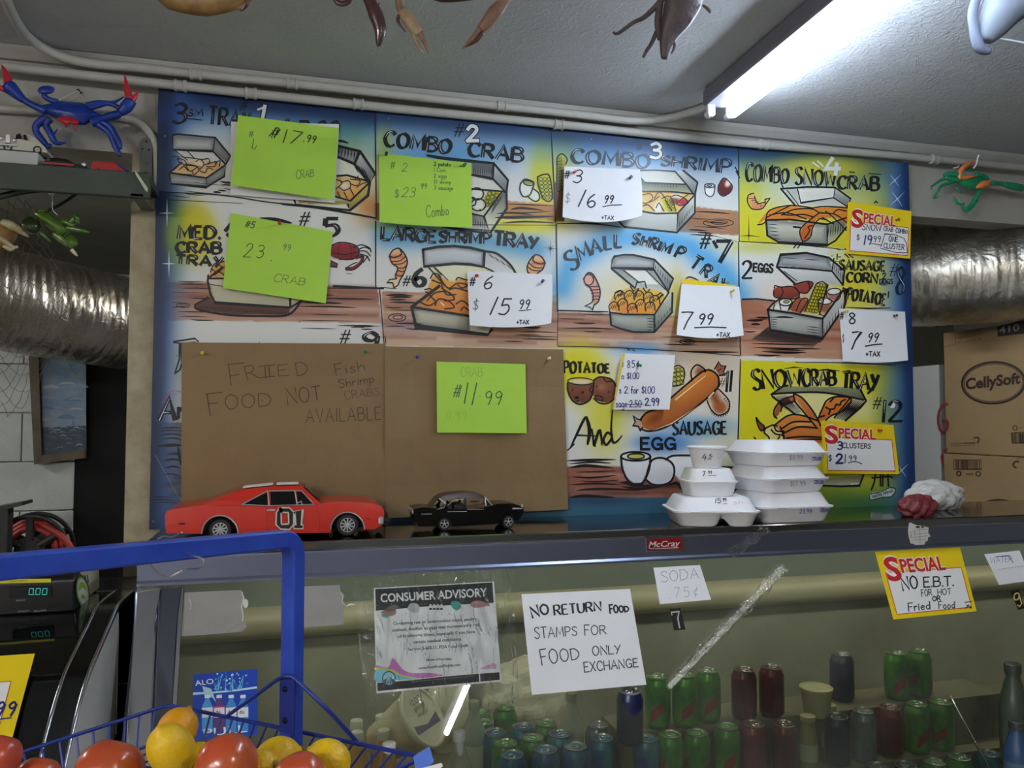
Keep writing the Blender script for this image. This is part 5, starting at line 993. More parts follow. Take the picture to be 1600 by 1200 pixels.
t, a, s = sheet('price_sheet', 'lime green sheet priced 11.99 stuck on the creased brown paper', 'price sheet', [(682, 565), (821, 569), (823, 677), (683, 676)], m_green, lambda u, v: .004+.004*v, .024)
a.z(Z10); a.fit('CRAB', (600, 275), (735, 272), 58, 52, .6, (140, 160, 80)); D = (30, 74, 66); a.write('#', (548, 402), 76, 1.2, D, ang=-2, slant=.28, wid=.8); a.line([(604, 330), (585, 402)], 1.1, D);  a.line([(645, 312), (622, 442)], 1.6, D); a.line([(700, 314), (670, 450)], 1.6, D); a.ell((720, 396), 3, 3, D, 3)
a.write('99', (745, 450), 84, 1.4, D, slant=.15, wid=1.05); a.fit('11.99', (510, 540), (640, 535), 46, 46, .5, (152, 176, 84))
a.build('handwriting', t)
for pts, lab in (([(600, 545), (640, 545)], None),): pass
# ---- 85c list
t, a, s = sheet('price_sheet', 'bent white list of single prices in blue pen beside the painted potatoes', 'price sheet', [(972, 552), (1055, 555), (1046, 640), (957, 640)], m_white, lambda u, v: .01+.03*u*u, .006)
a.z(Z11); a.fill([(490, 130), (507, 130), (437, 478), (430, 478)], (226, 200, 40), 1); a.write('85c/', (520, 218), 44, 1.3, BLUE, wid=.8); a.write('o $1.00', (485, 288), 38, 1.2, BLUE, wid=.8, sp=.12); a.write('s 2 for $1.00', (470, 378), 42, 1.3, BLUE, wid=.82, sp=.1); a.write('sage', (450, 465), 44, 1.3, BLUE, wid=.7, sp=.12); a.write('2.50', (535, 465), 42, 1.3, BLUE, wid=.75, sp=.14); a.line([(525, 448), (620, 446)], 1.3, BLUE); a.write('2.99', (632, 455), 46, 1.9, BLUE, wid=.85, sp=.16); a.write('1', (492, 215), 30, 1, BLUE)
a.build('handwriting', t)
# ---- SPECIAL cards
def special(label, corners, curl, base, body, bulge=(0, 0), p0=None, n=(0, -1, 0), frame=(.06, .3, .95, .92), title=(.05, .36, .70)):
    t, a, s = sheet('price_card', label, 'price card', corners, m_yellow, curl, base, bulge, p0, n)
    xy = lambda u, v: s.xy(u, v); u0, v0, u1, v1 = frame
    q = [xy(u0, v0), xy(u1, v0), xy(u1, v1), xy(u0, v1)]
    N = 8
    def edge(a_, b_): return [(a_[0]+(b_[0]-a_[0])*k/N, a_[1]+(b_[1]-a_[1])*k/N) for k in range(N)]
    ctr = xy((u0+u1)/2, (v0+v1)/2)
    for i in range(4):
        for j in range(1):
            pass
    for k in range(N):            # white writing field in strips so that it follows the curl
        for m in range(6):
            ua, ub = u0+(u1-u0)*k/N, u0+(u1-u0)*(k+1)/N; va, vb = v0+(v1-v0)*m/6, v0+(v1-v0)*(m+1)/6
            a.fill([xy(ua, va), xy(ub, va), xy(ub, vb), xy(ua, vb)], (234, 234, 230), 1)
    a.line(edge(q[0], q[1])+edge(q[1], q[2])+edge(q[2], q[3])+edge(q[3], q[0])+[q[0]], 1.2, (206, 60, 36), 2)
    ul, vt, ur = title; W_ = lambda u, v: xy(u, v)
    S0, S1 = W_(ul, vt+.07), W_(ul+.17, vt+.07); P0, P1 = W_(ul+.18, vt-.035), W_(ur, vt-.035)
    hS = math.dist(W_(ul, vt+.05), W_(ul, vt-.30)); hP = math.dist(W_(ur, vt-.03), W_(ur, vt-.24))
    nrm = (corners[3][0]-corners[0][0], corners[3][1]-corners[0][1]); l = math.hypot(*nrm); up = (-nrm[0]/l, -nrm[1]/l)
    for col, bold, lay in (((240, 236, 226), .075, 3), (RED, .03, 4)):
        a.type('S', S0, S1, hS, col, lay, bold, up=up); a.type('PECIAL', P0, P1, hP, col, lay, bold, up=up)
    body(a, s); a.build('handwriting', t); return t
def body1(a, s):
    a.z(Z4); a.fit('SNOW', (868, 636), (985, 645), 40, 36, 1.3, INK); a.fit('CRAB', (1002, 642), (1060, 648), 30, 24, 1.1, INK); a.fit('COMBO', (1078, 655), (1150, 660), 32, 20, 1.1, INK); a.write('$', (835, 700), 34, 1, INK); a.write('19', (880, 728), 56, 2, BLUE, slant=.1); a.write('99', (938, 712), 36, 1.2, INK, slant=.1); a.line([(928, 722), (985, 732)], 1.2, INK); a.fit('ONE', (1035, 708), (1090, 712), 34, 28, 1.4, INK); a.fit('CLUSTER', (1002, 750), (1130, 762), 32, 32, 1.2, INK)
    a.line([(985, 742), (1003, 690), (1010, 662), (1080, 668), (1130, 690), (1145, 720), (1152, 780), (1080, 778), (985, 752)], 1.2, (40, 46, 90), 3)
special('yellow special card for the snow crab combo, on the right edge of the board', [(1325, 315), (1424, 330), (1422, 404), (1322, 396)], lambda u, v: .004+.02*u*u, .005, body1, frame=(.05, .36, .96, .94), title=(.06, .40, .74))
def body2(a, s):
    a.z(Z12); a.write('3', (955, 742), 56, 2.4, BLUE, wid=1.1); a.fit('CLUSTERS', (990, 730), (1190, 735), 36, 32, 1.3, INK); a.write('$', (890, 825), 44, 1.2, BLUE); a.write('2', (945, 842), 66, 3.2, BLUE, wid=1.2); a.write('1', (1005, 838), 60, 1.6, INK); a.write('99', (1035, 822), 36, 1.2, INK, wid=1.2, sp=.3); a.line([(1030, 838), (1080, 828), (1128, 845)], 1.4, INK, smooth=True)
special('yellow special card for three clusters, beside the white foam boxes', [(1283, 657), (1396, 664), (1405, 741), (1286, 740)], lambda u, v: .004+.014*u*v, .005, body2, frame=(.06, .32, .95, .94), title=(.04, .36, .72))

# ================================================================== push pins
def pin_mesh(col):
    h = MB(); h.lathe([(.0014, .006), (.0045, .006), (.0048, .0075), (.003, .010), (.0026, .016), (.0042, .0185), (.0046, .0205), (.003, .022)], 14)
    n = MB(); n.lathe([(.0006, -.004), (.0006, .0065)], 6); return h, n
m_needle = mat('pin_steel', (190, 190, 190), .3, 1)
PINC = {'red': (196, 50, 40), 'blue': (40, 66, 150), 'yellow': (214, 196, 40), 'green': (30, 120, 60), 'white': (226, 220, 206), 'navy': (40, 50, 90), 'brown': (150, 90, 40)}
def pin(px, py, col, label, lift, s=Vector((0, 0, 0))):
    P = U(px, py, B0+Vector((0, -lift, 0)), (0, -1, 0)); t = thing('push_pin', label, 'push pin', P, 0, 'push pins on the menu board')
    t.rotation_euler = (math.radians(90+random.uniform(-6, 14)), math.radians(random.uniform(-16, 6)), 0)
    h, n = pin_mesh(col); h.build('head', mat('pin_'+col, PINC[col], .3), t, smooth=True, auto=40); n.build('needle', m_needle, t)
for px, py, col, lab, lift in ((437, 350, 'red', 'red push pin in the tilted green number 5 sheet', .007), (603, 243, 'navy', 'dark blue push pin in the corner of the green 23.99 combo sheet', .005), (725, 258, 'green', 'small green push pin at the upper right of the green 23.99 combo sheet', .005), (896, 270, 'red', 'red push pin beside the number 3 on the curled 16.99 sheet', .014), (983, 279, 'navy', 'dark push pin at the upper right of the white 16.99 sheet', .016),
        (743, 431, 'red', 'red push pin over the number 6 on the white 15.99 sheet', .01), (846, 441, 'blue', 'blue push pin at the right of the white 15.99 sheet', .012), (1141, 456, 'yellow', 'yellow push pin in the white 7.99 sheet', .026), (1395, 494, 'navy', 'dark blue push pin at the right of the white number 8 sheet', .006), (1318, 487, 'yellow', 'yellow green push pin at the left corner of the number 8 sheet', .005),
        (317, 551, 'yellow', 'yellow push pin at the left of the lettered brown paper', .017), (571, 550, 'green', 'green push pin at the right of the lettered brown paper', .017), (651, 558, 'blue', 'blue push pin in the creased brown paper', .017), (856, 561, 'white', 'white push pin in the creased brown paper', .017), (997, 570, 'green', 'green push pin in the bent list of single prices', .02), (1371, 672, 'red', 'red push pin in the three clusters special card', .008), (1398, 345, 'brown', 'brown push pin in the snow crab special card', .012)):
    pin(px, py, col, lab, lift)
# ================================================================== steel display case under the board
m_steel = mat('brushed_steel', (150, 158, 186), .3, 1, nscale=5, rvar=.04)
m_steel_top = mat('polished_steel', (150, 152, 156), .1, 1, nscale=9, rvar=.07)
m_chrome = mat('chrome_trim', (196, 198, 204), .12, 1, nscale=6, rvar=.05)
m_liner = mat('case_liner_cream', (168, 170, 160), .5, noise=(146, 146, 134), nscale=3)
m_liner2 = mat('case_liner_green', (118, 128, 124), .5, noise=(108, 118, 114), nscale=4)
m_glass = glass_mat('case_glass', (222, 228, 214), .07, (176, 178, 160), refl=1.0)
m_black = mat('gasket_black', (16, 16, 18), .5)
FY = -.346; FH = .089
GD = Vector((0, -math.cos(math.radians(64)), -math.sin(math.radians(64)))); GN = Vector((0, -math.sin(math.radians(64)), math.cos(math.radians(64))))
GP = Vector((0, FY+.008, ZC-FH-.004)); CX0, CX1 = .03, 4.0
case = thing('display_case', 'long steel refrigerated display case with slanted glass, full of soda cans', 'display case', ((CX0+CX1)/2, -.2, 0))
def part(b, name, m, p, **k): return b.build(name, m, p, world=True, **k)
b = MB(); b.box(((CX0+CX1)/2, (FY+.03)/2, ZC-.012), (CX1-CX0, .03-FY, .024)); bevel(part(b, 'top_panel', m_steel_top, case), .004)
b = MB(); b.loft([[Vector((x, FY+y, ZC+z)) for y, z in ((.012, -.0245), (.0005, -.0245), (.0, -.028), (0, -FH+.012), (-.004, -FH+.006), (-.004, -FH), (.012, -FH))] for x in (CX0, CX1)]); part(b, 'front_rail', m_steel, case)
b = MB(); b.box(((CX0+CX1)/2, -.025, (ZC-.03+.35)/2), (CX1-CX0-.04, .01, ZC-.03-.35)); part(b, 'back_wall', m_liner, case)
b = MB()
b.box(((CX0+CX1)/2, -.040, ZC-.125), (CX1-CX0-.04, .018, .19)); part(b, 'upper_liner', m_liner2, case)
b = MB(); b.loft([[Vector((x, -.045-.045*math.sin(t), ZC-.262+.045*math.cos(t))) for t in [math.pi*k/10 for k in range(11)]] for x in (CX0+.02, CX1-.02)]); part(b, 'light_cover', mat('lamp_cover_cream', (182, 176, 154), .4), case, smooth=True, auto=40)
b = MB(); b.box(((CX0+CX1)/2, -.26, ZC-.651), (CX1-CX0-.04, .46, .02)); b.box(((CX0+CX1)/2, -.485, ZC-.70), (CX1-CX0-.04, .012, .12)); part(b, 'shelf', mat('case_shelf', (150, 142, 118), .45, noise=(128, 118, 96), nscale=4), case)
b = MB(); b.box((1.82, -.345, ZC-.58), (1.22, .14, .122)); part(b, 'riser', mat('case_riser', (130, 124, 104), .5), case)
b = MB(); b.box(((CX0+CX1)/2, -.545, ZC-.769), (CX1-CX0-.04, .13, .012)); part(b, 'lower_shelf', m_liner, case)
b = MB(); L = .74; w0, w1 = GP+GN*.003, GP-GN*.003
for x0, x1 in ((CX0+.09, CX1-.01),):
    b.prism([Vector((x0, 0, 0))+w1, Vector((x1, 0, 0))+w1, Vector((x1, 0, 0))+w1+GD*L, Vector((x0, 0, 0))+w1+GD*L], GN*.006)
b.m = [0 if k in (0, 2) else 1 for k in range(len(b.f))]
nz = [((Vector(b.v[f[1]])-Vector(b.v[f[0]])).cross(Vector(b.v[f[2]])-Vector(b.v[f[0]]))).normalized() for f in b.f]
cen = [sum((Vector(b.v[i]) for i in f), Vector())/len(f) for f in b.f]; b.m = [0 if abs(n_.dot(GN)) > .9 and (c_-GP).dot(GN) > 0 else 1 for n_, c_ in zip(nz, cen)]
part(b, 'front_glass', (m_glass, glass_mat('clear_inner', (244, 248, 244), refl=0)), case)
b = MB(); b.tube([(CX0+.1, -.30, ZC-.045), (CX1-.1, -.30, ZC-.045)], .011, 10); part(b, 'case_fill_lamp', mat('case_fill_glow', (255, 244, 226), .5, emit=CASE_FILL), case)  # hidden tube added to brighten the case interior
b = MB(); e = GP+GD*L; b.box(((CX0+CX1)/2, e.y+.03, (e.z)/2), (CX1-CX0, .06, e.z)); part(b, 'front_apron', m_steel, case)
b = MB(); b.prism([(CX0, FY, ZC-.03), (CX0, -.02, ZC-.03), (CX0, -.02, .3), (CX0, e.y, .3), (CX0, e.y+.01, e.z), (CX0, FY+.01, ZC-FH)], (.012, 0, 0)); part(b, 'end_panel', m_liner2, case)
def glasspoly(name, pts, off, th, m, parent, bev=.002):
    P = [U(x, y, GP+GN*off, GN) for x, y in pts]; b = MB(); b.prism([p-GN*th for p in P], GN*th)
    o = part(b, name, m, parent); bevel(o, bev); return o
glasspoly('corner_post', [(212, 924), (247, 922), (245, 965), (239, 1100), (228, 1260), (194, 1260), (201, 1108), (209, 985)], .022, .02, m_chrome, case, .006)
m_post = mat('post_steel', (112, 116, 130), .22, 1)
glasspoly('glass_stop', [(250, 922), (282, 919), (277, 965), (269, 1100), (258, 1260), (230, 1260), (241, 1100), (247, 965)], .012, .012, m_post, case, .003)
glasspoly('gasket', [(282, 919), (287, 919), (276, 1100), (266, 1260), (259, 1260), (270, 1100), (278, 965)], .008, .01, m_chrome, case, .002)
# maker's plate on the rail
SF = Surf((0, FY, 0), (0, -1, 0))
def plate():
    P = lambda x, y, o=0: SF.pt(x, y, o)
    q = [(1009, 840), (1067, 838), (1069, 860), (1010, 862)]; b = MB(); b.prism([P(*p) for p in q], (0, -.003, 0)); o = part(b, 'maker_plate', m_chrome, case); bevel(o, .001)
    a = Art(SF, base=.0033, step=.0002); a.fill([(1011, 842), (1065, 840.3), (1066.6, 858), (1012, 860)], (130, 22, 30), 1)
    a.type('McCray', (1013.5, 855.5), (1063, 853), 9.5, (206, 200, 196), 2, .012, .25); a.line([(1014, 857), (1024, 857.5), (1060, 855.6)], .9, (206, 200, 196), 2)
    a.mb.build('plate_lettering', mat('plate_enamel', rough=.25, attr=True), o, world=True)
plate()
# chrome rod added for the tube-reflection streak at the right of the glass
b = MB(); b.tube([U(1484, 1086, GP-GN*.05, GN), U(1513, 1140, GP-GN*.03, GN), U(1548, 1204, GP-GN*.012, GN), U(1590, 1285, GP-GN*.012, GN)], [.0012, .003, .004, .004], 8); part(b, 'tube_streak', m_chrome, case, smooth=True)

# ---------------------------------------------------------------- things stuck on the glass and rail
m_tape = mat('grey_backing_paper', (150, 148, 144), .75, noise=(140, 138, 134), nscale=12)
def stuck(name, label, cat, pts, m, surf, th=.0006, smooth=False):
    P = [surf.pt(x, y, .0032 if surf is SGL else .0005) for x, y in pts]; c = sum(P, Vector())/len(P); t = thing(name, label, cat, c); b = MB(); b.prism(P, surf.n*th); part(b, 'paper', m, t); return t
SGL = Surf(GP, GN)
t = stuck('torn_paper', 'torn grey paper left on the glass beside the chrome corner post', 'paper scrap', [(288, 926), (330, 924), (377, 922), (379, 930), (384, 936), (380, 950), (381, 960), (380, 968), (386, 979), (377, 987), (356, 989), (320, 992), (284, 994)], m_tape, SGL)
a = Art(SGL, base=.0042); a.line([(378, 925), (381, 935), (377, 948), (380, 962), (379, 970)], 1.6, (206, 204, 200), 1); a.ell((384, 943), 4, 7, (206, 206, 204), 1); a.line([(296, 936), (299, 945), (297, 952)], 1.2, (190, 188, 184), 1); a.line([(352, 989), (368, 979), (384, 970)], .6, (120, 118, 114), 1); a.build('tear', t)
t = stuck('torn_paper', 'torn grey paper on the glass to the right of the blue post', 'paper scrap', [(452, 918), (482, 916), (531, 914), (532, 924), (538, 930), (536, 938), (540, 946), (536, 958), (538, 968), (536, 976), (510, 978), (482, 980), (452, 983)], m_tape, SGL)
a = Art(SGL, base=.0042); a.line([(533, 926), (536, 932), (534, 940), (539, 946)], 1, (200, 198, 194), 1); a.line([(541, 947), (548, 944), (555, 945)], 3, (226, 220, 206), 1, taper=.6); a.build('tear', t)
# blue PULL sticker
m_alo = mat('sticker_blue', (14, 62, 168), .3)
t, a, s = sheet('pull_sticker', 'blue bottle-water sticker lettered pull, low on the case glass', 'sticker', [(302, 1054), (402, 1045), (402, 1148), (300, 1158)], m_alo, None, .004, p0=GP, n=GN)
a.z((250, 960, 5)); r = random.Random(4)
a.fill([(258, 610), (400, 605), (560, 590), (758, 562), (758, 578), (560, 604), (400, 618), (258, 630)], (190, 220, 240), 2)
for k in range(46):
    x, y = r.gauss(530, 70), r.uniform(460, 600); a.ell((x, y), r.uniform(3, 11), r.uniform(3, 9), r.choice([(60, 150, 214), (120, 200, 236), (200, 232, 246), (40, 120, 200)]), 3, n=8)
for k in range(16): x = 530+r.uniform(-110, 130); a.line([(x, 590), (x+r.uniform(-40, 40), r.uniform(470, 540))], r.uniform(.6, 1.8), (110, 196, 232), 3, taper=.8)
a.fill([(330, 560), (400, 580), (440, 690), (410, 650), (350, 640)], (170, 214, 220), 3)
for x, c in ((370, (60, 150, 210)), (462, (80, 40, 110)), (556, (50, 130, 200)), (648, (50, 130, 200))):
    a.fill([(x-42, 980-60), (x-42, 720), (x-18, 670), (x-18, 650), (x+18, 650), (x+18, 670), (x+42, 720), (x+42, 920)], c, 4); a.fill([(x-22, 655), (x-20, 630), (x+20, 627), (x+22, 652)], (224, 230, 236), 5); a.fill([(x-42, 730), (x+42, 725), (x+42, 800), (x-42, 808)], (222, 226, 226) if c != (80, 40, 110) else (232, 214, 226), 5)
    a.write('do', (x-26, 775), 30, .9, (40, 50, 60), 6)
a.line([(420, 722), (505, 716)], 1.2, (200, 40, 120), 6); a.line([(420, 800), (505, 795)], 1.2, (200, 40, 120), 6)
a.type('ALO', (276, 558), (420, 540), 42, (232, 238, 240), 6, .004); a.type('PULL', (345, 955), (680, 918), 62, (226, 234, 240), 7, .004)
a.build('print', t)
# consumer advisory
t, a, s = sheet('advisory_notice', 'white and black consumer advisory notice taped on the case glass', 'notice', [(584, 919), (772, 908.5), (783.5, 1064.7), (588, 1083.5)], m_white, None, .0036, p0=GP, n=GN)
a.z((550, 880, 5.333)); K = (22, 22, 24)
a.fill([(193, 215), (1170, 160), (1180, 330), (600, 362), (198, 396)], K, 1)
a.type('CONSUMER ADVISORY', (240, 325), (1128, 275), 72, (232, 232, 234), 2, .02)
for txt, p0, p1, h in (('Consuming raw or undercooked meats, poultry,', (345, 515), (1048, 475), 27), ('seafood, shellfish or eggs may increase your risk', (335, 570), (1068, 523), 27), ('of foodborne illness, especially if you have', (385, 622), (1024, 582), 27), ('certain medical conditions.', (512, 670), (916, 642), 27), ('Section 3-603.11, FDA Food Code', (468, 730), (966, 695), 27), ('Division of Food Safety', (618, 815), (832, 805), 20), ('www.FreshFromFlorida.com', (552, 885), (904, 855), 24)): a.type(txt, p0, p1, h, (44, 46, 54), 2, .014)
r = random.Random(3)
for pts, col in (([(245, 425), (300, 440), (300, 455), (260, 450)], (80, 190, 170)), ([(240, 410), (300, 385), (365, 395), (355, 430), (300, 440)], (168, 128, 116)), ([(275, 385), (345, 345), (385, 360), (360, 395), (300, 408)], (110, 96, 92)), ([(462, 380), (490, 335), (545, 340), (568, 385), (545, 410), (490, 405)], (190, 196, 196)), ([(822, 335), (850, 315), (895, 325), (910, 360), (880, 392), (840, 375)], (60, 160, 150)), ([(985, 345), (1020, 315), (1090, 318), (1135, 345), (1090, 365), (1020, 370)], (176, 128, 124)), ([(1120, 340), (1145, 325), (1140, 362)], (176, 128, 124))): a.fill(pts, col, 3, smooth=True)
for k in range(4): a.fill([(642+k*30, 385), (642+k*30, 352), (655+k*30, 338), (668+k*30, 352), (668+k*30, 385)], (226, 226, 228), 3); a.fill([(644+k*30, 374), (666+k*30, 373), (666+k*30, 388), (644+k*30, 389)], K, 4)
a.fill([(200, 850), (300, 870), (340, 790), (420, 880), (500, 915), (640, 915), (760, 935), (560, 958), (400, 935), (300, 905), (205, 885)], (204, 120, 196), 2, smooth=True); a.fill([(203, 868), (330, 885), (420, 930), (560, 960), (380, 955), (205, 900)], (214, 210, 90), 3, smooth=True); a.fill([(205, 888), (330, 905), (420, 945), (560, 968), (380, 972), (206, 990)], (130, 206, 226), 4, smooth=True)
a.fill([(1060, 880), (1180, 830), (1205, 850), (1200, 880)], (214, 170, 210), 2); a.fill([(210, 998), (500, 975), (760, 945), (1228, 908), (1232, 972), (214, 1066)], K, 5); a.fill([(1056, 922), (1066, 921), (1070, 985), (1060, 986)], (210, 212, 214), 6)
a.ell((308, 960), 58, 62, (38, 84, 104), 6); a.ell((308, 960), 48, 52, (150, 206, 220), 7); a.fill([(262, 975), (308, 945), (354, 972), (340, 1005), (280, 1005)], (52, 92, 108), 8); a.line([(308, 950), (308, 1008)], 1, (190, 220, 226), 9); a.line([(285, 1000), (308, 950), (332, 1000)], .8, (190, 220, 226), 9)
a.type('Florida Department of Agriculture and Consumer Services', (500, 992), (1010, 945), 12, (130, 134, 140), 6)
a.build('print', t)
# hand-lettered notice
t, a, s = sheet('handwritten_notice', 'white notice hand-lettered no return food stamps, on the case glass', 'notice', [(814.7, 928.4), (984.4, 920), (1010, 1069.8), (831, 1085.7)], m_white, lambda u, v: .002*v, .0036, p0=GP, n=GN)
a.z((780, 880, 5.333)); K = (26, 26, 36)
a.fit('NO', (280, 455), (418, 415), 92, 74, 3, K, 3); a.fit('RETURN', (462, 435), (850, 395), 84, 76, 2.6, K, 3, nib=NIB); a.fit('FOOD', (925, 418), (1080, 400), 70, 34, 2.6, K, 3)
a.fit('STAMPS', (298, 630), (650, 600), 96, 70, 1.4, K, 3); a.fit('FOR', (715, 602), (890, 588), 86, 64, 1.4, K, 3); a.fit('FOOD', (358, 850), (672, 795), 130, 80, 1.6, K, 3); a.fit('ONLY', (780, 770), (1012, 750), 78, 66, 1.5, K, 3); a.fit('EXCHANGE', (712, 908), (1158, 862), 82, 68, 1.5, K, 3)
a.build('handwriting', t)
t, a, s = sheet('handwritten_notice', 'small white note pencilled soda .75 above the number seven', 'notice', [(1021, 887), (1093.6, 882.7), (1111, 937), (1031, 944)], m_white, None, .0036, p0=GP, n=GN)
a.fit('SODA', (1034, 910), (1092, 903), 17, 15, .8, (120, 122, 134)); a.write('.75c/', (1046, 935), 16, .7, (140, 142, 152), ang=-4, sp=.4); a.build('handwriting', t)
m_blk = mat('number_black', (14, 14, 15), .4)
t, a, s = sheet('number_sticker', 'black number sticker with a silver seven on the case glass', 'sticker', [(1046, 951), (1063.5, 950), (1071, 983.7), (1053, 985)], m_blk, None, .0036, p0=GP, n=GN)
a.line([(1049, 957), (1061, 955.5), (1059, 966), (1062, 981)], 2.2, (190, 182, 160), 2); a.line([(1049, 956), (1050, 961)], 1.4, (190, 182, 160), 2); a.build('print', t)
t, a, s = sheet('number_sticker', 'black number sticker with a gold nine near the glass edge', 'sticker', [(1579, 924), (1592, 922), (1601, 950.5), (1591, 953)], m_blk, None, .0036, p0=GP, n=GN)
a.ring((1588.5, 932), 4, 5.5, 2, (214, 186, 110), 2, 15); a.line([(1593, 932), (1596.5, 943), (1593, 948), (1590, 945)], 2, (214, 186, 110), 2); a.build('print', t)
def body3(a, s):
    a.z((1200, 820, 4)); a.fit('NO', (845, 412), (940, 392), 82, 74, 2.4, INK); a.fit('E.B.T.', (975, 390), (1160, 380), 62, 58, 2.2, INK, sp=.14); a.fit('FOR', (962, 448), (1025, 440), 42, 38, 1.3, INK); a.fit('HOT', (1062, 440), (1145, 434), 38, 36, 1.2, INK); a.fit('OR', (1030, 476), (1078, 472), 28, 28, 1.7, INK); a.fit('Fried', (880, 540), (1015, 526), 50, 48, 1.7, INK); a.fit('Food', (1068, 524), (1168, 520), 44, 40, 1.5, INK)
    a.lines([[(1235, 522), (1255, 500), (1272, 515)], [(1240, 500), (1270, 522)], [(1230, 485), (1275, 478)]], 1.4, INK)
special('yellow special card on the glass reading no E.B.T. for hot or fried food', [(1367, 862), (1500, 855), (1526, 955), (1396, 968)], None, .0036, body3, p0=GP, n=GN, frame=(.055, .31, .95, .93), title=(.06, .36, .76))
t, a, s = sheet('handwritten_notice', 'creased white note in pen above the gold number nine', 'notice', [(1538, 866), (1593, 860), (1612, 907), (1561, 914)], m_white, lambda u, v: .006*(1-abs(2*v-1)), .0036, p0=GP, n=GN)
a.fit('WATER', (1548, 880), (1582, 877), 9, 8, .7, (120, 124, 150)); a.line([(1556, 870), (1576, 868), (1583, 879)], 1.2, (50, 60, 140)); a.line([(1558, 890), (1602, 884)], .6, (170, 172, 176)); a.build('handwriting', t)
# clear film over the advisory, rail tape, and a strip for the tube reflection
m_film = glass_mat('clear_film', (253, 254, 253), 0, rough=.05, bump=.6, bscale=24, refl=.55, stretch=(1.6, .6, .6))
def film(name, label, corners, curl, off, m, p0, n, nu=30, nv=30):
    t, a, s = sheet(name, label, 'clear film', corners, m, curl, off, p0=p0, n=n, nu=nu, nv=nv); return t
def crinkle(u, v): return .0035*(1+math.sin(23*u+4*math.sin(7*v))*math.sin(5*v+2))+.002*math.sin(41*u+9*v)
film('clear_wrap', 'crinkled clear plastic film taped over the consumer advisory', [(548, 905), (800, 886), (812, 1100), (575, 1128)], crinkle, .012, m_film, GP, GN)
def clear_strips():
    P = [SF.pt(1198, 822, .0015), SF.pt(1172, 846, .0015), SF.pt(1142, 872, .004)]
    Q = [(1226, 884), (1206, 905), (1180, 935), (1150, 965), (1118, 995), (1090, 1022), (1066, 1056)]  # path of the tube's reflection on the glass, built as a strip
    for nm, lab, pts, n, sf in (('clear_strip', 'crinkled clear strip shaped like the tube reflection down the slanted glass', Q, GN, SGL), ('clear_strip', 'crinkled clear tape stuck across the steel rail', [(1198, 824), (1184, 836), (1165, 850), (1140, 868)], Vector((0, -1, 0)), SF)):
        mid = sf.pt(*pts[len(pts)//2], .004); t = thing(nm, lab, 'tape', mid); b = MB(); r = random.Random(5); n_ = 9; G = []
        C = [(p.x, p.y) for p in catmull([(x, y, 0) for x, y in pts], 8)]
        for i, (x, y) in enumerate(C):
            w_ = 10+3*math.sin(i*.7); G.append([sf.pt(x+w_*(j/(n_-1)-.5)*1.3+r.uniform(-1, 1), y+w_*(j/(n_-1)-.5)*.9+r.uniform(-1, 1), .004+.006*abs(math.sin(j*1.7+i*1.9))) for j in range(n_)])
        b.v = [tuple(p) for g in G for p in g]
        for i in range(len(G)-1):
            for j in range(n_-1): a_ = i*n_+j; b.face((a_, a_+1, a_+n_+1, a_+n_))
        part(b, 'film', m_film, t)
clear_strips()
t = stuck('torn_label', 'torn white label remnant on the steel rail above the yellow special card', 'label', [(1300+x/5.333, 650+y/5.333) for x, y in ((640, 895), (655, 888), (690, 905), (720, 912), (760, 908), (780, 925), (805, 930), (800, 970), (822, 1005), (800, 1008), (795, 1040), (775, 1045), (770, 1075), (690, 1078), (685, 1065), (655, 1062), (640, 1010), (632, 960))], mat('label_white', (206, 206, 200), .7), SF)
a = Art(SF, base=.0015); a.z((1300, 650, 5.333)); K = (120, 120, 116)
a.lines([[(655, 965), (690, 955), (690, 1010), (660, 1015), (655, 965)], [(700, 950), (795, 945)], [(690, 985), (805, 975)], [(690, 1010), (800, 1000)], [(670, 1035), (790, 1025)], [(730, 930), (735, 1060)]], .6, K, 1); a.ell((715, 925), 18, 10, (70, 60, 50), 2); a.ell((755, 920), 14, 16, (120, 90, 60), 2); a.build('print', t)

# ---------------------------------------------------------------- cans and bottles inside
m_alu = mat('aluminium_lid', (176, 178, 180), .3, .9)
def can_mat(name, rgb, rgb2, accent=None): return mat(name, rgb, .3, .25, noise=rgb2, nscale=26, stretch=(1, 1, .6))
CANS = {'green': ('green soda can', can_mat('can_green', (30, 124, 50), (110, 176, 50))), 'blue': ('blue soda can', can_mat('can_blue', (30, 56, 156), (50, 150, 160))), 'darkred': ('dark red soda can', can_mat('can_dark_red', (92, 34, 46), (120, 40, 56))), 'pink': ('pinkish red soda can', can_mat('can_pink', (128, 44, 66), (150, 70, 84))), 'purple': ('violet grey tall can', can_mat('can_violet', (92, 86, 126), (70, 70, 100))), 'red': ('red soda can', can_mat('can_red', (140, 24, 30), (90, 30, 36))), 'silver': ('silver soda can', can_mat('can_silver', (140, 146, 158), (96, 104, 130))), 'navy': ('navy soda can', can_mat('can_navy', (24, 30, 66), (40, 50, 96)))}
_cproto = {}
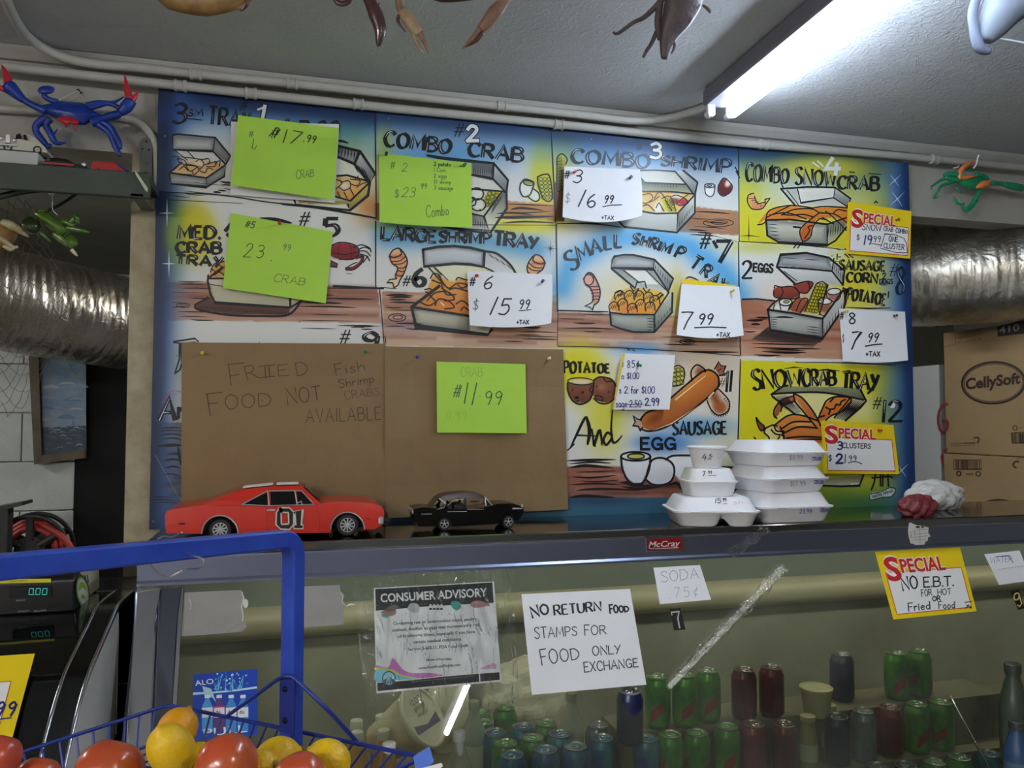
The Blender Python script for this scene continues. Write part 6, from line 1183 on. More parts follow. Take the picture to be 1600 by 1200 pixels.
def can(kind, P, label):
    if kind not in _cproto:
        t = thing('soda_can', label, 'soda can', P, 0, 'soda cans in the display case'); rz = random.uniform(0, 6)
        b = MB(); b.lathe([(.022, 0), (.026, .002), (.0325, .011), (.033, .014), (.033, .101), (.0325, .104), (.027, .116), (.0262, .1185)], 28); b.build('body', CANS[kind][1], t, smooth=True, auto=50)
        l = MB(); l.lathe([(.0262, .1175), (.0275, .1205), (.0275, .1218), (.0258, .1222), (.0245, .1185), (.0236, .1175), (.006, .1178)], 28); lo = l.build('lid', m_alu, t, smooth=True, auto=35)
        g = MB(); g.tube([(.011*math.cos(a_)+.004, .0075*math.sin(a_), .1188) for a_ in [2*math.pi*k/14 for k in range(15)]], .0016, 5); g.build('pull_tab', m_alu, lo)
        if kind == 'green':
            c = MB()
            for a0 in (0, 2.1, 4.2):
                G = [[Vector((.0334*math.cos(a0+u*.5+v*.12), .0334*math.sin(a0+u*.5+v*.12), .045+v*.03+u*.012)) for u in (-1, -.6, -.2, .2, .6, 1)] for v in (-.5, .5)]
                o = len(c.v); c.v += [tuple(p) for g_ in G for p in g_]
                for i in range(5): c.face((o+i, o+i+1, o+7+i, o+6+i))
            c.build('label_print', mat('can_label_red', (150, 40, 40), .35), t)
        _cproto[kind] = t; t.rotation_euler.z = rz; t.scale = (1.03, 1.03, 1.1); return t
    return dup(_cproto[kind], P, random.uniform(0, 6), label, 'soda cans in the display case')
zA, zB, zC = -.385, -.507, -.629
ORD = ['leftmost', 'second from left', 'third from left', 'fourth from left', 'fifth from left', 'sixth from left', 'seventh from left', 'eighth from left', 'ninth from left', 'tenth from left', 'eleventh from left', 'twelfth from left']
def cans_row(rows, z, where):
    cnt = {}; tot = {}
    for *_, k in rows: tot[k] = tot.get(k, 0)+1
    for px, py, k in sorted(rows):
        n = cnt.get(k, 0); cnt[k] = n+1; P = UZ(px, py, ZC+z); P.z -= .134
        nm = CANS[k][0]; lab = f'only {nm} {where}' if tot[k] == 1 else f'{nm} {where}, {ORD[n]} of its colour there'
        can(k, P, lab)
cans_row([(984, 1078, 'navy'), (1027, 1056, 'green'), (1070, 1054, 'green'), (1106, 1047, 'green'), (1162, 1045, 'darkred'), (1205, 1041, 'darkred'), (1315, 1021, 'purple'), (1400, 1019, 'green'), (1436, 1016, 'green')], zA, 'in the raised back row')
cans_row([(1010, 1152, 'blue'), (1047, 1146, 'green'), (1089, 1144, 'green'), (1136, 1134, 'green'), (1177, 1130, 'pink'), (1225, 1130, 'darkred'), (1349, 1110, 'silver'), (1390, 1104, 'red'), (1432, 1099, 'green'), (1470, 1096, 'green'), (1308, 1118, 'navy')], zB, 'in the middle row')
cans_row([(941, 1152, 'blue'), (934, 1132, 'silver'), (899, 1165, 'blue'), (875, 1146, 'blue'), (853, 1129, 'green'), (853, 1170, 'blue'), (750, 1112, 'green'), (789, 1105, 'green'), (755, 1128, 'green'), (774, 1143, 'blue'), (817, 1134, 'blue'), (832, 1152, 'green'), (790, 1160, 'green'), (800, 1178, 'blue')], zB, 'in the left cluster')
cans_row([(1499, 1182, 'green'), (1460, 1189, 'green'), (1415, 1194, 'navy'), (1372, 1196, 'silver'), (1545, 1176, 'blue'), (1590, 1172, 'green')], zC, 'in the lowest row')
def bottle(name, label, cat, px, py, ztop, h, r, mb, mc, group=None, neck=.4, dark=None):
    h = ztop+.641; P = UZ(px, py, ZC+ztop); P.z -= h; t = thing(name, label, cat, P, 0, group)
    b = MB(); b.lathe([(r*.9, 0), (r, .006), (r, h*.58), (r*.9, h*.66), (r*neck, h*.86), (r*neck, h*.93)], 20); b.build('bottle_body', mb, t, smooth=True, auto=50)
    c = MB(); c.lathe([(r*neck*1.15, h*.90), (r*neck*1.18, h*.91), (r*neck*1.18, h*.99), (r*neck*1.05, h)], 20); c.build('cap', mc, t, smooth=True, auto=40)
    l = MB(); l.lathe([(r*1.012, h*.2), (r*1.012, h*.5)], 20, cap0=False, cap1=False); l.build('label_band', dark or mat('label_pale', (196, 196, 180), .5), t, smooth=True)
    return t
m_juice, m_cap = mat('orange_juice', (206, 150, 50), .3), mat('cap_white', (214, 214, 204), .4); m_capg = mat('cap_grey', (150, 152, 140), .4)
JU = 'juice bottles in the display case'
for px, py, lab in ((557, 1125, 'juice bottle with white cap, behind the front juice bottle at the left'), (558, 1143, 'juice bottle with white cap, foremost at the left end of the case'), (596, 1117, 'juice bottle with white cap, rearmost beside the tilted tub'), (600, 1140, 'juice bottle with white cap, in front of the rearmost bottle by the tub'), (608, 1160, 'pale capped juice bottle directly in front of the tilted tub')): bottle('juice_bottle', lab, 'juice bottle', px, py, -.44, .189, .027, m_juice, m_cap, JU, .48, m_juice)
m_water = mat('clear_plastic', (196, 202, 198), .15, alpha=.45)
for px, py, lab in ((717, 1142, 'clear plastic bottle beside the white tub in the case'), (741, 1095, 'clear plastic bottle behind the green cans at the left'), (893, 1082, 'clear water bottle under the white hand-lettered notice')): bottle('water_bottle', lab, 'bottle', px, py, -.42 if px > 800 else -.43, .20, .031, m_water, m_capg, None, .42)
for px, py, lab in ((1277, 1095, 'pale yellow jar, rear one of three beside the violet can'), (1295, 1100, 'pale yellow jar, right one of three beside the violet can'), (1262, 1117, 'pale yellow jar, front one of three beside the dark red can')): bottle('small_jar', lab, 'jar', px, py, -.495, .13, .024, mat('jar_olive', (150, 140, 84), .3), mat('cap_gold', (186, 176, 130), .4), 'small jars in the display case', .7)
bottle('dark_bottle', 'dark green bottle at the right end of the case', 'bottle', 1582, 1036, -.37, .255, .036, mat('bottle_dark', (56, 66, 52), .3), mat('cap_dark', (50, 56, 48), .4), None, .5, mat('bottle_dark', (56, 66, 52), .3))
bottle('dark_bottle', 'blue labelled bottle in the lower right corner of the case', 'bottle', 1588, 1126, -.45, .18, .03, mat('bottle_blue', (40, 66, 100), .4), mat('cap_dark', (50, 56, 48), .4), None, .5, mat('label_murky', (70, 90, 110), .5))
# tilted white tub
def tub():
    c = U(634, 1136, Vector((0, -.36, 0)), (0, 1, 0)); t = thing('food_tub', 'white lidded foam tub lying tilted among the bottles', 'tub', c)
    ax = Vector((.62, -.42, .52)).normalized(); M = ax.to_track_quat('Z', 'Y').to_matrix().to_4x4() @ Matrix.Scale(1.2, 4); off = M @ Vector((0, 0, .035))
    b = MB(); b.lathe([(.036, -.11), (.04, -.108), (.060, .0), (.064, .004), (.064, .008)], 32, off, M); b.build('tub_body', mat('tub_cream', (226, 216, 188), .5, sss=.1), t, smooth=True, auto=40)
    l = MB(); l.lathe([(.066, .006), (.0675, .009), (.0675, .014), (.065, .0165), (.060, .0155), (.058, .013), (.002, .013)], 32, off, M); lid = l.build('lid', mat('tub_lid', (226, 222, 208), .4), t, smooth=True, auto=30)
    g = MB(); g.v = [tuple(off+M @ Vector((x, y, .0136))) for x, y in ((-.05, -.024), (.05, -.030), (.05, -.008), (.0, -.018), (-.05, -.006))]; g.face(range(5)); g.build('lid_stripe', mat('lid_violet', (120, 110, 150), .5), lid)
    k = MB()
    for j in range(3):
        vs, fs, x0, x1 = type_mesh(('12.OZ', 'SERVING', 'KEEP COLD')[j], .01); s_ = .045/(x1-x0); o = len(k.v); k.v += [tuple(off+M @ Vector(((x-x0)*s_-.02, y*s_+.028-.013*j, .0138))) for x, y in vs]
        for f in fs: k.face([o+i for i in f])
    k.build('lid_print', mat('print_grey', (120, 116, 120), .6), lid)
tub()
def crumple(name, label, cat, c, r, m, seed, sq=(1, 1, 1), partname=None, n=64, amp=.28, M=None):
    rr = random.Random(seed); b = MB(); D = [(Vector((rr.gauss(0, 1), rr.gauss(0, 1), rr.gauss(0, 1))).normalized(), rr.uniform(.3, 1), rr.uniform(2, 8), rr.uniform(0, 6)) for _ in range(9)]
    loops = []
    for j in range(n//2+1):
        a_ = math.pi*(.02+.96*j/(n//2)); l = []
        for k in range(n):
            d = Vector((math.sin(a_)*math.cos(2*math.pi*k/n), math.sin(a_)*math.sin(2*math.pi*k/n), -math.cos(a_))); q = 1+amp*sum(w_*abs(math.sin(f*d.dot(v)+p)) for v, w_, f, p in D)/5-amp*.5
            p_ = Vector((d.x*sq[0], d.y*sq[1], d.z*sq[2]))*r*q; p_.z = max(p_.z, -r*sq[2]*.8); l.append(M @ p_ if M else p_)
        loops.append(l)
    b.loft(loops); zmin = min(v[2] for v in b.v); b.v = [(x, y, z-zmin) for x, y, z in b.v]
    t = thing(name, label, cat, c); b.build(partname or 'bag_film', m, t); return t
m_bag = mat('thin_white_plastic', (244, 240, 226), .35, sss=.1)
P = UZ(835, 1118, ZC-.56); P.z = ZC-.641; crumple('plastic_bag', 'crumpled white plastic bag behind the cans below the hand-lettered notice', 'plastic bag', P+Vector((0, .08, 0)), .12, m_bag, 3, (1.05, .6, 1))
P = UZ(712, 1150, ZC-.56); P.z = ZC-.641; crumple('plastic_bag', 'crumpled white plastic bag just right of the tilted tub', 'plastic bag', P+Vector((.0, .12, 0)), .085, m_bag, 5, (.7, .6, 1.35))
P = UZ(1275, 1072, ZC-.441); P.z = ZC-.519; t = thing('deli_cup', 'pale lidded deli cup half hidden behind the violet can', 'deli cup', (P.x, min(P.y, -.3), P.z)); b = MB(); b.lathe([(.034, 0), (.042, .07)], 28); b.build('cup', mat('cup_pale', (196, 188, 150), .5), t, smooth=True, auto=40); b = MB(); b.lathe([(.044, .068), (.045, .076), (.04, .078), (.037, .074), (.002, .074)], 28); b.build('lid', mat('cup_lid', (206, 198, 164), .4), t, smooth=True, auto=30)
# ================================================================== model cars on the case top
m_tire = mat('tyre_rubber', (20, 20, 21), .6); m_rim = mat('wheel_chrome', (214, 214, 218), .32, .75); m_blackg = mat('dark_window', (12, 12, 14), .12); m_trimw = mat('window_trim', (196, 196, 196), .3, .6)
def car_frame(Z, yn, hw):
    """helpers for a model car whose near side lies in the plane y=yn: zoom pixels -> (x, z)"""
    def q(x, y): p = UY(Z[0]+x/Z[2], Z[1]+y/Z[2], yn); return p.x, p.z
    return q
def slab_xz(b, pts, yfun):
    """closed outline in x,z with a half depth that depends on z, around y=yc"""
    o = len(b.v); n = len(pts)
    for s in (-1, 1): b.v += [(x, yfun(z, s), z) for x, z in pts]
    tri = tessellate_polygon([[Vector((x, z, 0)) for x, z in pts]])
    for t in tri: b.face([o+i for i in t]); b.face([o+n+i for i in reversed(t)])
    for i in range(n): j = (i+1) % n; b.face((o+i, o+j, o+n+j, o+n+i))
def arch(q, c, r, n=9):      # wheel-arch notch, left to right along the sill (outline runs clockwise on screen)
    return [q(c[0]+r*math.cos(a), c[1]-r*math.sin(a)) for a in [math.pi*k/n for k in range(n+1)]]
def wheel(t, x, y, z, r, w, spokes=5, side=-1, name='wheel'):
    M = Matrix.Rotation(math.pi/2, 4, 'X'); b = MB()
    b.lathe([(r*.60, -w*.2), (r*.64, -w/2), (r*.9, -w/2), (r, -w*.3), (r, w*.3), (r*.9, w/2), (r*.64, w/2), (r*.60, w*.2)], 28, (x, y, z), M); o = b.build(name, m_tire, t, smooth=True, world=True, auto=40)
    b = MB(); yy = y+side*(w/2-.002)
    b.lathe([(r*.66, 0), (r*.66, w*.06), (r*.58, w*.06), (r*.56, -w*.1)], 28, (x, yy, z), Matrix.Rotation(math.pi/2 if side < 0 else -math.pi/2, 4, 'X'), False, False)
    for k in range(spokes):
        a = 2*math.pi*k/spokes+.3; b.box((x+r*.3*math.cos(a), yy, z+r*.3*math.sin(a)), (r*.6, w*.1, r*.13), Matrix.Rotation(-a, 4, 'Y'))
    b.lathe([(r*.16, -.002), (r*.16, .002), (r*.05, .004)], 12, (x, yy+side*.002, z), Matrix.Rotation(math.pi/2 if side < 0 else -math.pi/2, 4, 'X')); b.v = [tuple(Vector(p)-Vector(t.location)) for p in b.v]; b.build('rim', m_rim, o)
    return o
def red_car():
    Z = (230, 730, 4); yn, hw = -.285, .105; q = car_frame(Z, yn, hw); yc = yn+hw
    g = UZ(543, 837, ZC); t = thing('model_car', 'large orange-red model muscle car numbered 01 on the steel case top', 'model car', (q(780, 300)[0], yc, ZC))
    m = mat('car_orange_red', (206, 46, 28), .32, noise=(196, 40, 26), nscale=9, coat=.3)
    sill = 415; y_ = lambda z, s: yc+s*hw*(1-.10*max(0, (z-zb)/(zt-zb))**2)
    zb, zt = q(0, 420)[1], q(0, 220)[1]
    out = [q(*p) for p in ((118, 412), (112, 360), (110, 300), (118, 280), (150, 266), (340, 240), (480, 236), (700, 236), (900, 238), (1060, 236), (1110, 224), (1200, 217), (1320, 219), (1420, 230), (1466, 246), (1482, 276), (1480, 320), (1468, 362), (1420, 388), (1360, 388))]
    out += arch(q, (1252, 388), 104)+[q(1148, 410), q(900, 412), q(570, 416)]+arch(q, (455, 416), 112)+[q(343, 416)]
    b = MB(); slab_xz(b, out, y_); bevel(b.build('body', m, t, world=True), .010, 3)
    zb2, zt2 = q(0, 238)[1], q(0, 126)[1]; yr = lambda z, s: yc+s*hw*(.94-.24*max(0, (z-zb2)/(zt2-zb2)))
    b = MB(); slab_xz(b, [q(*p) for p in ((330, 244), (420, 210), (500, 178), (590, 148), (700, 134), (800, 128), (900, 124), (960, 126), (985, 140), (1085, 230), (1060, 242))], yr); bevel(b.build('roof', m, t, world=True), .006, 3)
    sv = lambda pts, o: [Vector((x, yr(z, -1)-o, z)) for x, z in [q(*p) for p in pts]]
    for pts in ([(592, 233), (750, 158), (752, 240)], [(768, 156), (918, 152), (930, 234), (772, 240)], [(934, 158), (962, 156), (1032, 230), (945, 236)]):
        b = MB(); b.prism(sv(pts, .0015), (0, .001, 0)); b.build('side_window', m_blackg, t, world=True)
    b = MB()
    for pts in ([(588, 235), (750, 153), (965, 150), (1045, 234), (760, 242), (588, 235)], [(750, 153), (762, 242)], [(922, 150), (938, 236)], [(938, 226), (962, 214), (968, 232)]): b.tube(sv(pts, .002), .0016, 5)
    b.build('window_trim', m_trimw, t, world=True)
    b = MB(); b.prism([Vector((x, yc-.07+.0*z, z+.0022)) for x, z in [q(*p) for p in ((985, 140), (1082, 226))]]+[Vector((x, yc+.07, z+.0022)) for x, z in [q(*p) for p in ((1082, 226), (985, 140))]], (.001, 0, .001)); b.build('windshield', m_blackg, t, world=True)
    b = MB(); b.prism([Vector((x, yc+s, z+.001)) for (x, z), s in ((q(590, 143), -.055), (q(780, 123), -.06), (q(780, 123), .0), (q(590, 143), .0))], (0, 0, .002)); b.prism([Vector((x, yc+s, z+.001)) for (x, z), s in ((q(806, 121), -.06), (q(945, 118), -.055), (q(945, 118), .0), (q(806, 121), .0))], (0, 0, .002)); b.build('roof_paper', m_white, t, world=True)
    for c, r in (((1252, 362), 70), ((455, 395), 66)):
        x, z = q(*c); rr = r/Z[2]/600
        for s in (-1, 1): wheel(t, x, yc+s*(hw-.014), ZC+.0+rr, rr, .03, 10, s)
        b = MB(); ap = [Vector((x_, y_(z_, -1)-.002, z_)) for x_, z_ in arch(q, (c[0], 388 if c[0] > 800 else 416), 106 if c[0] > 800 else 114, 14)]; b.tube(ap, .0017, 5); b.build('arch_trim', m_trimw, t, world=True)
    b = MB(); x0, z0 = q(470, 330); x1, z1 = q(1230, 330); b.box(((x0+x1)/2, yc, z0-.01), (x1-x0+.12, hw*1.5, .03)); b.build('chassis', m_black, t, world=True)
    b = MB(); x, z = q(1480, 300); b.box((x+.004, yc, z-.012), (.018, hw*1.75, .04), bev=.006); b.box((x+.002, yc, q(0, 385)[1]), (.03, hw*1.8, .018), bev=.006); b.build('front_bumper', m_black, t, world=True)
    b = MB(); x, z = q(1466, 335); b.box((x-.002, yn+.008, z), (.014, .02, .022), bev=.004); b.build('headlight', m_rim, t, world=True)
    b = MB(); x, z = q(113, 352); b.box((x, yc, z), (.006, hw*1.6, .018), bev=.002); b.build('tail_light', mat('tail_red', (120, 130, 130), .3), t, world=True)
    sd = Surf((0, yn-.0006, 0), (0, -1, 0)); a = Art(sd, Z=Z, base=.0006)
    for k, (col, w, l) in enumerate((((214, 208, 190), 9.5, 2), (BLK, 5.4, 3))):
        a.line([(835, 268), (885, 268), (900, 285), (900, 355), (885, 372), (838, 372), (822, 355), (822, 285), (836, 268)], w, col, l); a.line([(925, 285), (946, 272), (946, 372)], w, col, l); a.line([(925, 372), (966, 372)], w*.8, col, l)
    a.line([(200, 353), (232, 353)], 3, (60, 16, 14), 2); a.line([(1370, 322), (1388, 322)], 1.6, (90, 30, 20), 2); a.line([(752, 268), (795, 268)], 2.4, (190, 180, 176), 2); a.line([(748, 245), (745, 300), (752, 408)], .5, (130, 30, 20), 2); a.line([(1060, 240), (1075, 330), (1080, 408)], .5, (130, 30, 20), 2)
    a.build('door_number', t)
red_car()
def black_car():
    Z = (600, 740, 5.333); yn, hw = -.245, .05; q = car_frame(Z, yn, hw); yc = yn+hw
    t = thing('model_car', 'black model sedan with chrome wheels on the steel case top', 'model car', (q(700, 300)[0], yc, ZC))
    m = mat('car_black', (7, 7, 8), .16, spec=.35); zb, zt = q(0, 440)[1], q(0, 270)[1]; y_ = lambda z, s: yc+s*hw*(1-.08*max(0, (z-zb)/(zt-zb))**2)
    out = [q(*p) for p in ((290, 442), (262, 400), (250, 340), (244, 305), (258, 294), (330, 282), (410, 288), (500, 296), (700, 300), (870, 280), (910, 262), (960, 252), (1060, 250), (1120, 262), (1162, 288), (1168, 320), (1150, 352), (1128, 378), (1105, 392))]+arch(q, (1040, 396), 62)+[q(975, 415), q(800, 428), q(570, 442)]+arch(q, (505, 436), 66)+[q(438, 440)]
    b = MB(); slab_xz(b, out, y_); bevel(b.build('body', m, t, world=True), .006, 3)
    z1, z2 = q(0, 290)[1], q(0, 170)[1]; yr = lambda z, s: yc+s*hw*(.92-.22*max(0, (z-z1)/(z2-z1)))
    b = MB(); slab_xz(b, [q(*p) for p in ((462, 212), (500, 190), (560, 174), (700, 164), (800, 170), (845, 192), (850, 210), (700, 206), (580, 210), (520, 226))], yr); bevel(b.build('roof', m, t, world=True), .003, 2)
    sv = lambda pts, o, s=-1: [Vector((x, yr(z, s)+s*o, z)) for x, z in [q(*p) for p in pts]]
    for s in (-1, 1):
        for pts in ([(462, 212), (530, 222), (512, 296), (470, 300), (505, 262)], [(672, 206), (692, 206), (694, 302), (678, 302)]):
            b = MB(); b.prism(sv(pts, .0, s), (0, -s*.004, 0)); b.build('pillar', m, t, world=True)
        b = MB()
        for pts in ([(845, 195), (905, 268)], [(530, 268), (585, 225), (668, 214)], [(850, 205), (852, 270)], [(462, 210), (520, 250), (500, 285), (440, 300)]): b.tube(sv(pts, .001, s), .0011, 5)
        b.build('chrome_trim', m_rim, t, world=True)
    gl = glass_mat('car_window', (150, 156, 150), .05); b = MB(); b.prism([Vector((x, yc+s*hw*.7, z)) for (x, z), s in ((q(462, 212), -1), (q(405, 285), -1), (q(405, 285), 1), (q(462, 212), 1))], (-.001, 0, .001)); b.prism([Vector((x, yc+s*hw*.7, z)) for (x, z), s in ((q(848, 196), -1), (q(905, 266), -1), (q(905, 266), 1), (q(848, 196), 1))], (.001, 0, .001)); b.build('glazing', gl, t, world=True)
    b = MB(); x, z = q(640, 290); b.box((x, yc, z), (.03, hw*1.3, .02), bev=.004); x, z = q(770, 280); b.tube([(x+.010*math.cos(a), yc-.018+.011*math.sin(a), z+.012) for a in [2*math.pi*k/12 for k in range(13)]], .001, 5); x, z = q(560, 282); b.box((x, yc, z), (.012, hw*1.3, .022), bev=.003); b.build('seats', mat('seat_dark', (40, 38, 36), .6), t, world=True)
    for c in ((505, 425), (1040, 398)):
        x, z = q(*c); rr = 57/Z[2]/585
        for s in (-1, 1): wheel(t, x, yc+s*(hw-.010), ZC+rr, rr, .018, 5, s)
    b = MB(); x, z = q(1150, 300); b.box((x+.001, yc, z), (.006, hw*1.8, .006), bev=.002); b.box((x-.002, yc, q(0, 350)[1]), (.008, hw*1.85, .007), bev=.003); b.tube([Vector((q(1070, 292)[0], yn+.001, q(1070, 292)[1])), Vector((q(1150, 298)[0], yn+.003, q(1150, 293)[1])), Vector((q(1168, 300)[0], yn+.02, q(0, 296)[1]))], .0022, 6); b.build('front_bumper', m_rim, t, world=True)
    b = MB(); x, z = q(250, 320); b.box((x-.001, yc, z), (.006, hw*1.75, .012), bev=.003); b.build('rear_bumper', m_rim, t, world=True)
    b = MB()
    for pts in ([(700, 300), (832, 298)], [(310, 338), (398, 337)], [(530, 318), (690, 316)]): b.tube([Vector((x, y_(z, -1)-.0004, z)) for x, z in [q(*p) for p in pts]], .0009, 5)
    b.build('side_trim', m_rim, t, world=True)
    b = MB(); x0, z0 = q(520, 395); x1, _ = q(1030, 395); b.box(((x0+x1)/2, yc, z0), (x1-x0+.03, hw*1.4, .014)); b.build('chassis', m_black, t, world=True)
black_car()

# ================================================================== foam food boxes
m_foam = mat('white_foam', (238, 238, 240), .45, sss=.15, noise=(234, 234, 237), nscale=20)
def clam(name, label, c, w, d, h, yaw, notch=False, hr=None, writes=(), tabs=True):
    t = thing(name, label, 'foam box', c, yaw, 'white foam food boxes on the case'); hr = hr or h*.52; X, Y = w/2, d/2
    b = MB(); L = [rrect(X*.80, Y*.80, .025, 0), rrect(X*.84, Y*.84, .025, .004), rrect(X*.955, Y*.95, .03, hr*.9), rrect(X, Y, .03, hr-.002), rrect(X, Y, .03, hr)]
    if notch:
        L = [[q for i, p in enumerate(l) for q in ([p]+([p.lerp(l[(i+1) % len(l)], k/12) for k in range(1, 12)] if i == 14 else []))] for l in L]
        for l in L[:3]:
            for p in l:
                k = math.exp(-((p.x-X*.14)/.013)**2)*(p.y < 0); p.y += k*.03*(1-p.z/hr*.6); p.z += k*hr*.62*(1-p.z/hr)
    b.loft(L); b.build('tray', m_foam, t, smooth=True, auto=50)
    b = MB(); b.loft([rrect(X*1.01, Y*1.01, .03, hr+.0005), rrect(X*1.01, Y*1.01, .03, hr+.003), rrect(X*.94, Y*.94, .03, hr+.004), rrect(X*.92, Y*.92, .028, hr+.008), rrect(X*.80, Y*.78, .026, h-.004), rrect(X*.76, Y*.74, .024, h), rrect(X*.2, Y*.2, .01, h)]); lid = b.build('lid', m_foam, t, smooth=True, auto=50)
    if tabs:
        for s in (-.45, .45): k = MB(); k.box((s*w*.6, -Y*1.01-.002, hr+.002), (.028, .008, .004), bev=.0015); k.build('tab', m_foam, lid)
    R = Matrix.Rotation(yaw, 3, 'Z'); c = Vector(c)
    for face, fn in writes:
        p0, p1 = ((0, -Y*.92, hr+.008), (0, -Y*.78, h-.004)) if face == 'lid' else ((0, -Y*.84, .004), (0, -Y*.95, hr*.9))
        a0, a1 = c+R @ Vector(p0), c+R @ Vector(p1); n = (R @ Vector((1, 0, 0))).cross(a1-a0); a = Art(Surf(a0, n), base=.0016); fn(a); o = a.build('price_mark', t)
    return t
Z6_ = (1000, 660, 4.571); VI, FAINT = (60, 60, 150), (150, 150, 190)
def at_top(px, py, yaw, w, d):
    P = UZ(px, py, ZC); return P+Matrix.Rotation(yaw, 3, 'Z') @ Vector((w*.40, d*.40, 0))
yw = math.radians(-15); c0 = at_top(1066, 823, yw, .245, .21)
clam('foam_box', 'wide foam box marked 15.99 at the bottom of the shorter stack', c0, .245, .21, .080, yw, True, writes=(('lid', lambda a: (a.z(Z6_), a.fit('15', (538, 575), (578, 575), 34, 34, 1.1, INK), a.write('99', (590, 562), 22, .9, INK), a.line([(598, 580), (622, 579)], .8, INK), a.fit('sh', (668, 585), (735, 585), 34, 34, .6, (214, 170, 180)))),))
yw2 = math.radians(-10); c1 = c0+Vector((.0, .012, .0805)); clam('foam_box', 'small square foam box marked 7.99 in the middle of the shorter stack', c1, .150, .14, .078, yw2, writes=(('lid', lambda a: (a.z(Z6_), a.write('7', (448, 382), 34, 1.1, INK), a.write('99', (486, 368), 22, .9, INK), a.line([(490, 380), (545, 377)], .8, INK))),), tabs=False)
c2 = c1+Vector((.0, .0, .0785)); t = thing('foam_cup', 'round foam cup marked 4.50 on top of the shorter stack', 'foam cup', c2, 0, None)
b = MB(); b.lathe([(.039, 0), (.041, .002), (.053, .055), (.056, .0565), (.058, .058), (.058, .062), (.055, .0635), (.0525, .060), (.002, .060)], 36); b.build('cup', m_foam, t, smooth=True, auto=35)
vd = (CAM-c2); vd.z = 0; vd.normalize(); a = Art(Surf(c2+vd*.0535+Vector((0, 0, .05)), vd+Vector((0, 0, -.22))), base=.001); a.z(Z6_); a.write('4', (442, 270), 44, 1.2, INK, slant=.2); a.write('5', (492, 255), 28, .9, INK, slant=.2); a.write('-', (512, 252), 24, .8, INK); a.line([(482, 262), (510, 260)], .8, INK); a.write('ch', (548, 255), 28, .6, (220, 160, 170)); a.build('price_mark', t)
yw = math.radians(4); k0 = at_top(1206, 819, yw, .235, .235)
wf = lambda s, p, h, col, s2, p2: (lambda a: (a.z(Z6_), a.write(s, p, h, .8, col, wid=.9), a.write(s2, p2, 24, .9, VI, wid=.9, sp=.12)))
for k, (lab, s, p, p2, h) in enumerate((('foam box marked 23.99 crab at the bottom of the taller stack', '23.99', (1140, 650), (1288, 640), .088), ('foam box marked 17.99 crab in the middle of the taller stack', '$17.99', (1075, 455), (1245, 438), .076), ('foam box marked 11.99 crab on top of the taller stack', '$11.99', (1068, 268), (1230, 272), .073))):
    clam('foam_box', lab, k0, .235+(k == 0)*.012, .225, h, yw+(-.06, .02, 0)[k], writes=(('tray', wf(s, p, 34 if k else 30, VI if k == 0 else FAINT, 'CRAB', p2)),)); k0 = k0+Vector((-.008 if k == 0 else 0, .0, h+.0005))
# crumpled bag and cloth at the right end
P = UZ(1478, 800, ZC); crumple('plastic_bag', 'crumpled white and clear plastic bag on the right end of the steel case', 'plastic bag', P+Vector((.02, .07, 0)), .085, mat('bag_grey_white', (206, 206, 200), .3, sss=.1), 11, (1.1, .6, .6), amp=.42)
P = UZ(1445, 808, ZC); crumple('red_bag', 'crumpled dark red plastic bag beside the white crumpled bag', 'plastic bag', P+Vector((0, .03, 0)), .058, mat('bag_dark_red', (116, 44, 48), .45), 12, (1.1, .6, .62), amp=.45)
# ================================================================== curved deli case at the left with a scale on it
m_blkglass = mat('deli_glass_black', (14, 16, 16), .06, coat=.5); m_blkpaint = mat('deli_black', (18, 19, 20), .35); m_grey_steel = mat('dark_steel', (96, 100, 102), .22, 1)
XE = .008
prof_px = [(214, 922), (190, 944), (174, 978), (158, 1015), (140, 1060), (122, 1125), (105, 1200), (92, 1270), (84, 1330)]
prof = [(p.y, p.z) for p in (UX(x, y, XE) for x, y in prof_px)]
prof = [(v.x, v.y) for v in catmull([(a, b, 0) for a, b in prof], 4)]
deli = thing('deli_case', 'black curved-glass deli case with chrome edge, left of the soda case', 'display case', (-.8, -.3, 0))
ztop = prof[0][1]; yb = -.02
def offs(pr, d):
    out = []
    for i, p in enumerate(pr):
        a, c = pr[max(i-1, 0)], pr[min(i+1, len(pr)-1)]; ty, tz = c[0]-a[0], c[1]-a[1]; l = math.hypot(ty, tz); out.append((p[0]+tz/l*d, p[1]-ty/l*d))
    return out
inn = offs(prof, -.012); out_ = offs(prof, .004)
b = MB(); sec = prof+inn[::-1]
b.loft([[Vector((x, y, z)) for y, z in sec] for x in (-1.9, XE-.085)]); b.build('curved_glass', m_blkglass, deli, world=True, smooth=True, auto=40)
for x0, x1, pr, m in ((XE-.046, XE-.004, out_, m_grey_steel), (XE-.085, XE-.046, prof, m_blkglass)):
    b = MB(); sec = pr+inn[::-1]; b.loft([[Vector((x, y, z)) for y, z in sec] for x in (x0, x1)]); b.build('end_frame', m, deli, world=True, smooth=True, auto=40)
for x0 in (XE-.004, XE-.046):
    b = MB(); b.tube([Vector((x0, y, z)) for y, z in offs(prof, .003)], .0035, 8); b.build('chrome_bead', m_chrome, deli, world=True, smooth=True)
side = [(y, z) for y, z in inn]+[(-.40, prof[-1][1]), (-.40, inn[0][1]-.04)]
side = [p for p in side if p[0] < -.385]+[(-.385, prof[-1][1]), (-.385, ztop-.06)]
b = MB(); b.prism([Vector((XE-.006, y, z)) for y, z in side], (-.012, 0, 0)); b.build('side_panel', mat('panel_white', (196, 194, 186), .4, noise=(178, 176, 168), nscale=5), deli, world=True)
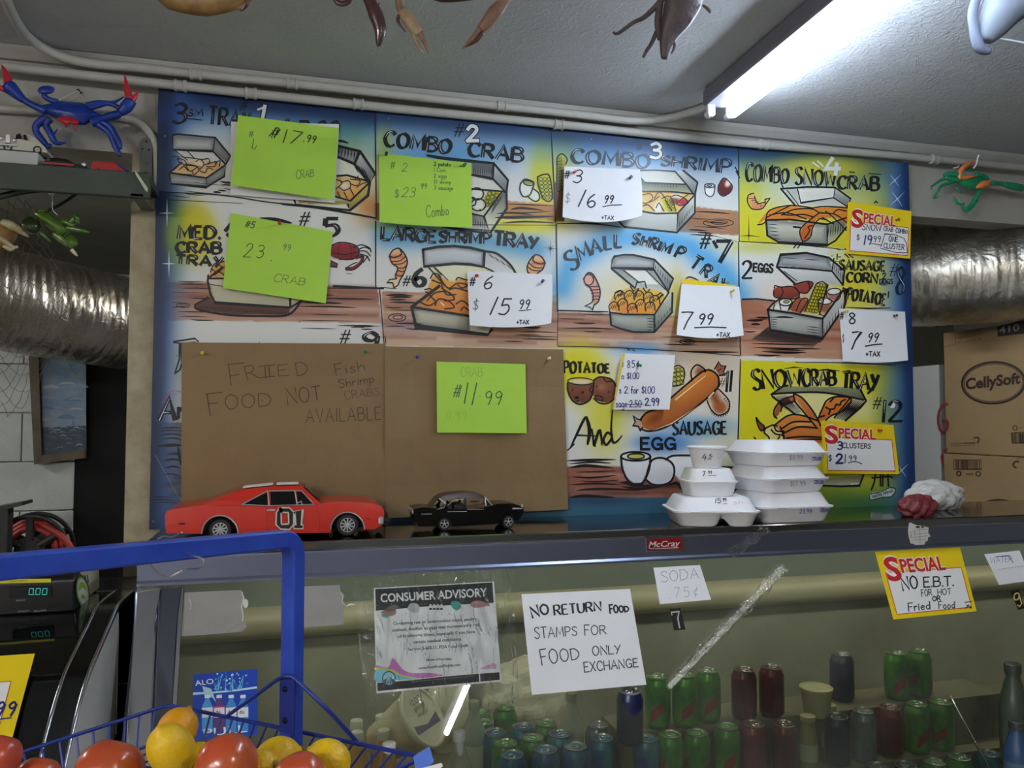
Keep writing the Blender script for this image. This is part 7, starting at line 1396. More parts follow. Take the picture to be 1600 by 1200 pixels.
b = MB(); b.box((-.95, (prof[0][0]+yb)/2, ztop-.01), (1.9+2*XE, yb-prof[0][0], .02)); bevel(b.build('top_panel', m_blkpaint, deli, world=True), .004)
b = MB(); b.tube([Vector((x, prof[0][0]-.004, ztop+.001)) for x in (-1.9, XE)], .004, 8); b.build('top_edge', m_grey_steel, deli, world=True)
b = MB(); b.box((-.95, (prof[-1][0]+yb)/2+.01, prof[-1][1]/2), (1.88, yb-prof[-1][0]-.02, prof[-1][1])); b.box((-.95, yb-.02, (prof[-1][1]+ztop)/2), (1.88, .03, ztop-prof[-1][1]-.03)); b.build('cabinet', m_blkpaint, deli, world=True)
# yellow card on the curved glass
k = min(range(len(prof)-1), key=lambda i: abs(PX((XE-.1, *prof[i]))[1]-1095)); ty, tz = prof[k+1][0]-prof[k-1][0], prof[k+1][1]-prof[k-1][1]
CN = Vector((0, tz, -ty)).normalized(); CP = Vector((0, *prof[k]))
def body4(a, s): a.z((0, 960, 5)); a.write('.', (-30, 810), 60, 3, BLUE); a.write('99', (-40, 790), 105, 3.4, BLUE, slant=.3, wid=1.1, sp=.3); a.line([(-80, 830), (20, 815), (88, 808)], 2, BLUE)
special('yellow special price card stuck on the black curved glass at the left', [(-78, 1030), (54.5, 1021), (19, 1154), (-110, 1170)], None, .012, body4, p0=CP, n=CN, frame=(.06, .30, .79, .95), title=(.06, .32, .6))
# scale
yf = -.43; zb_ = ztop+.002; pl = UY(117, 958, yf); w_ = .36; x1 = pl.x; zt_ = UY(115, 899, yf).z
scale = thing('shop_scale', 'black and cream shop scale with green digits on the black deli case', 'scale', (x1-w_/2, yf+.1, zb_))
b = MB(); b.loft([[Vector((x, yf+y, z)) for y, z in ((0, zb_), (-.004, zt_-.01), (.006, zt_), (.05, zt_), (.05, zb_))] for x in (x1-w_, x1)]); bevel(b.build('display_head', m_blkpaint, scale, world=True), .006, 3)
b = MB(); zs = UX(170, 889, x1+.004).z; b.loft([[Vector((x, yf+y, z)) for y, z in ((.05, zb_), (.05, zt_-.002), (.16, zt_+.008), (.24, zb_+.05), (.25, zb_))] for x in (x1-w_+.004, x1-.004)]); bevel(b.build('body', mat('scale_cream', (206, 204, 176), .45), scale, world=True), .006, 3)
b = MB(); b.box((x1-w_/2, yf+.15, zt_+.014), (w_*.9, .20, .006), bev=.003); b.build('pan', m_steel_top, scale, world=True)
SD = Surf((0, yf-.0045, 0), (0, -1, 0)); a = Art(SD, base=.0012); a.z((0, 800, 4))
a.fill([(-200, 424), (318, 416), (320, 440), (-200, 450)], (206, 196, 40), 1); a.type('UNIT PRICE', (60, 440), (170, 434), 12, (90, 90, 30), 2)
a.type('AMOUNT', (100, 560), (158, 556), 13, (150, 152, 154), 2); a.type('CAPACITY', (108, 628), (184, 624), 13, (150, 152, 154), 2); a.type('30lb x 0.01lb', (212, 626), (290, 620), 13, (150, 152, 154), 2); a.build('panel_print', scale)
a = Art(SD, base=.0016); a.z((0, 800, 4)); a.fill([(60, 470), (320, 466), (320, 530), (60, 536)], (8, 16, 22), 1); a.build('display_window', scale, m=mat('display_black', rough=.15, attr=True))
def seg7(a, x, y, w, h, on, col):
    s = .12; X = lambda u, v: (x+u*w+(1-v)*h*s*0+v*0, y-v*h)
    Q = {'a': ((.1, 1), (.9, 1)), 'd': ((.1, 0), (.9, 0)), 'f': ((0, .95), (0, .55)), 'e': ((0, .45), (0, .05)), 'b': ((1, .95), (1, .55)), 'c': ((1, .45), (1, .05)), 'g': ((.1, .5), (.9, .5))}
    for k in on: (u0, v0), (u1, v1) = Q[k]; a.line([(x+u0*w+v0*h*s, y-v0*h), (x+u1*w+v1*h*s, y-v1*h)], 1.1, col, 2)
a = Art(SD, base=.0016); a.z((0, 800, 4))
for k in range(3): seg7(a, 180+k*42, 516, 26, 38, 'abcdef', (60, 190, 180))
a.ell((212, 516), 3, 3, (60, 190, 180), 2); a.mb.build('digits', mat('led_teal', (44, 160, 150), .5, emit=.3), scale, world=True)
SSd = Surf((x1+.0005, 0, 0), (1, 0, 0)); a = Art(SSd, base=.001); a.z((0, 800, 4))
a.ell((517, 498), 43, 108, (60, 66, 50), 1, -8, 28); a.ell((517, 498), 37, 94, (150, 176, 60), 2, -8, 28); a.ell((517, 498), 32, 80, (196, 206, 210), 3, -8, 28); a.ell((517, 492), 24, 54, (150, 180, 50), 4, -8); a.fill([(490, 500), (516, 470), (545, 500), (540, 540), (516, 510), (498, 540)], (214, 220, 200), 5); a.lines([[(530, 395), (540, 440)], [(545, 395), (552, 440)]], 1.6, INK, 5)
a.fill([(575, 520), (725, 452), (732, 470), (570, 580)], (120, 120, 108), 1); a.fill([(650, 440), (712, 426), (700, 436), (650, 455)], (60, 62, 60), 2); a.build('seal', scale)

# ================================================================== blue produce rack in the foreground
m_bluep = mat('blue_enamel', (34, 64, 172), .38, noise=(52, 84, 190), nscale=10, coat=.2); m_blued = mat('blue_wire', (24, 44, 130), .4)
P1 = UD(459, 840.5, 1.17); P0 = UD(0, 886, .80); dr = (P1-P0); dr.z = 0; dr.normalize(); sd_ = Vector((dr.y, -dr.x, 0)); H = .0125
slope = (P1.z-P0.z)/math.dist((P0.x, P0.y), (P1.x, P1.y)); rack = thing('produce_rack', 'blue square-tube produce rack with a wire basket of tomatoes and lemons', 'rack', (P1.x, P1.y, 0))
rad = .026; path = []
for k in range(-1, 1): path.append((P0+(Vector((dr.x, dr.y, slope))*(-.35 if k < 0 else 0)), Vector((dr.x, dr.y, slope)).normalized()))
T0 = Vector((dr.x, dr.y, slope)).normalized(); cpt = P1-T0*(rad+.0)
for k in range(9):
    a_ = math.pi/2*k/8; d_ = T0*math.sin(a_)-Vector((0, 0, 1))*(1-math.cos(a_)); path.append((cpt+d_*rad, (T0*math.cos(a_)-Vector((0, 0, 1))*math.sin(a_)).normalized()))
path.append((Vector((path[-1][0].x, path[-1][0].y, .03)), Vector((0, 0, -1))))
b = MB(); loops = []
for p, tg in path:
    nb = tg.cross(sd_).normalized(); c = .0025
    loops.append([p+sd_*u+nb*v for u, v in ((H-c, H), (H, H-c), (H, -H+c), (H-c, -H), (-H+c, -H), (-H, -H+c), (-H, H-c), (-H+c, H))])
b.loft(loops); b.build('post_and_bar', m_bluep, rack, world=True)
e0 = path[0][0]; b = MB(); b.box((e0.x, e0.y, (e0.z+.012)/2), (.025, .025, e0.z-.012), Matrix.Rotation(math.atan2(dr.y, dr.x), 3, 'Z'), .002); b.build('rear_post', m_bluep, rack, world=True)
b = MB(); b.box((P1.x, P1.y, .012), (.3, .3, .024), bev=.006); b.build('foot_plate', m_bluep, rack, world=True)
ZR = ZC-.166; C_ = UZ(263, 1101.5, ZR); Lp = UZ(30, 1177, ZR); Rp = UZ(652, 1181, ZR)
uL = (Lp-C_).normalized(); uR = (Rp-C_).normalized(); SZL, SZR = .52, .48
F = C_+uL*SZL; G = C_+uR*SZR; E_ = C_+uL*SZL+uR*SZR
basket = thing('wire_basket', 'blue wire produce basket hung on the blue square-tube post', 'basket', (C_+E_)/2-Vector((0, 0, .12)))
rim = [C_, G, E_, F]; cen_ = sum(rim, Vector())/4; bot = [cen_+(p-cen_)*.88+Vector((0, 0, -.042)) for p in rim]
def ring(b, pts, r):
    n = len(pts); q = []
    for i in range(n):
        p = pts[i]; a_, c = (pts[i-1]-p).normalized(), (pts[(i+1) % n]-p).normalized(); q += [p+a_*.012, p+(a_+c)*.0035, p+c*.012]
    b.tube(q+[q[0]], r, 8, caps=False)
b = MB(); ring(b, rim, .0031); b.build('rim', m_blued, basket, world=True, smooth=True)
b = MB(); ring(b, bot, .0026); b.build('bottom_ring', m_blued, basket, world=True, smooth=True)
for i in range(4):
    p0, p1, q0, q1 = rim[i], rim[(i+1) % 4], bot[i], bot[(i+1) % 4]; n = 21
    b = MB()
    for k in range(1, n):
        t_ = k/n; b.tube([p0.lerp(p1, t_), q0.lerp(q1, t_)], .0017, 6)
    b.build('wire_side', m_blued, basket, world=True)
b = MB()
for k in range(1, 16): t_ = k/16; b.tube([bot[0].lerp(bot[1], t_), bot[3].lerp(bot[2], t_)], .0017, 6)
for k in range(1, 6): t_ = k/6; b.tube([bot[0].lerp(bot[3], t_)-Vector((0, 0, .003)), bot[1].lerp(bot[2], t_)-Vector((0, 0, .003))], .0017, 6)
b.build('wire_floor', m_blued, basket, world=True)
fp = PX(P1); dfr = lambda px, py, d: UD(px, py, d)
b = MB(); b.tube(catmull([UZ(353, 1120, ZR), dfr(395, 1090, 1.20), dfr(436, 1060, 1.15), dfr(448, 1057, 1.145), dfr(462, 1062, 1.143), dfr(510, 1107, 1.13), UZ(556, 1157, ZR), UZ(560, 1163, ZR)], 5), .0030, 8); b.build('hanger', m_blued, basket, world=True, smooth=True)
nF = -dr  # front face of the post
for py in (1076, 1125):
    c = U(447, py, P1+nF*(H+.001), nF); b = MB(); q = nF.to_track_quat('Z', 'Y').to_matrix().to_4x4(); b.lathe([(.0046, 0), (.0046, .003), (.0026, .005)], 6, c, q); b.build('bolt', mat('bolt_dark', (24, 28, 60), .35, .6), rack, world=True)
b = MB(); ps = [U(x, y, P1+nF*(H+.0004), nF) for x, y in ((439, 1060), (462, 1061), (461, 1150), (438, 1142))]; b.prism(ps, nF*.0025); b.build('bracket_plate', m_blued, rack, world=True)
# wire hooks on the bar
m_wire = mat('bare_wire', (190, 190, 186), .3, 1); hp = [UD(247, 842, 1.02), UD(256, 838, 1.0), UD(268, 839, .99), UD(277, 836, .985), UD(284, 832, .98)]
t = thing('wire_hook', 'loose bare wire lying over the blue bar near the red model car', 'wire hook', hp[2]); b = MB(); b.tube(catmull(hp, 4), .0011, 6); b.build('wire', m_wire, t, world=True)
hp = [UD(236, 880, .995), UD(242, 890, .985), UD(252, 898, .98), UD(266, 901, .975), UD(284, 892, .97)]; t = thing('wire_hook', 'bent wire hook hanging below the blue bar at its left', 'wire hook', hp[2]); b = MB(); b.tube(catmull([UD(238, 866, .99)]+hp, 4), .0011, 6); b.build('wire', m_wire, t, world=True)
hp = [UD(284, 862, .99), UD(300, 868, .975), UD(315, 872, .97), UD(318, 880, .97), UD(312, 888, .975), UD(292, 889, .985)]; t = thing('wire_hook', 'bent wire hook looped around the blue bar below the red model car', 'wire hook', hp[2]); b = MB(); b.tube(catmull(hp, 4), .0011, 6); b.build('wire', m_wire, t, world=True)
# price tag holder on the rim
tg = [UD(646, 1182, 1.06), UD(671, 1166, 1.055), UD(678, 1190, 1.045), UD(650, 1215, 1.045)]; t = thing('tag_holder', 'blue plastic price tag holder clipped to the basket rim', 'tag holder', tg[0]); nT = (CAM-tg[0]).normalized()
b = MB(); b.prism(tg, -nT*.002); b.build('holder', mat('tag_blue', (80, 116, 206), .3), t, world=True); b = MB(); b.prism([UD(652, 1202, 1.04), UD(690, 1192, 1.03), UD(692, 1197, 1.03), UD(660, 1226, 1.04)], -nT*.001); b.build('tag_card', m_white, t, world=True)
# fruit
m_tom = mat('tomato_skin', (186, 68, 42), .24, noise=(180, 92, 46), nscale=14, coat=.25, sss=.1); m_tom2 = mat('tomato_skin_pink', (182, 66, 58), .26, noise=(190, 84, 58), nscale=14, coat=.2, sss=.1); m_lem = mat('lemon_skin', (236, 196, 20), .4, noise=(226, 180, 14), nscale=12, bump=.25, bscale=190, sss=.1); m_lem2 = mat('lemon_skin_amber', (226, 158, 16), .42, noise=(216, 146, 12), nscale=12, bump=.25, bscale=190, sss=.1); m_stem = mat('fruit_stem', (120, 110, 60), .7)
def tomato(label, px, py, d, r, m, tilt, sq=.9):
    c = UD(px, py, d); t = thing('tomato', label, 'tomato', c, 0, 'tomatoes in the wire basket'); M = Matrix.Rotation(tilt[0], 4, 'X') @ Matrix.Rotation(tilt[1], 4, 'Y'); b = MB(); L = []; n, mm = 28, 16
    for j in range(mm+1):
        a_ = math.pi*(.01+.98*j/mm); l = []
        for k in range(n):
            u = 2*math.pi*k/n; rr = r*(1+.02*math.cos(5*u)*math.sin(a_)); z = -r*sq*math.cos(a_); z -= .18*r*math.exp(-(math.sin(a_)/.28)**2) if j > mm/2 else -.05*r*math.exp(-(math.sin(a_)/.2)**2)
            l.append(M @ Vector((rr*math.sin(a_)*math.cos(u), rr*math.sin(a_)*math.sin(u), z)))
        L.append(l)
    b.loft(L); b.build('flesh', m, t, smooth=True); s = MB(); s.lathe([(.008, .0), (.006, .002), (.002, .003)], 8, M @ Vector((0, 0, r*sq*.80)), M); s.build('stem_scar', m_stem, t)
def lemon(label, px, py, d, r, m, ax, ln=1.25):
    c = UD(px, py, d); t = thing('lemon', label, 'lemon', c, 0, 'lemons in the wire basket'); M = Vector(ax).to_track_quat('Z', 'Y').to_matrix().to_4x4(); b = MB()
    pr = [(r*max(.03, (math.sin(a_)**.95)*(1-.0*a_)), -r*ln*math.cos(a_)) for a_ in [math.pi*(.02+.96*k/16) for k in range(17)]]
    pr = [(.12*r, -r*ln*1.12), (.2*r, -r*ln*1.02)]+pr[2:-2]+[(.2*r, r*ln*1.02), (.13*r, r*ln*1.1)]; b.lathe(pr, 26, (0, 0, 0), M); b.build('peel', m, t, smooth=True); s = MB(); s.lathe([(.0042, 0), (.0045, .002), (.002, .0035)], 8, M @ Vector((0, 0, r*ln*1.09)), M); s.build('stem_button', m_stem, t)
tomato('large tomato in the basket in front of the white deli side panel', 171, 1206, 1.05, .0437, m_tom, (-.5, .3), .92)
tomato('glossy red tomato in the middle of the basket in front of the pull sticker', 353.5, 1195, 1.0, .0381, m_tom, (-.5, -.2), 1.0)
tomato('tomato at the left edge of the photo beside the yellow special card', -2, 1184, 1.0, .0261, m_tom2, (-.5, .3), 1.05)
tomato('half-hidden tomato low in the basket beside the chrome bead', 59, 1216, 1.03, .0289, m_tom, (-.5, .2), .9)
tomato('low tomato with its stem scar showing between the two right lemons', 468, 1222, 1.03, .0367, m_tom, (1.0, .1), .9)
lemon('amber lemon at the back corner of the basket', 277, 1139, 1.21, .0292, m_lem2, (.4, .6, .6), 1.08)
lemon('large yellow lemon leaning in front of the amber lemon', 268, 1172, 1.05, .0292, m_lem, (.35, .4, -.85), 1.32)
lemon('yellow lemon low beside the glossy red tomato', 306, 1197, 1.09, .0302, m_lem, (.8, -.3, .25), 1.2)
lemon('yellow lemon right of the glossy red tomato in front of the blue post', 433, 1185, 1.11, .0283, m_lem, (.9, .1, .2), 1.12)
lemon('yellow lemon with its stem button showing, rightmost in the basket', 513, 1188, 1.10, .0275, m_lem, (.75, -.55, -.3), 1.15)
lemon('small yellow lemon tucked behind the glossy red tomato', 402, 1198, 1.05, .0222, m_lem, (.7, -.6, .3), 1.3)
# ================================================================== conduits along the ceiling
m_cond = mat('painted_conduit', (184, 182, 174), .45, noise=(172, 170, 162), nscale=10)
def conduit(label, pts, r, sleeves=(), sm=6):
    t = thing('conduit', label, 'conduit', pts[len(pts)//2]); q = catmull(pts, sm); b = MB(); b.tube(q, r, 12); b.build('pipe', m_cond, t, smooth=True, world=True, auto=50)
    for p, d in sleeves: d = d.normalized(); M = d.to_track_quat('Z', 'Y').to_matrix().to_4x4(); b = MB(); b.lathe([(r*1.05, -.016), (r*1.35, -.015), (r*1.35, -.009), (r*1.15, -.008), (r*1.15, .008), (r*1.35, .009), (r*1.35, .015), (r*1.05, .016)], 14, p, M); b.build('coupling', m_cond, t, smooth=True, auto=30, world=True)
X_ = Vector((1, 0, 0)); cz = CE-.0135
up = [UZ(4, -12, cz), UZ(25, 33, cz), UZ(50, 63, cz), UY(90, 86, -.03), UY(140, 99, -.028)]
for p in up: p.z = min(p.z, cz); p.y = min(p.y, -.02)
wl = [UY(x, y, -.026) for x, y in ((220, 106), (300, 115), (460, 131), (700, 157), (900, 179))]
en = [UY(990, 189, -.035), UZ(1045, 184, cz-.002), UZ(1085, 173, cz), UZ(1104, 166, cz)]
conduit('upper painted conduit bending from the ceiling along the wall to the lit fixture', up+wl+en, .0125, [(UY(x, y, -.026), X_) for x, y in ((306, 116), (457, 131), (784, 166))])
lo = [UY(x, y, -.03) for x, y in ((-60, 98), (60, 110), (280, 134), (400, 147), (600, 168), (870, 194), (1150, 223), (1400, 243), (1640, 266))]
conduit('lower painted conduit running the whole length of the wall above the menu board', lo, .0125, [(UY(x, y, -.03), X_) for x, y in ((282, 134), (392, 146), (560, 163), (873, 195), (1193, 226), (1460, 249))])
conduit('painted conduit behind the blue crab bending down beside the menu board', [UY(x, y, .002) for x, y in ((-60, 166), (40, 172), (150, 178), (195, 184), (222, 196), (238, 216), (245, 240), (247, 300))], .0115)

# ================================================================== shelf with little cars
m_shelf = mat('green_shelf_paint', (64, 74, 62), .6, noise=(52, 58, 50), nscale=7); ys = -.15
pA, pB = UY(0, 256, ys), UY(228, 270, ys); zt2 = (pA.z+pB.z)/2+.003; xr = UY(234, 290, ys).x; pd = UY(120, 302, ys).z
shelf = thing('wall_shelf', 'dark green wall shelf under the blue crab, holding little model cars', 'shelf', (xr-.8, -.07, zt2))
b = MB(); b.box((xr-.8, -.066, zt2-.016), (1.6, .15, .02)); bevel(b.build('board', m_shelf, shelf, world=True), .002)
b = MB(); b.box((xr-.8, ys+.009, (zt2+pd)/2), (1.6, .018, zt2-pd)); bevel(b.build('front_lip', m_shelf, shelf, world=True), .003)
b = MB(); p = [UY(x, y, -.002) for x, y in ((219, 309), (219, 226), (223, 218), (229, 215), (235, 218), (238, 226), (238, 309))]; b.prism(p, (0, -.006, 0)); b.box((xr-.03, -.075, pd+.006), (.03, .15, .006)); br = b.build('bracket', mat('bracket_grey', (96, 98, 92), .5, noise=(80, 82, 76), nscale=20), shelf, world=True)
a = Art(Surf((0, -.0085, 0), (0, -1, 0)), base=.0005)
for x, y in ((222.5, 233), (233, 234.5), (229, 221.5), (227, 269), (230, 255)): a.ell((x, y), 2 if y < 240 else 1.2, 2 if y < 240 else 1.2, (16, 16, 16), 1)
a.build('screw_holes', shelf)
t = thing('paper_tag', 'pale paper tag hanging at the right end of the green shelf', 'tag', UY(221, 284, ys-.004)); b = MB(); b.prism([UY(x, y, ys-.003) for x, y in ((211, 266), (216, 272), (231, 294), (230.5, 301), (226, 296), (212, 273))], (0, -.001, 0)); b.build('paper', mat('tag_paper', (186, 196, 170), .6), t, world=True)
def mini(name, label, x0, x1, ztop_, zbase, y, m, body, cab, cm=None):
    """little car between photo columns x0..x1 on the shelf; body / cab: side outline in 0..1"""
    A, Bx = UY(x0, 250, y).x, UY(x1, 250, y).x; h = ztop_-zbase; hw = .026; t = thing(name, label, 'model car', ((A+Bx)/2, y, zbase)); f = lambda u, v: (A+(Bx-A)*u, zbase+h*v)
    b = MB(); slab_xz(b, [f(*p) for p in body], lambda z, s: y+s*hw); bevel(b.build('body', m, t, world=True), .004, 2)
    b = MB(); slab_xz(b, [f(*p) for p in cab], lambda z, s: y+s*hw*(.9-.3*(z-zbase)/h)); bevel(b.build('cabin', cm or m, t, world=True), .003, 2)
    for u in (.2, .8):
        for s in (-1, 1): wheel(t, f(u, 0)[0], y+s*hw*.9, zbase+h*.2, h*.2, .008, 5, s)
    return t, f, hw
zs = zt2-.006; zbx = zs+.032
t = thing('white_box', 'white box under the cream vintage model car on the green shelf', 'box', (UY(30, 240, -.09).x, -.09, zs)); b = MB(); xw = UY(66, 245, -.09).x; b.box((xw-.12, -.09, zs+.022), (.24, .07, .044)); bevel(b.build('carton', mat('carton_white', (190, 192, 188), .6), t, world=True), .002)
zw = zs+.045
m_cream = mat('model_cream', (196, 192, 176), .35)
t, f, hw = mini('model_car', 'cream vintage model car with chrome grille on the white box', 2, 78, zw+.052, zw, -.085, m_cream, [(0, .12), (.0, .45), (.08, .55), (.2, .62), (.45, .66), (.8, .5), (1, .2), (1, .1)], [(.28, .6), (.34, .95), (.45, 1), (.6, .98), (.78, .75), (.98, .3), (.9, .3), (.4, .5)])
b = MB(); x, z = f(.2, .62); b.box((x, -.085-hw-.001, z), (.012, .006, .024), bev=.002); b.ball((f(.07, .6)[0], -.085-hw-.002, f(.07, .62)[1]), .005, 10, 8); b.ball((f(.33, .55)[0], -.085-hw-.002, f(.07, .56)[1]), .005, 10, 8); b.box((f(.18, 0)[0], -.085-hw-.004, f(0, .3)[1]), (.05, .005, .006), bev=.002); b.build('grille', m_rim, t, world=True)
b = MB()
for pts in ([(.36, .88), (.44, .95), (.46, .68), (.34, .62)], [(.50, .92), (.56, .9), (.58, .66), (.52, .66)]): b.prism([Vector((f(*p)[0], -.085-hw*.82, f(*p)[1])) for p in pts], (0, -.004, 0))
b.build('side_window', m_blackg, t, world=True)
t, f, hw = mini('model_car', 'black model car with red stripe beside the white box on the shelf', 72, 138, zs+.036, zs, -.10, mat('model_black', (20, 16, 18), .2, coat=.4), [(0, .1), (0, .55), (.05, .68), (.5, .7), (.9, .6), (1, .4), (1, .1)], [(.1, .65), (.16, .95), (.3, 1), (.55, .95), (.72, .66)])
b = MB(); b.box((f(.35, 0)[0], -.10-hw-.001, f(0, .5)[1]), (.075, .003, .005)); b.build('stripe', mat('model_red', (170, 30, 36), .3), t, world=True); b = MB(); b.box((f(.95, 0)[0], -.1, f(0, .6)[1]), (.012, hw*2.02, .014), bev=.004); b.build('chrome_nose', m_rim, t, world=True)
t, f, hw = mini('model_car', 'bright red model car with violet windscreen at the right of the shelf', 147, 202, zs+.036, zs, -.10, mat('model_red', (170, 30, 36), .3), [(0, .1), (0, .6), (.05, .9), (.68, .82), (.98, .3), (1, .1)], [(.02, .8), (.06, 1), (.62, 1), (.7, .8)])
b = MB(); b.prism([Vector((f(.72, .85)[0], -.1-hw*.9, f(.72, .85)[1])), Vector((f(.98, .3)[0], -.1-hw, f(.98, .34)[1])), Vector((f(.98, .3)[0], -.1+hw, f(.98, .34)[1])), Vector((f(.72, .85)[0], -.1+hw*.9, f(.72, .85)[1]))], (.004, 0, .004)); b.build('windscreen', mat('screen_violet', (70, 66, 130), .15), t, world=True)

# ================================================================== crabs
def limb(b, Z, pts, rad, y, r_=8, yo=None, sm=4):
    """tapering limb through zoom pixels at distance y behind the wall line; rad in photo pixels"""
    k = 1/575; P = [UY(Z[0]+px/Z[2], Z[1]+py/Z[2], y+(yo[i] if yo else 0)) for i, (px, py) in enumerate(pts)]; n = (len(P)-1)*sm+1
    rr = rad if hasattr(rad, '__len__') else [rad]*len(P); Q = catmull(P, sm); R_ = [(rr[min(i//sm, len(rr)-1)]*(1-(i % sm)/sm)+rr[min(i//sm+1, len(rr)-1)]*((i % sm)/sm))*k for i in range(len(Q))]
    b.tube(Q, R_, r_)
def shell(b, Z, pts, y, th, sm=3):
    """carapace: outline in zoom pixels swelling to thickness th"""
    P = [Vector((p[0], p[1], 0)) for p in pts]; P = catmull(P, sm, True) if sm else P; c = sum(P, Vector())/len(P); L = []
    for s, f in ((.02, 1), (.5, .88), (.8, .6), (.95, .3), (1, 0), (.95, -.3), (.8, -.55), (.4, -.8), (.02, -.85)): L.append([UY(Z[0]+(c.x+(p.x-c.x)*s)/Z[2], Z[1]+(c.y+(p.y-c.y)*s)/Z[2], y-th*f) for p in P])
    b.loft(L)
ZB = (0, 90, 6.667); m_cb = mat('crab_blue', (24, 62, 160), .35, noise=(18, 44, 120), nscale=30); m_cr = mat('crab_red', (196, 40, 52), .35)
cr = thing('mounted_crab', 'bright blue painted crab with red claws mounted on the wall above the shelf', 'crab', UY(112, 176, -.06)); y = -.06
b = MB(); shell(b, ZB, [(400, 510), (540, 470), (600, 450), (740, 462), (860, 472), (930, 520), (1010, 570), (1060, 600), (960, 660), (880, 705), (740, 690), (620, 660), (560, 620), (470, 580)], y, .022); b.build('carapace', m_cb, cr, world=True, smooth=True)
for pts, rad in (([(480, 560), (330, 490), (262, 450), (240, 430)], (6, 5, 5, 5)), ([(250, 450), (180, 385), (100, 310), (70, 285)], (5, 8, 11, 9)), ([(950, 680), (1080, 630), (1200, 600), (1245, 580)], (8, 6, 7, 6)), ([(1245, 580), (1310, 520), (1365, 445)], (6, 10, 9))): b = MB(); limb(b, ZB, pts, rad, y-.008); b.build('arm', m_cb, cr, world=True, smooth=True)
for pts, rad in (([(90, 300), (78, 220), (50, 140), (18, 75)], (7, 6, 3.5, .6)), ([(50, 330), (15, 318), (-20, 300), (-45, 260)], (5, 4.5, 3, .6)), ([(1345, 430), (1330, 350), (1312, 260), (1300, 185)], (6, 5, 3, .5)), ([(1375, 450), (1405, 410), (1428, 370), (1420, 335)], (5, 3.5, 2, .5))): b = MB(); limb(b, ZB, pts, rad, y-.012); b.build('pincer', m_cr, cr, world=True, smooth=True)
for pts, rad in (([(600, 460), (510, 435), (462, 400), (450, 365)], (4, 4, 4, 3)), ([(900, 500), (1020, 472), (1150, 468), (1220, 450), (1290, 408)], (5, 4.5, 3, 2, 1)), ([(930, 530), (1030, 500), (1120, 480), (1200, 500), (1250, 545)], (4, 4, 3.5, 4, 3)), ([(480, 630), (395, 690), (372, 760), (440, 860), (500, 930), (530, 900)], (7, 6, 5, 5, 4, 2)), ([(520, 640), (480, 700), (520, 780), (565, 870), (620, 895), (690, 884)], (6, 5, 5, 4.5, 3, .6)), ([(500, 750), (560, 790), (600, 740)], (3, 2, .6)), ([(1000, 680), (1090, 745), (1150, 800), (1200, 920), (1240, 1010), (1240, 1030)], (6, 5, 5, 5, 3.5, 1)), ([(1050, 660), (1140, 720), (1190, 790), (1240, 890), (1252, 950)], (5, 5, 4.5, 4.5, 3))): b = MB(); limb(b, ZB, pts, rad, y-.004); b.build('leg', m_cb, cr, world=True, smooth=True)
b = MB(); shell(b, ZB, [(390, 340), (430, 300), (500, 292), (560, 310), (568, 345), (530, 375), (460, 382), (410, 370)], y, .006); b.build('paddle', m_cb, cr, world=True, smooth=True)
b = MB(); shell(b, ZB, [(590, 625), (680, 612), (780, 630), (825, 670), (800, 700), (740, 690), (690, 710), (640, 680)], y-.018, .012); limb(b, ZB, [(680, 690), (695, 725)], (2, .6), y-.02); limb(b, ZB, [(790, 700), (785, 740), (798, 768)], (2, 1.6, .5), y-.02); b.build('mouth', m_cr, cr, world=True, smooth=True)
b = MB(); limb(b, ZB, [(612, 445), (815, 340)], .45, y+.03, 5, (-.02, .028)); limb(b, ZB, [(720, 455), (790, 400), (815, 345)], .4, y+.03, 5, (-.02, .0, .028)); b.build('string', m_white, cr, world=True)
t = thing('nail', 'black nail in the white wall holding the blue crab', 'nail', UY(122, 141, .01)); b = MB(); b.ball(UY(122, 141, .006), .0042, 10, 8); b.tube([UY(122, 141, .03), UY(122, 141, .006)], .0015, 6); b.ball(UY(126.5, 145, .012), .003, 8, 6); b.build('head', m_black, t, world=True)
ZG = (1400, 200, 8); m_cg = mat('crab_green', (30, 150, 90), .4, noise=(20, 110, 84), nscale=30); m_co = mat('crab_orange', (224, 130, 66), .4); y = -.05
cr = thing('mounted_crab', 'green painted crab with an orange claw mounted right of the menu board', 'crab', UY(1520, 285, y))
b = MB(); shell(b, ZG, [(740, 640), (850, 640), (980, 600), (1090, 600), (1170, 650), (1130, 730), (1000, 770), (880, 750), (780, 700)], y, .02); b.build('carapace', m_cg, cr, world=True, smooth=True)
for pts, rad in (([(790, 655), (700, 640), (610, 615)], (6, 6, 4)), ([(600, 590), (690, 575), (790, 590)], (3, 7, 6)), ([(990, 590), (1080, 590), (1150, 640)], (4, 4, 4)), ([(1150, 690), (1260, 690), (1340, 700)], (6, 5, 5)), ([(1340, 700), (1450, 725), (1560, 750), (1600, 752)], (5, 8, 8, 6))): b = MB(); limb(b, ZG, pts, rad, y-.01); b.build('arm', m_cg, cr, world=True, smooth=True)
for pts, rad in (([(800, 640), (795, 560), (860, 480), (940, 432), (1000, 430)], (5, 5, 5, 4, 1)), ([(800, 625), (870, 625), (940, 610), (995, 602)], (4, 4.5, 3.5, .8)), ([(1585, 745), (1640, 735), (1700, 700)], (6, 4, 1))): b = MB(); limb(b, ZG, pts, rad, y-.016); b.build('pincer', m_co, cr, world=True, smooth=True)
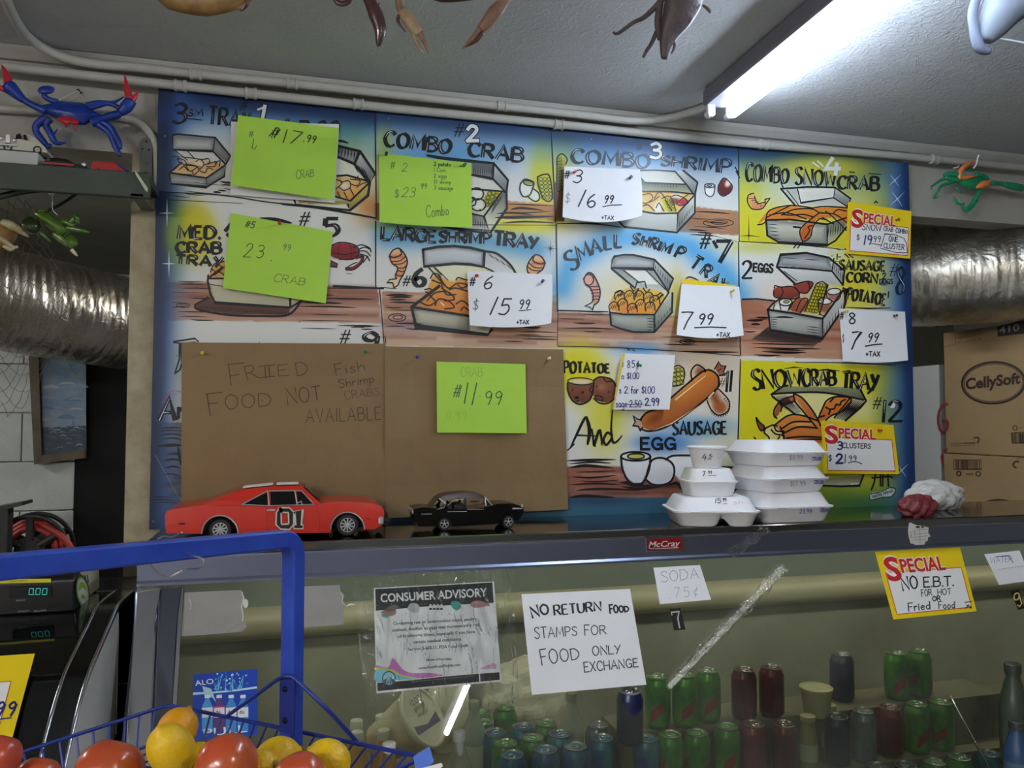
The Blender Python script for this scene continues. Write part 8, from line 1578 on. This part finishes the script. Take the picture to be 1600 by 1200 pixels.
for pts, rad in (([(650, 630), (570, 650), (490, 700), (440, 735), (445, 770)], (3, 3, 2.4, 2, 1.4)), ([(750, 665), (640, 695), (560, 730), (520, 800), (468, 878)], (4, 3.5, 3, 2.6, 2)), ([(468, 878), (500, 870), (540, 850)], (2, 1.6, .6)), ([(760, 740), (790, 790), (830, 820)], (2, 2, 1)), ([(1060, 770), (1000, 880), (900, 1000), (870, 1010)], (4, 4, 4, 3)), ([(1020, 900), (960, 980), (890, 1040), (840, 990), (840, 950)], (3, 3, 3.4, 3, 2)), ([(850, 950), (790, 950), (740, 900), (730, 860)], (3, 3, 3, 1.4)), ([(1020, 790), (1000, 860), (940, 900)], (2, 2, 1)), ([(880, 530), (960, 540), (1000, 530)], (2, 2, 1))): b = MB(); limb(b, ZG, pts, rad, y-.004); b.build('leg', m_cg, cr, world=True, smooth=True)
b = MB(); shell(b, ZG, [(1000, 730), (1060, 670), (1150, 650), (1195, 670), (1170, 720), (1100, 745), (1020, 760)], y-.016, .01); b.build('mouth', m_co, cr, world=True, smooth=True)
b = MB(); limb(b, ZG, [(970, 500), (1000, 460), (1030, 350), (1040, 345)], (2, 1.6, 1.4, 1), y-.02); limb(b, ZG, [(720, 500), (770, 490), (785, 465)], (1.4, 1.6, .8), y-.01); b.build('white_tip', m_white, cr, world=True)
# green crab hanging in the net under the shelf
ZN = (0, 300, 6.667); m_cn = mat('crab_olive', (96, 132, 40), .22, noise=(54, 84, 28), nscale=24, coat=.5); y = -.06; m_cnd = mat('crab_olive_dark', (44, 56, 24), .25, coat=.4)
cr = thing('hanging_crab', 'glossy olive green crab hanging from a string below the green shelf', 'crab', UY(85, 350, y))
b = MB(); shell(b, ZN, [(350, 210), (430, 205), (540, 235), (640, 310), (690, 370), (735, 410), (660, 455), (560, 410), (450, 330), (390, 265)], y, .03); b.build('carapace', m_cn, cr, world=True, smooth=True)
for pts, rad in (([(640, 300), (700, 320), (770, 355)], (3, 5, 4)), ([(660, 370), (760, 385), (850, 400), (935, 425)], (3, 3.5, 4, 1)), ([(560, 430), (640, 490), (720, 550)], (5, 6, 5)), ([(690, 320), (740, 310), (790, 270), (810, 320)], (3, 4, 6, 3)), ([(400, 200), (440, 195), (500, 190)], (3, 2.4, 1)), ([(390, 400), (470, 460), (530, 520)], (3, 3, 1))): b = MB(); limb(b, ZN, pts, rad, y); b.build('leg', m_cn, cr, world=True, smooth=True)
for pts, th, mm, dy in (([(660, 480), (740, 450), (800, 490), (810, 550), (740, 585), (700, 550)], .02, m_cn, -.01), ([(210, 310), (300, 250), (400, 290), (430, 370), (380, 430), (280, 430), (220, 370)], .03, m_cnd, .0)): b = MB(); shell(b, ZN, pts, y+dy, th); b.build('claw', mm, cr, world=True, smooth=True)
b = MB(); limb(b, ZN, [(745, 600), (780, 640), (805, 668)], (3, 2.6, 1), y-.01); b.build('claw_tip', mat('shell_white', (206, 200, 180), .5), cr, world=True, smooth=True)
b = MB(); limb(b, ZN, [(490, -10), (520, 30), (548, 60), (548, 180), (600, 240)], .5, y-.02, 5); limb(b, ZN, [(500, 20), (560, 20), (540, 50)], .9, y-.02, 5); b.build('string', m_white, cr, world=True)
m_tan = mat('dried_shell', (150, 118, 66), .5, noise=(110, 78, 40), nscale=30); m_tanp = mat('dried_shell_pale', (196, 186, 150), .5, noise=(150, 130, 90), nscale=30)
cr = thing('dried_crab', 'brown dried crab tangled in the netting at the left edge', 'crab', UY(20, 365, -.05))
b = MB(); shell(b, ZN, [(-120, 320), (0, 290), (90, 330), (180, 420), (150, 520), (60, 600), (-60, 620), (-140, 500)], -.03, .03); b.build('carapace', m_tan, cr, world=True, smooth=True)
for pts, rad in (([(20, 310), (120, 350), (210, 400), (300, 470)], (5, 7, 6, 1)), ([(0, 480), (60, 520), (130, 570), (190, 580)], (4, 4, 3, 1)), ([(40, 560), (110, 600), (180, 560)], (3, 3, 1))): b = MB(); limb(b, ZN, pts, rad, -.055); b.build('leg', m_tanp, cr, world=True, smooth=True)
# fishing net
t = thing('fishing_net', 'thin brown fishing net draped from the shelf over the foil duct', 'net', UY(50, 450, .05), 0); b = MB(); r = random.Random(8); nu, nv = 15, 26; G = []
for j in range(nv):
    v = j/(nv-1); row = []
    for i in range(nu):
        u = i/(nu-1); wd = 60+60*min(1, v*1.4); x = -30+u*(wd+30)+r.uniform(-3, 3); yy = 318+v*(290+30*math.sin(u*5))+r.uniform(-3, 3)+12*math.sin(u*7); row.append(UY(x, yy, .06+.10*v+.02*math.sin(5*u+7*v)))
    G.append(row)
for j in range(nv-1):
    for i in range(nu-1):
        a_, c_2 = (G[j][i], G[j+1][i+1]) if (i+j) % 2 else (G[j][i+1], G[j+1][i]); m_ = (a_+c_2)/2+Vector((r.uniform(-.003, .003), 0, -.004)); b.tube([a_, m_, c_2], .0007, 3, caps=False)
b.build('mesh_cords', mat('net_cord', (96, 84, 52), .8), t, world=True)['kind'] = 'stuff'
b = MB(); b.tube(catmull([UY(x, y_, -.02) for x, y_ in ((60, 333), (82, 326), (100, 316), (118, 304), (131, 296))], 4), .004, 7); b.build('rope', mat('rope_dark', (30, 32, 26), .7), t, world=True)
t = thing('hanging_rod', 'dark green rod slung under the left end of the shelf', 'rod', UY(30, 300, -.1)); b = MB(); b.tube([UY(-80, 327, -.1), UY(0, 307, -.1), UY(35, 299, -.1), UY(70, 295, -.1)], .0085, 8); b.build('rod', mat('rod_green', (28, 44, 32), .5), t, world=True)
# dried crabs and claws hung under the ceiling
def hangcrab(label, D, pieces, strings, cat='crab', nm='dried_crab'):
    t = thing(nm, label, cat, UD(*D)); d = D[2]
    for name, pts, rad, m in pieces:
        b = MB(); P = catmull([UD(px, py, d) for px, py in pts], 4); rr = [rad[min(i//4, len(rad)-1)]*(1-(i % 4)/4)+rad[min(i//4+1, len(rad)-1)]*((i % 4)/4) for i in range(len(P))]; b.tube(P, [q*d/FPX for q in rr], 10, squash=(1, .7)); b.build(name, m, t, world=True, smooth=True)
    b = MB()
    for px, py in strings: p = UD(px, py, d); b.tube([p, Vector((p.x, p.y, CE))], .0007, 4)
    b.build('string', m_white, t, world=True)
m_dk = mat('dried_claw_dark', (60, 34, 34), .3, noise=(84, 52, 48), nscale=40, coat=.3); m_pale = mat('dried_claw_pale', (168, 148, 116), .45, noise=(140, 112, 84), nscale=30); m_brn = mat('dried_claw_brown', (136, 104, 84), .45, noise=(112, 80, 64), nscale=30); m_sh = mat('dried_dark_shell', (84, 72, 74), .5, noise=(66, 54, 54), nscale=24, bump=.3, bscale=60); D = 1.55
hangcrab('brown dried crab hanging from the ceiling, cut by the top left of the photo', (320, -20, D), [('carapace', [(235, -22), (270, -6), (320, 2), (370, -6), (410, -26)], (4, 22, 24, 20, 6), m_tan), ('claw', [(372, -12), (384, 4), (376, 18)], (6, 6, 1), m_dk), ('claw', [(360, 12), (375, 10), (396, -10)], (2, 6, 5), m_brn)], [(320, -30)])
hangcrab('dark dried claw hanging from the ceiling above the green 23.99 sheet', (585, 20, D), [('claw_segment', [(570, -30), (574, -8), (580, 6), (588, 25), (594, 45), (592, 66), (590, 73)], (7, 9, 10, 12, 10, 5, 1), m_dk), ('thumb', [(581, 2), (590, 8), (593, 4)], (2, 2, .6), m_dk), ('arm_tip', [(515, -20), (528, 4), (545, 2), (550, -18)], (3, 5, 5, 3), m_dk)], [(572, -26)], 'crab claw', 'dried_claw')
hangcrab('dried crab with two pale claws hanging from the ceiling above the combo crab dish', (700, -10, D), [('carapace', [(640, -24), (690, -14), (740, -16), (790, -26)], (8, 18, 16, 8), m_dk), ('upper_arm', [(645, -20), (627, -8), (624, 8), (628, 18)], (7, 8, 6, 6), m_brn), ('claw', [(628, 16), (638, 30), (648, 45), (654, 54)], (7, 11, 10, 7), m_pale), ('pincer', [(656, 50), (664, 66), (670, 84)], (5, 4, .8), m_brn), ('pincer', [(646, 52), (652, 68), (662, 84)], (4, 3.4, .7), m_pale), ('spur', [(624, 24), (622, 34), (634, 50)], (3, 2.6, 1), m_dk), ('upper_arm', [(800, -20), (792, -4), (784, 8)], (8, 8, 7), m_brn), ('claw', [(788, 2), (774, 18), (760, 36), (750, 46)], (8, 12, 10, 7), m_brn), ('pincer', [(752, 42), (738, 60), (722, 76)], (5, 4, .8), m_brn), ('pincer', [(754, 50), (744, 64), (726, 74)], (4, 3, .7), m_dk)], [(700, -30)])
hangcrab('dark spiny dried crustacean shell hanging from the ceiling beside the lit tube', (1045, 20, D), [('carapace', [(1085, -60), (1078, -30), (1068, 0), (1058, 25), (1046, 50), (1040, 72), (1038, 92)], (26, 30, 31, 26, 17, 10, 5), m_sh), ('horn', [(1034, -10), (1030, 15), (1028, 38), (1032, 62)], (5, 6, 6, 5), m_sh), ('leg', [(1050, -25), (1032, 2), (1008, 26), (990, 35), (966, 52), (958, 50)], (5, 5, 4, 3.4, 3, 2), m_sh), ('leg', [(1026, 50), (1018, 68), (1010, 80), (1005, 90)], (4, 3.4, 3, 2), m_sh), ('leg', [(1050, 60), (1054, 72), (1049, 84)], (2.4, 3, 1), m_sh), ('spine', [(1098, 8), (1106, 14), (1110, 20)], (2, 3, 2), m_sh)], [(1070, -40)], 'dried shell', 'dried_shell')
hangcrab('pale blue-grey painted shell hanging under the ceiling at the top right', (1570, 20, 1.7), [('rim', [(1548, -40), (1528, -6), (1520, 20), (1522, 42), (1526, 62), (1532, 76), (1548, 80)], (6, 7, 8, 8, 9, 9, 5), mat('shell_bluegrey', (92, 100, 118), .6)), ('shell_dome', [(1640, -60), (1600, -20), (1570, 10), (1552, 40), (1540, 64)], (46, 44, 34, 24, 10), mat('shell_pale', (110, 118, 128), .6, noise=(98, 106, 118), nscale=12)), ('edge', [(1536, 54), (1560, 60), (1585, 64), (1620, 72)], (1.4, 1.6, 1.8, 2), mat('shell_edge', (170, 176, 182), .5)), ('edge', [(1524, 26), (1530, 10), (1540, -8)], (1.4, 1.8, 1.6), mat('shell_edge', (170, 176, 182), .5))], [(1600, -30)], 'dried shell', 'painted_shell')

# ================================================================== the room behind: ducts, painting, boxes, reel
def foil_mat():
    m = mat('crinkled_foil', (206, 204, 198), .36, 1, noise=(150, 142, 120), nscale=5, bump=.35, bscale=16); nt = m.node_tree
    for n in nt.nodes:
        if n.bl_idname == 'ShaderNodeTexNoise' and abs(n.inputs['Scale'].default_value-16) < 1e-3: n.inputs['Distortion'].default_value = 2.5
    return m
m_foil = foil_mat()
def duct(label, a, c, r, seed):
    a, c = Vector(a), Vector(c); t = thing('foil_duct', label, 'duct', (a+c)/2); ax = (c-a); L = ax.length; ax.normalize(); u = ax.cross(Vector((0, 0, 1))).normalized(); v = u.cross(ax); n, m = 64, int(L*260); R = random.Random(seed); b = MB()
    ph = [(R.uniform(.6, 1), R.choice((R.uniform(10, 30), R.uniform(40, 110))), R.uniform(-1.2, 1.2), R.uniform(0, 6), R.randint(1, 6)) for _ in range(16)]; loops = []
    for j in range(m+1):
        s = L*j/m; sag = -.01*math.sin(math.pi*s/L); l = []
        for k in range(n):
            th = 2*math.pi*k/n; w_ = sum(A*abs(math.sin(f*s+q*th*1.5+p+.6*math.sin(g*th))) for A, f, q, p, g in ph)/16
            rr = r*(1+.10*(w_-.5))+R.uniform(-.0007, .0007); l.append(a+ax*s+u*math.cos(th)*rr+v*math.sin(th)*rr+Vector((0, 0, sag)))
        loops.append(l)
    b.loft(loops); b.build('foil_wrap', m_foil, t, world=True, smooth=True, auto=24)
duct('crinkled silver foil duct seen through the opening left of the menu board', UD(-160, 432, 2.55), UD(330, 528, 3.5), .18, 2)
duct('crinkled silver foil duct seen through the opening right of the menu board', UD(1370, 438, 3.45), UD(1760, 402, 3.05), .205, 4)
# seascape in a wooden frame on the block wall
yw_ = 1.345; SP = Surf((0, yw_-.03, 0), (0, -1, 0)); t = thing('seascape_painting', 'framed seascape painting of rough grey-blue sea on the white block wall', 'painting', UY(95, 640, yw_-.02))
fr = [(48, 546), (135, 566), (135, 715), (57, 725)]; ir = [(63, 548), (135, 570), (135, 702), (68, 711)]; m_frame = mat('wood_frame', (92, 80, 54), .5, noise=(64, 54, 36), nscale=20)
P = lambda q: [UY(x, y_, yw_-.005) for x, y_ in q]; b = MB()
for i in (0, 2, 3): j = (i+1) % 4; b.prism(P([fr[i], fr[j], ir[j], ir[i]]), (0, -.03, 0))
bevel(b.build('frame', m_frame, t, world=True), .005)
b = MB(); b.prism([UY(x, y_, yw_-.008) for x, y_ in ir], (0, -.006, 0)); pc = b.build('canvas', mat('canvas_sky', (104, 136, 172), .5, noise=(146, 164, 176), nscale=9), t, world=True)
a = Art(Surf((0, yw_-.0145, 0), (0, -1, 0)), base=.001, step=.0004); a.fill([(66, 668), (135, 665), (135, 703), (68, 711)], (40, 62, 80), 1); r = random.Random(2)
for k in range(44): x, y_ = r.uniform(66, 130), r.uniform(668, 704); a.line([(x-6, y_+1), (x, y_-1.4), (x+6, y_+.6)], r.uniform(.6, 1.8), r.choice([(84, 112, 120), (150, 168, 172), (30, 46, 62), (70, 96, 90)]), 2, smooth=True, taper=.9)
for k in range(12): x, y_ = r.uniform(68, 128), r.uniform(600, 660); a.line([(x-14, y_), (x, y_-2), (x+14, y_)], r.uniform(3, 7), r.choice([(130, 156, 184), (170, 180, 184), (92, 128, 170)]), 1, smooth=True, taper=.9)
a.lines([[(114, 663), (114, 657)], [(112, 663), (117, 663)]], .8, (60, 70, 80), 3); a.build('sea', t)
# hose reel on a low cabinet
yh = 1.0; cxy = UY(52, 852, yh); zc_ = UY(52, 805, yh).z-.262
t = thing('low_cabinet', 'dark grey cabinet behind the deli case', 'cabinet', (UY(50, 863, yh).x, yh+.1, 0)); b = MB(); xa_, xb_ = UY(-130, 863, yh).x, UY(116, 863, yh).x; b.box(((xa_+xb_)/2, yh+.12, zc_/2), (xb_-xa_, .36, zc_)); bevel(b.build('body', mat('cabinet_dark', (38, 40, 40), .5), t, world=True), .006)
t = thing('hose_reel', 'dark reel wound with red hose in front of the white block wall', 'hose reel', (cxy.x, yh, zc_)); R1 = .125; cz_ = UY(52, 805, yh).z-R1; rc = Vector((cxy.x, yh, cz_)); 
Mx = Matrix.Rotation(math.pi/2, 4, 'X'); b = MB()
for dy in (-.045, .045):
    b.tube([rc+Vector((R1*math.cos(a_), dy, R1*math.sin(a_))) for a_ in [2*math.pi*k/36 for k in range(37)]], .009, 8, squash=(1, .7))
    for k in range(6): a_ = math.pi/2+k*math.pi/3; b.tube([rc+Vector((R1*.28*math.cos(a_), dy, R1*.28*math.sin(a_))), rc+Vector((R1*math.cos(a_), dy, R1*math.sin(a_)))], .014, 8, squash=(1, .5))
b.lathe([(R1*.42, -.045), (R1*.42, .045)], 24, rc, Mx); b.box((rc.x, rc.y, (rc.z-R1*.3+zc_)/2), (.20, .10, rc.z-R1*.3-zc_)); b.build('reel_frame', mat('reel_dark', (30, 34, 32), .5), t, world=True)
b = MB()
for k in range(3): rr = R1*(.62+.11*k); b.tube([rc+Vector((rr*math.cos(a_), -.02+.02*k, rr*math.sin(a_))) for a_ in [2*math.pi*q/36 for q in range(37)]], .011, 8)
e = rc+Vector((R1*.95, -.03, .03)); b.tube(catmull([rc+Vector((R1*.3, -.03, R1*.75)), rc+Vector((R1*.9, -.05, R1*.35)), rc+Vector((R1*1.2, -.05, -R1*.2)), Vector((rc.x+R1*1.3, rc.y-.05, zc_+.012))], 6), .013, 8); b.build('hose', mat('hose_red', (190, 66, 62), .45), t, world=True, smooth=True)
t = thing('monitor_stand', 'dark post with an angled top beside the hose reel', 'stand', UY(8, 860, .9)); b = MB(); b.box((UY(-12, 830, .9).x, .9, (UY(8, 795, .9).z+.0)/2), (UY(16, 830, .9).x-UY(-40, 830, .9).x, .06, UY(8, 795, .9).z)); b.prism([UY(x, y_, .87) for x, y_ in ((-20, 795), (34, 785), (35, 790), (-20, 803))], (0, .12, 0)); b.build('post', mat('stand_dark', (44, 48, 46), .5), t, world=True)
# cartons at the right
xb = UY(1476, 600, .62).x; m_carton = mat('carton_brown', (150, 128, 92), .7, noise=(140, 118, 84), nscale=4); SX = Surf((xb, 0, 0), (-1, 0, 0)); y0b, y1b = -.02+.12, UX(1476, 620, xb).y
zsm = UX(1500, 709, xb).z; ztb = UX(1474, 520, xb).z; zlow = ZC-.30
slab('counter_back', (2.6, .125, zlow-.05), (5.3, 2.0, zlow), mat('back_counter', (90, 90, 88), .5))
def carton(label, z0, z1, y0, y1, m, name='cardboard_box', dx=.0, w=.45):
    t = thing(name, label, 'cardboard box', (xb+w/2+dx, (y0+y1)/2, z0)); b = MB(); b.box((xb+w/2+dx, (y0+y1)/2, (z0+z1)/2), (w, y1-y0, z1-z0-.002)); bevel(b.build('carton', m, t, world=True), .004)
    if name == 'cardboard_box': k = MB(); k.box((xb+w/2+dx, (y0+y1)/2, z1), (.004, y1-y0-.02, .0016)); k.box((xb+w/2+dx, (y0+y1)/2, z1), (w-.02, .05, .0008)); k.build('top_tape', mat('carton_tape', (170, 146, 104), .3), t, world=True)
    return t
t1 = carton('brown cardboard tissue box printed with an oval, on top of the stack', zsm, ztb, y0b, y1b, m_carton); t2 = carton('brown cardboard box at the bottom of the stack beside the crumpled bag', zlow, zsm-.001, y0b, y1b+.01, m_carton, dx=-.004)
K = (44, 26, 24); a = Art(SX, base=.0008); a.z((1300, 480, 5.333))
a.ring((1345, 630), 262, 172, 3.4, K, 2, -3, 44); a.ring((1345, 630), 246, 156, 1, K, 2, -3, 44); a.type('CellySoft', (1112, 685), (1570, 632), 92, K, 2, .035, up=(0, -1))
a.fill([(1378, 160), (1640, 95), (1640, 215), (1380, 245)], (50, 46, 50), 2); a.type('410', (1392, 222), (1560, 195), 62, (150, 146, 136), 3, .01, up=(0, -1)); K2 = (96, 80, 58)
for k in range(3): a.type(('Packed for distribution', 'Made with quality fibre', 'Product of')[k], (1050, 225+k*42), (1250, 190+k*40), 20, K2, 2)
a.line([(930, 220), (1030, 210), (1030, 310), (940, 330)], .8, K2, 2)
a.line([(990, 1158), (1200, 1150)], .7, K2, 2); a.type('systems', (992, 1145), (1092, 1140), 20, K2, 2); a.type('America', (1100, 1143), (1195, 1138), 22, K, 2, .01); a.line([(1182, 1090), (1215, 1085), (1225, 1105), (1212, 1130)], 2, K, 2, smooth=True)
a.ring((1525, 1006), 18, 20, 1.2, K, 2); a.type('recycle', (1560, 1008), (1600, 1004), 16, K2, 2); a.line([(1495, 1050), (1640, 1040), (1640, 1130), (1500, 1132), (1495, 1050)], 1.4, K, 2); r = random.Random(6)
for k in range(18): a.line([(1506+k*8, 1055), (1508+k*8, 1125)], r.choice((.4, .8, 1.1)), K, 2)
a.build('print', t1)
a = Art(Surf((xb-.004, 0, 0), (-1, 0, 0)), base=.0008); a.z((1300, 650, 5.333)); a.line([(1015, 366), (1247, 366), (1247, 444), (1015, 444), (1015, 366)], 1.1, K, 2)
for k in range(26): a.line([(1030+k*8, 372), (1030+k*8, 438)], r.choice((.3, .6, .9)), K, 2)
a.ring((1057, 480), 17, 18, 2, K, 2); a.ring((1218, 482), 18, 20, 1.4, K, 2); a.type('TISSUE', (1110, 492), (1178, 490), 16, K, 2); a.ring((1540, 405), 30, 26, 2.4, K, 2, 0, a0=100, a1=300); a.line([(1540, 355), (1640, 350)], .8, K2, 2); a.ring((1390, 870), 240, 170, 3, K, 2, 0, 30, 185, 355); a.ring((1390, 870), 226, 156, 1, K, 2, 0, 30, 185, 355)
a.build('print', t2)
t3 = carton('white box with red lettering behind the brown cardboard stack', zlow, UX(1460, 570, xb).z, y1b+.03, y1b+.42, mat('carton_cool_white', (176, 182, 182), .6), 'white_carton', -.001)  # plain cool white carton board
a = Art(Surf((xb-.001, 0, 0), (-1, 0, 0)), base=.0008); RD = (130, 34, 44); a.z((1300, 480, 5.333)); a.line([(960, 810), (925, 815), (890, 880), (885, 960), (905, 1030), (935, 1035), (958, 1010), (958, 950), (925, 945)], 4, RD, 2, smooth=True); a.z((1300, 650, 5.333)); a.line([(950, 330), (930, 320), (912, 345), (935, 420), (950, 500), (956, 620)], 3.4, RD, 2, smooth=True); a.line([(930, 285), (965, 275), (945, 300)], 2, RD, 2); a.build('print', t3)
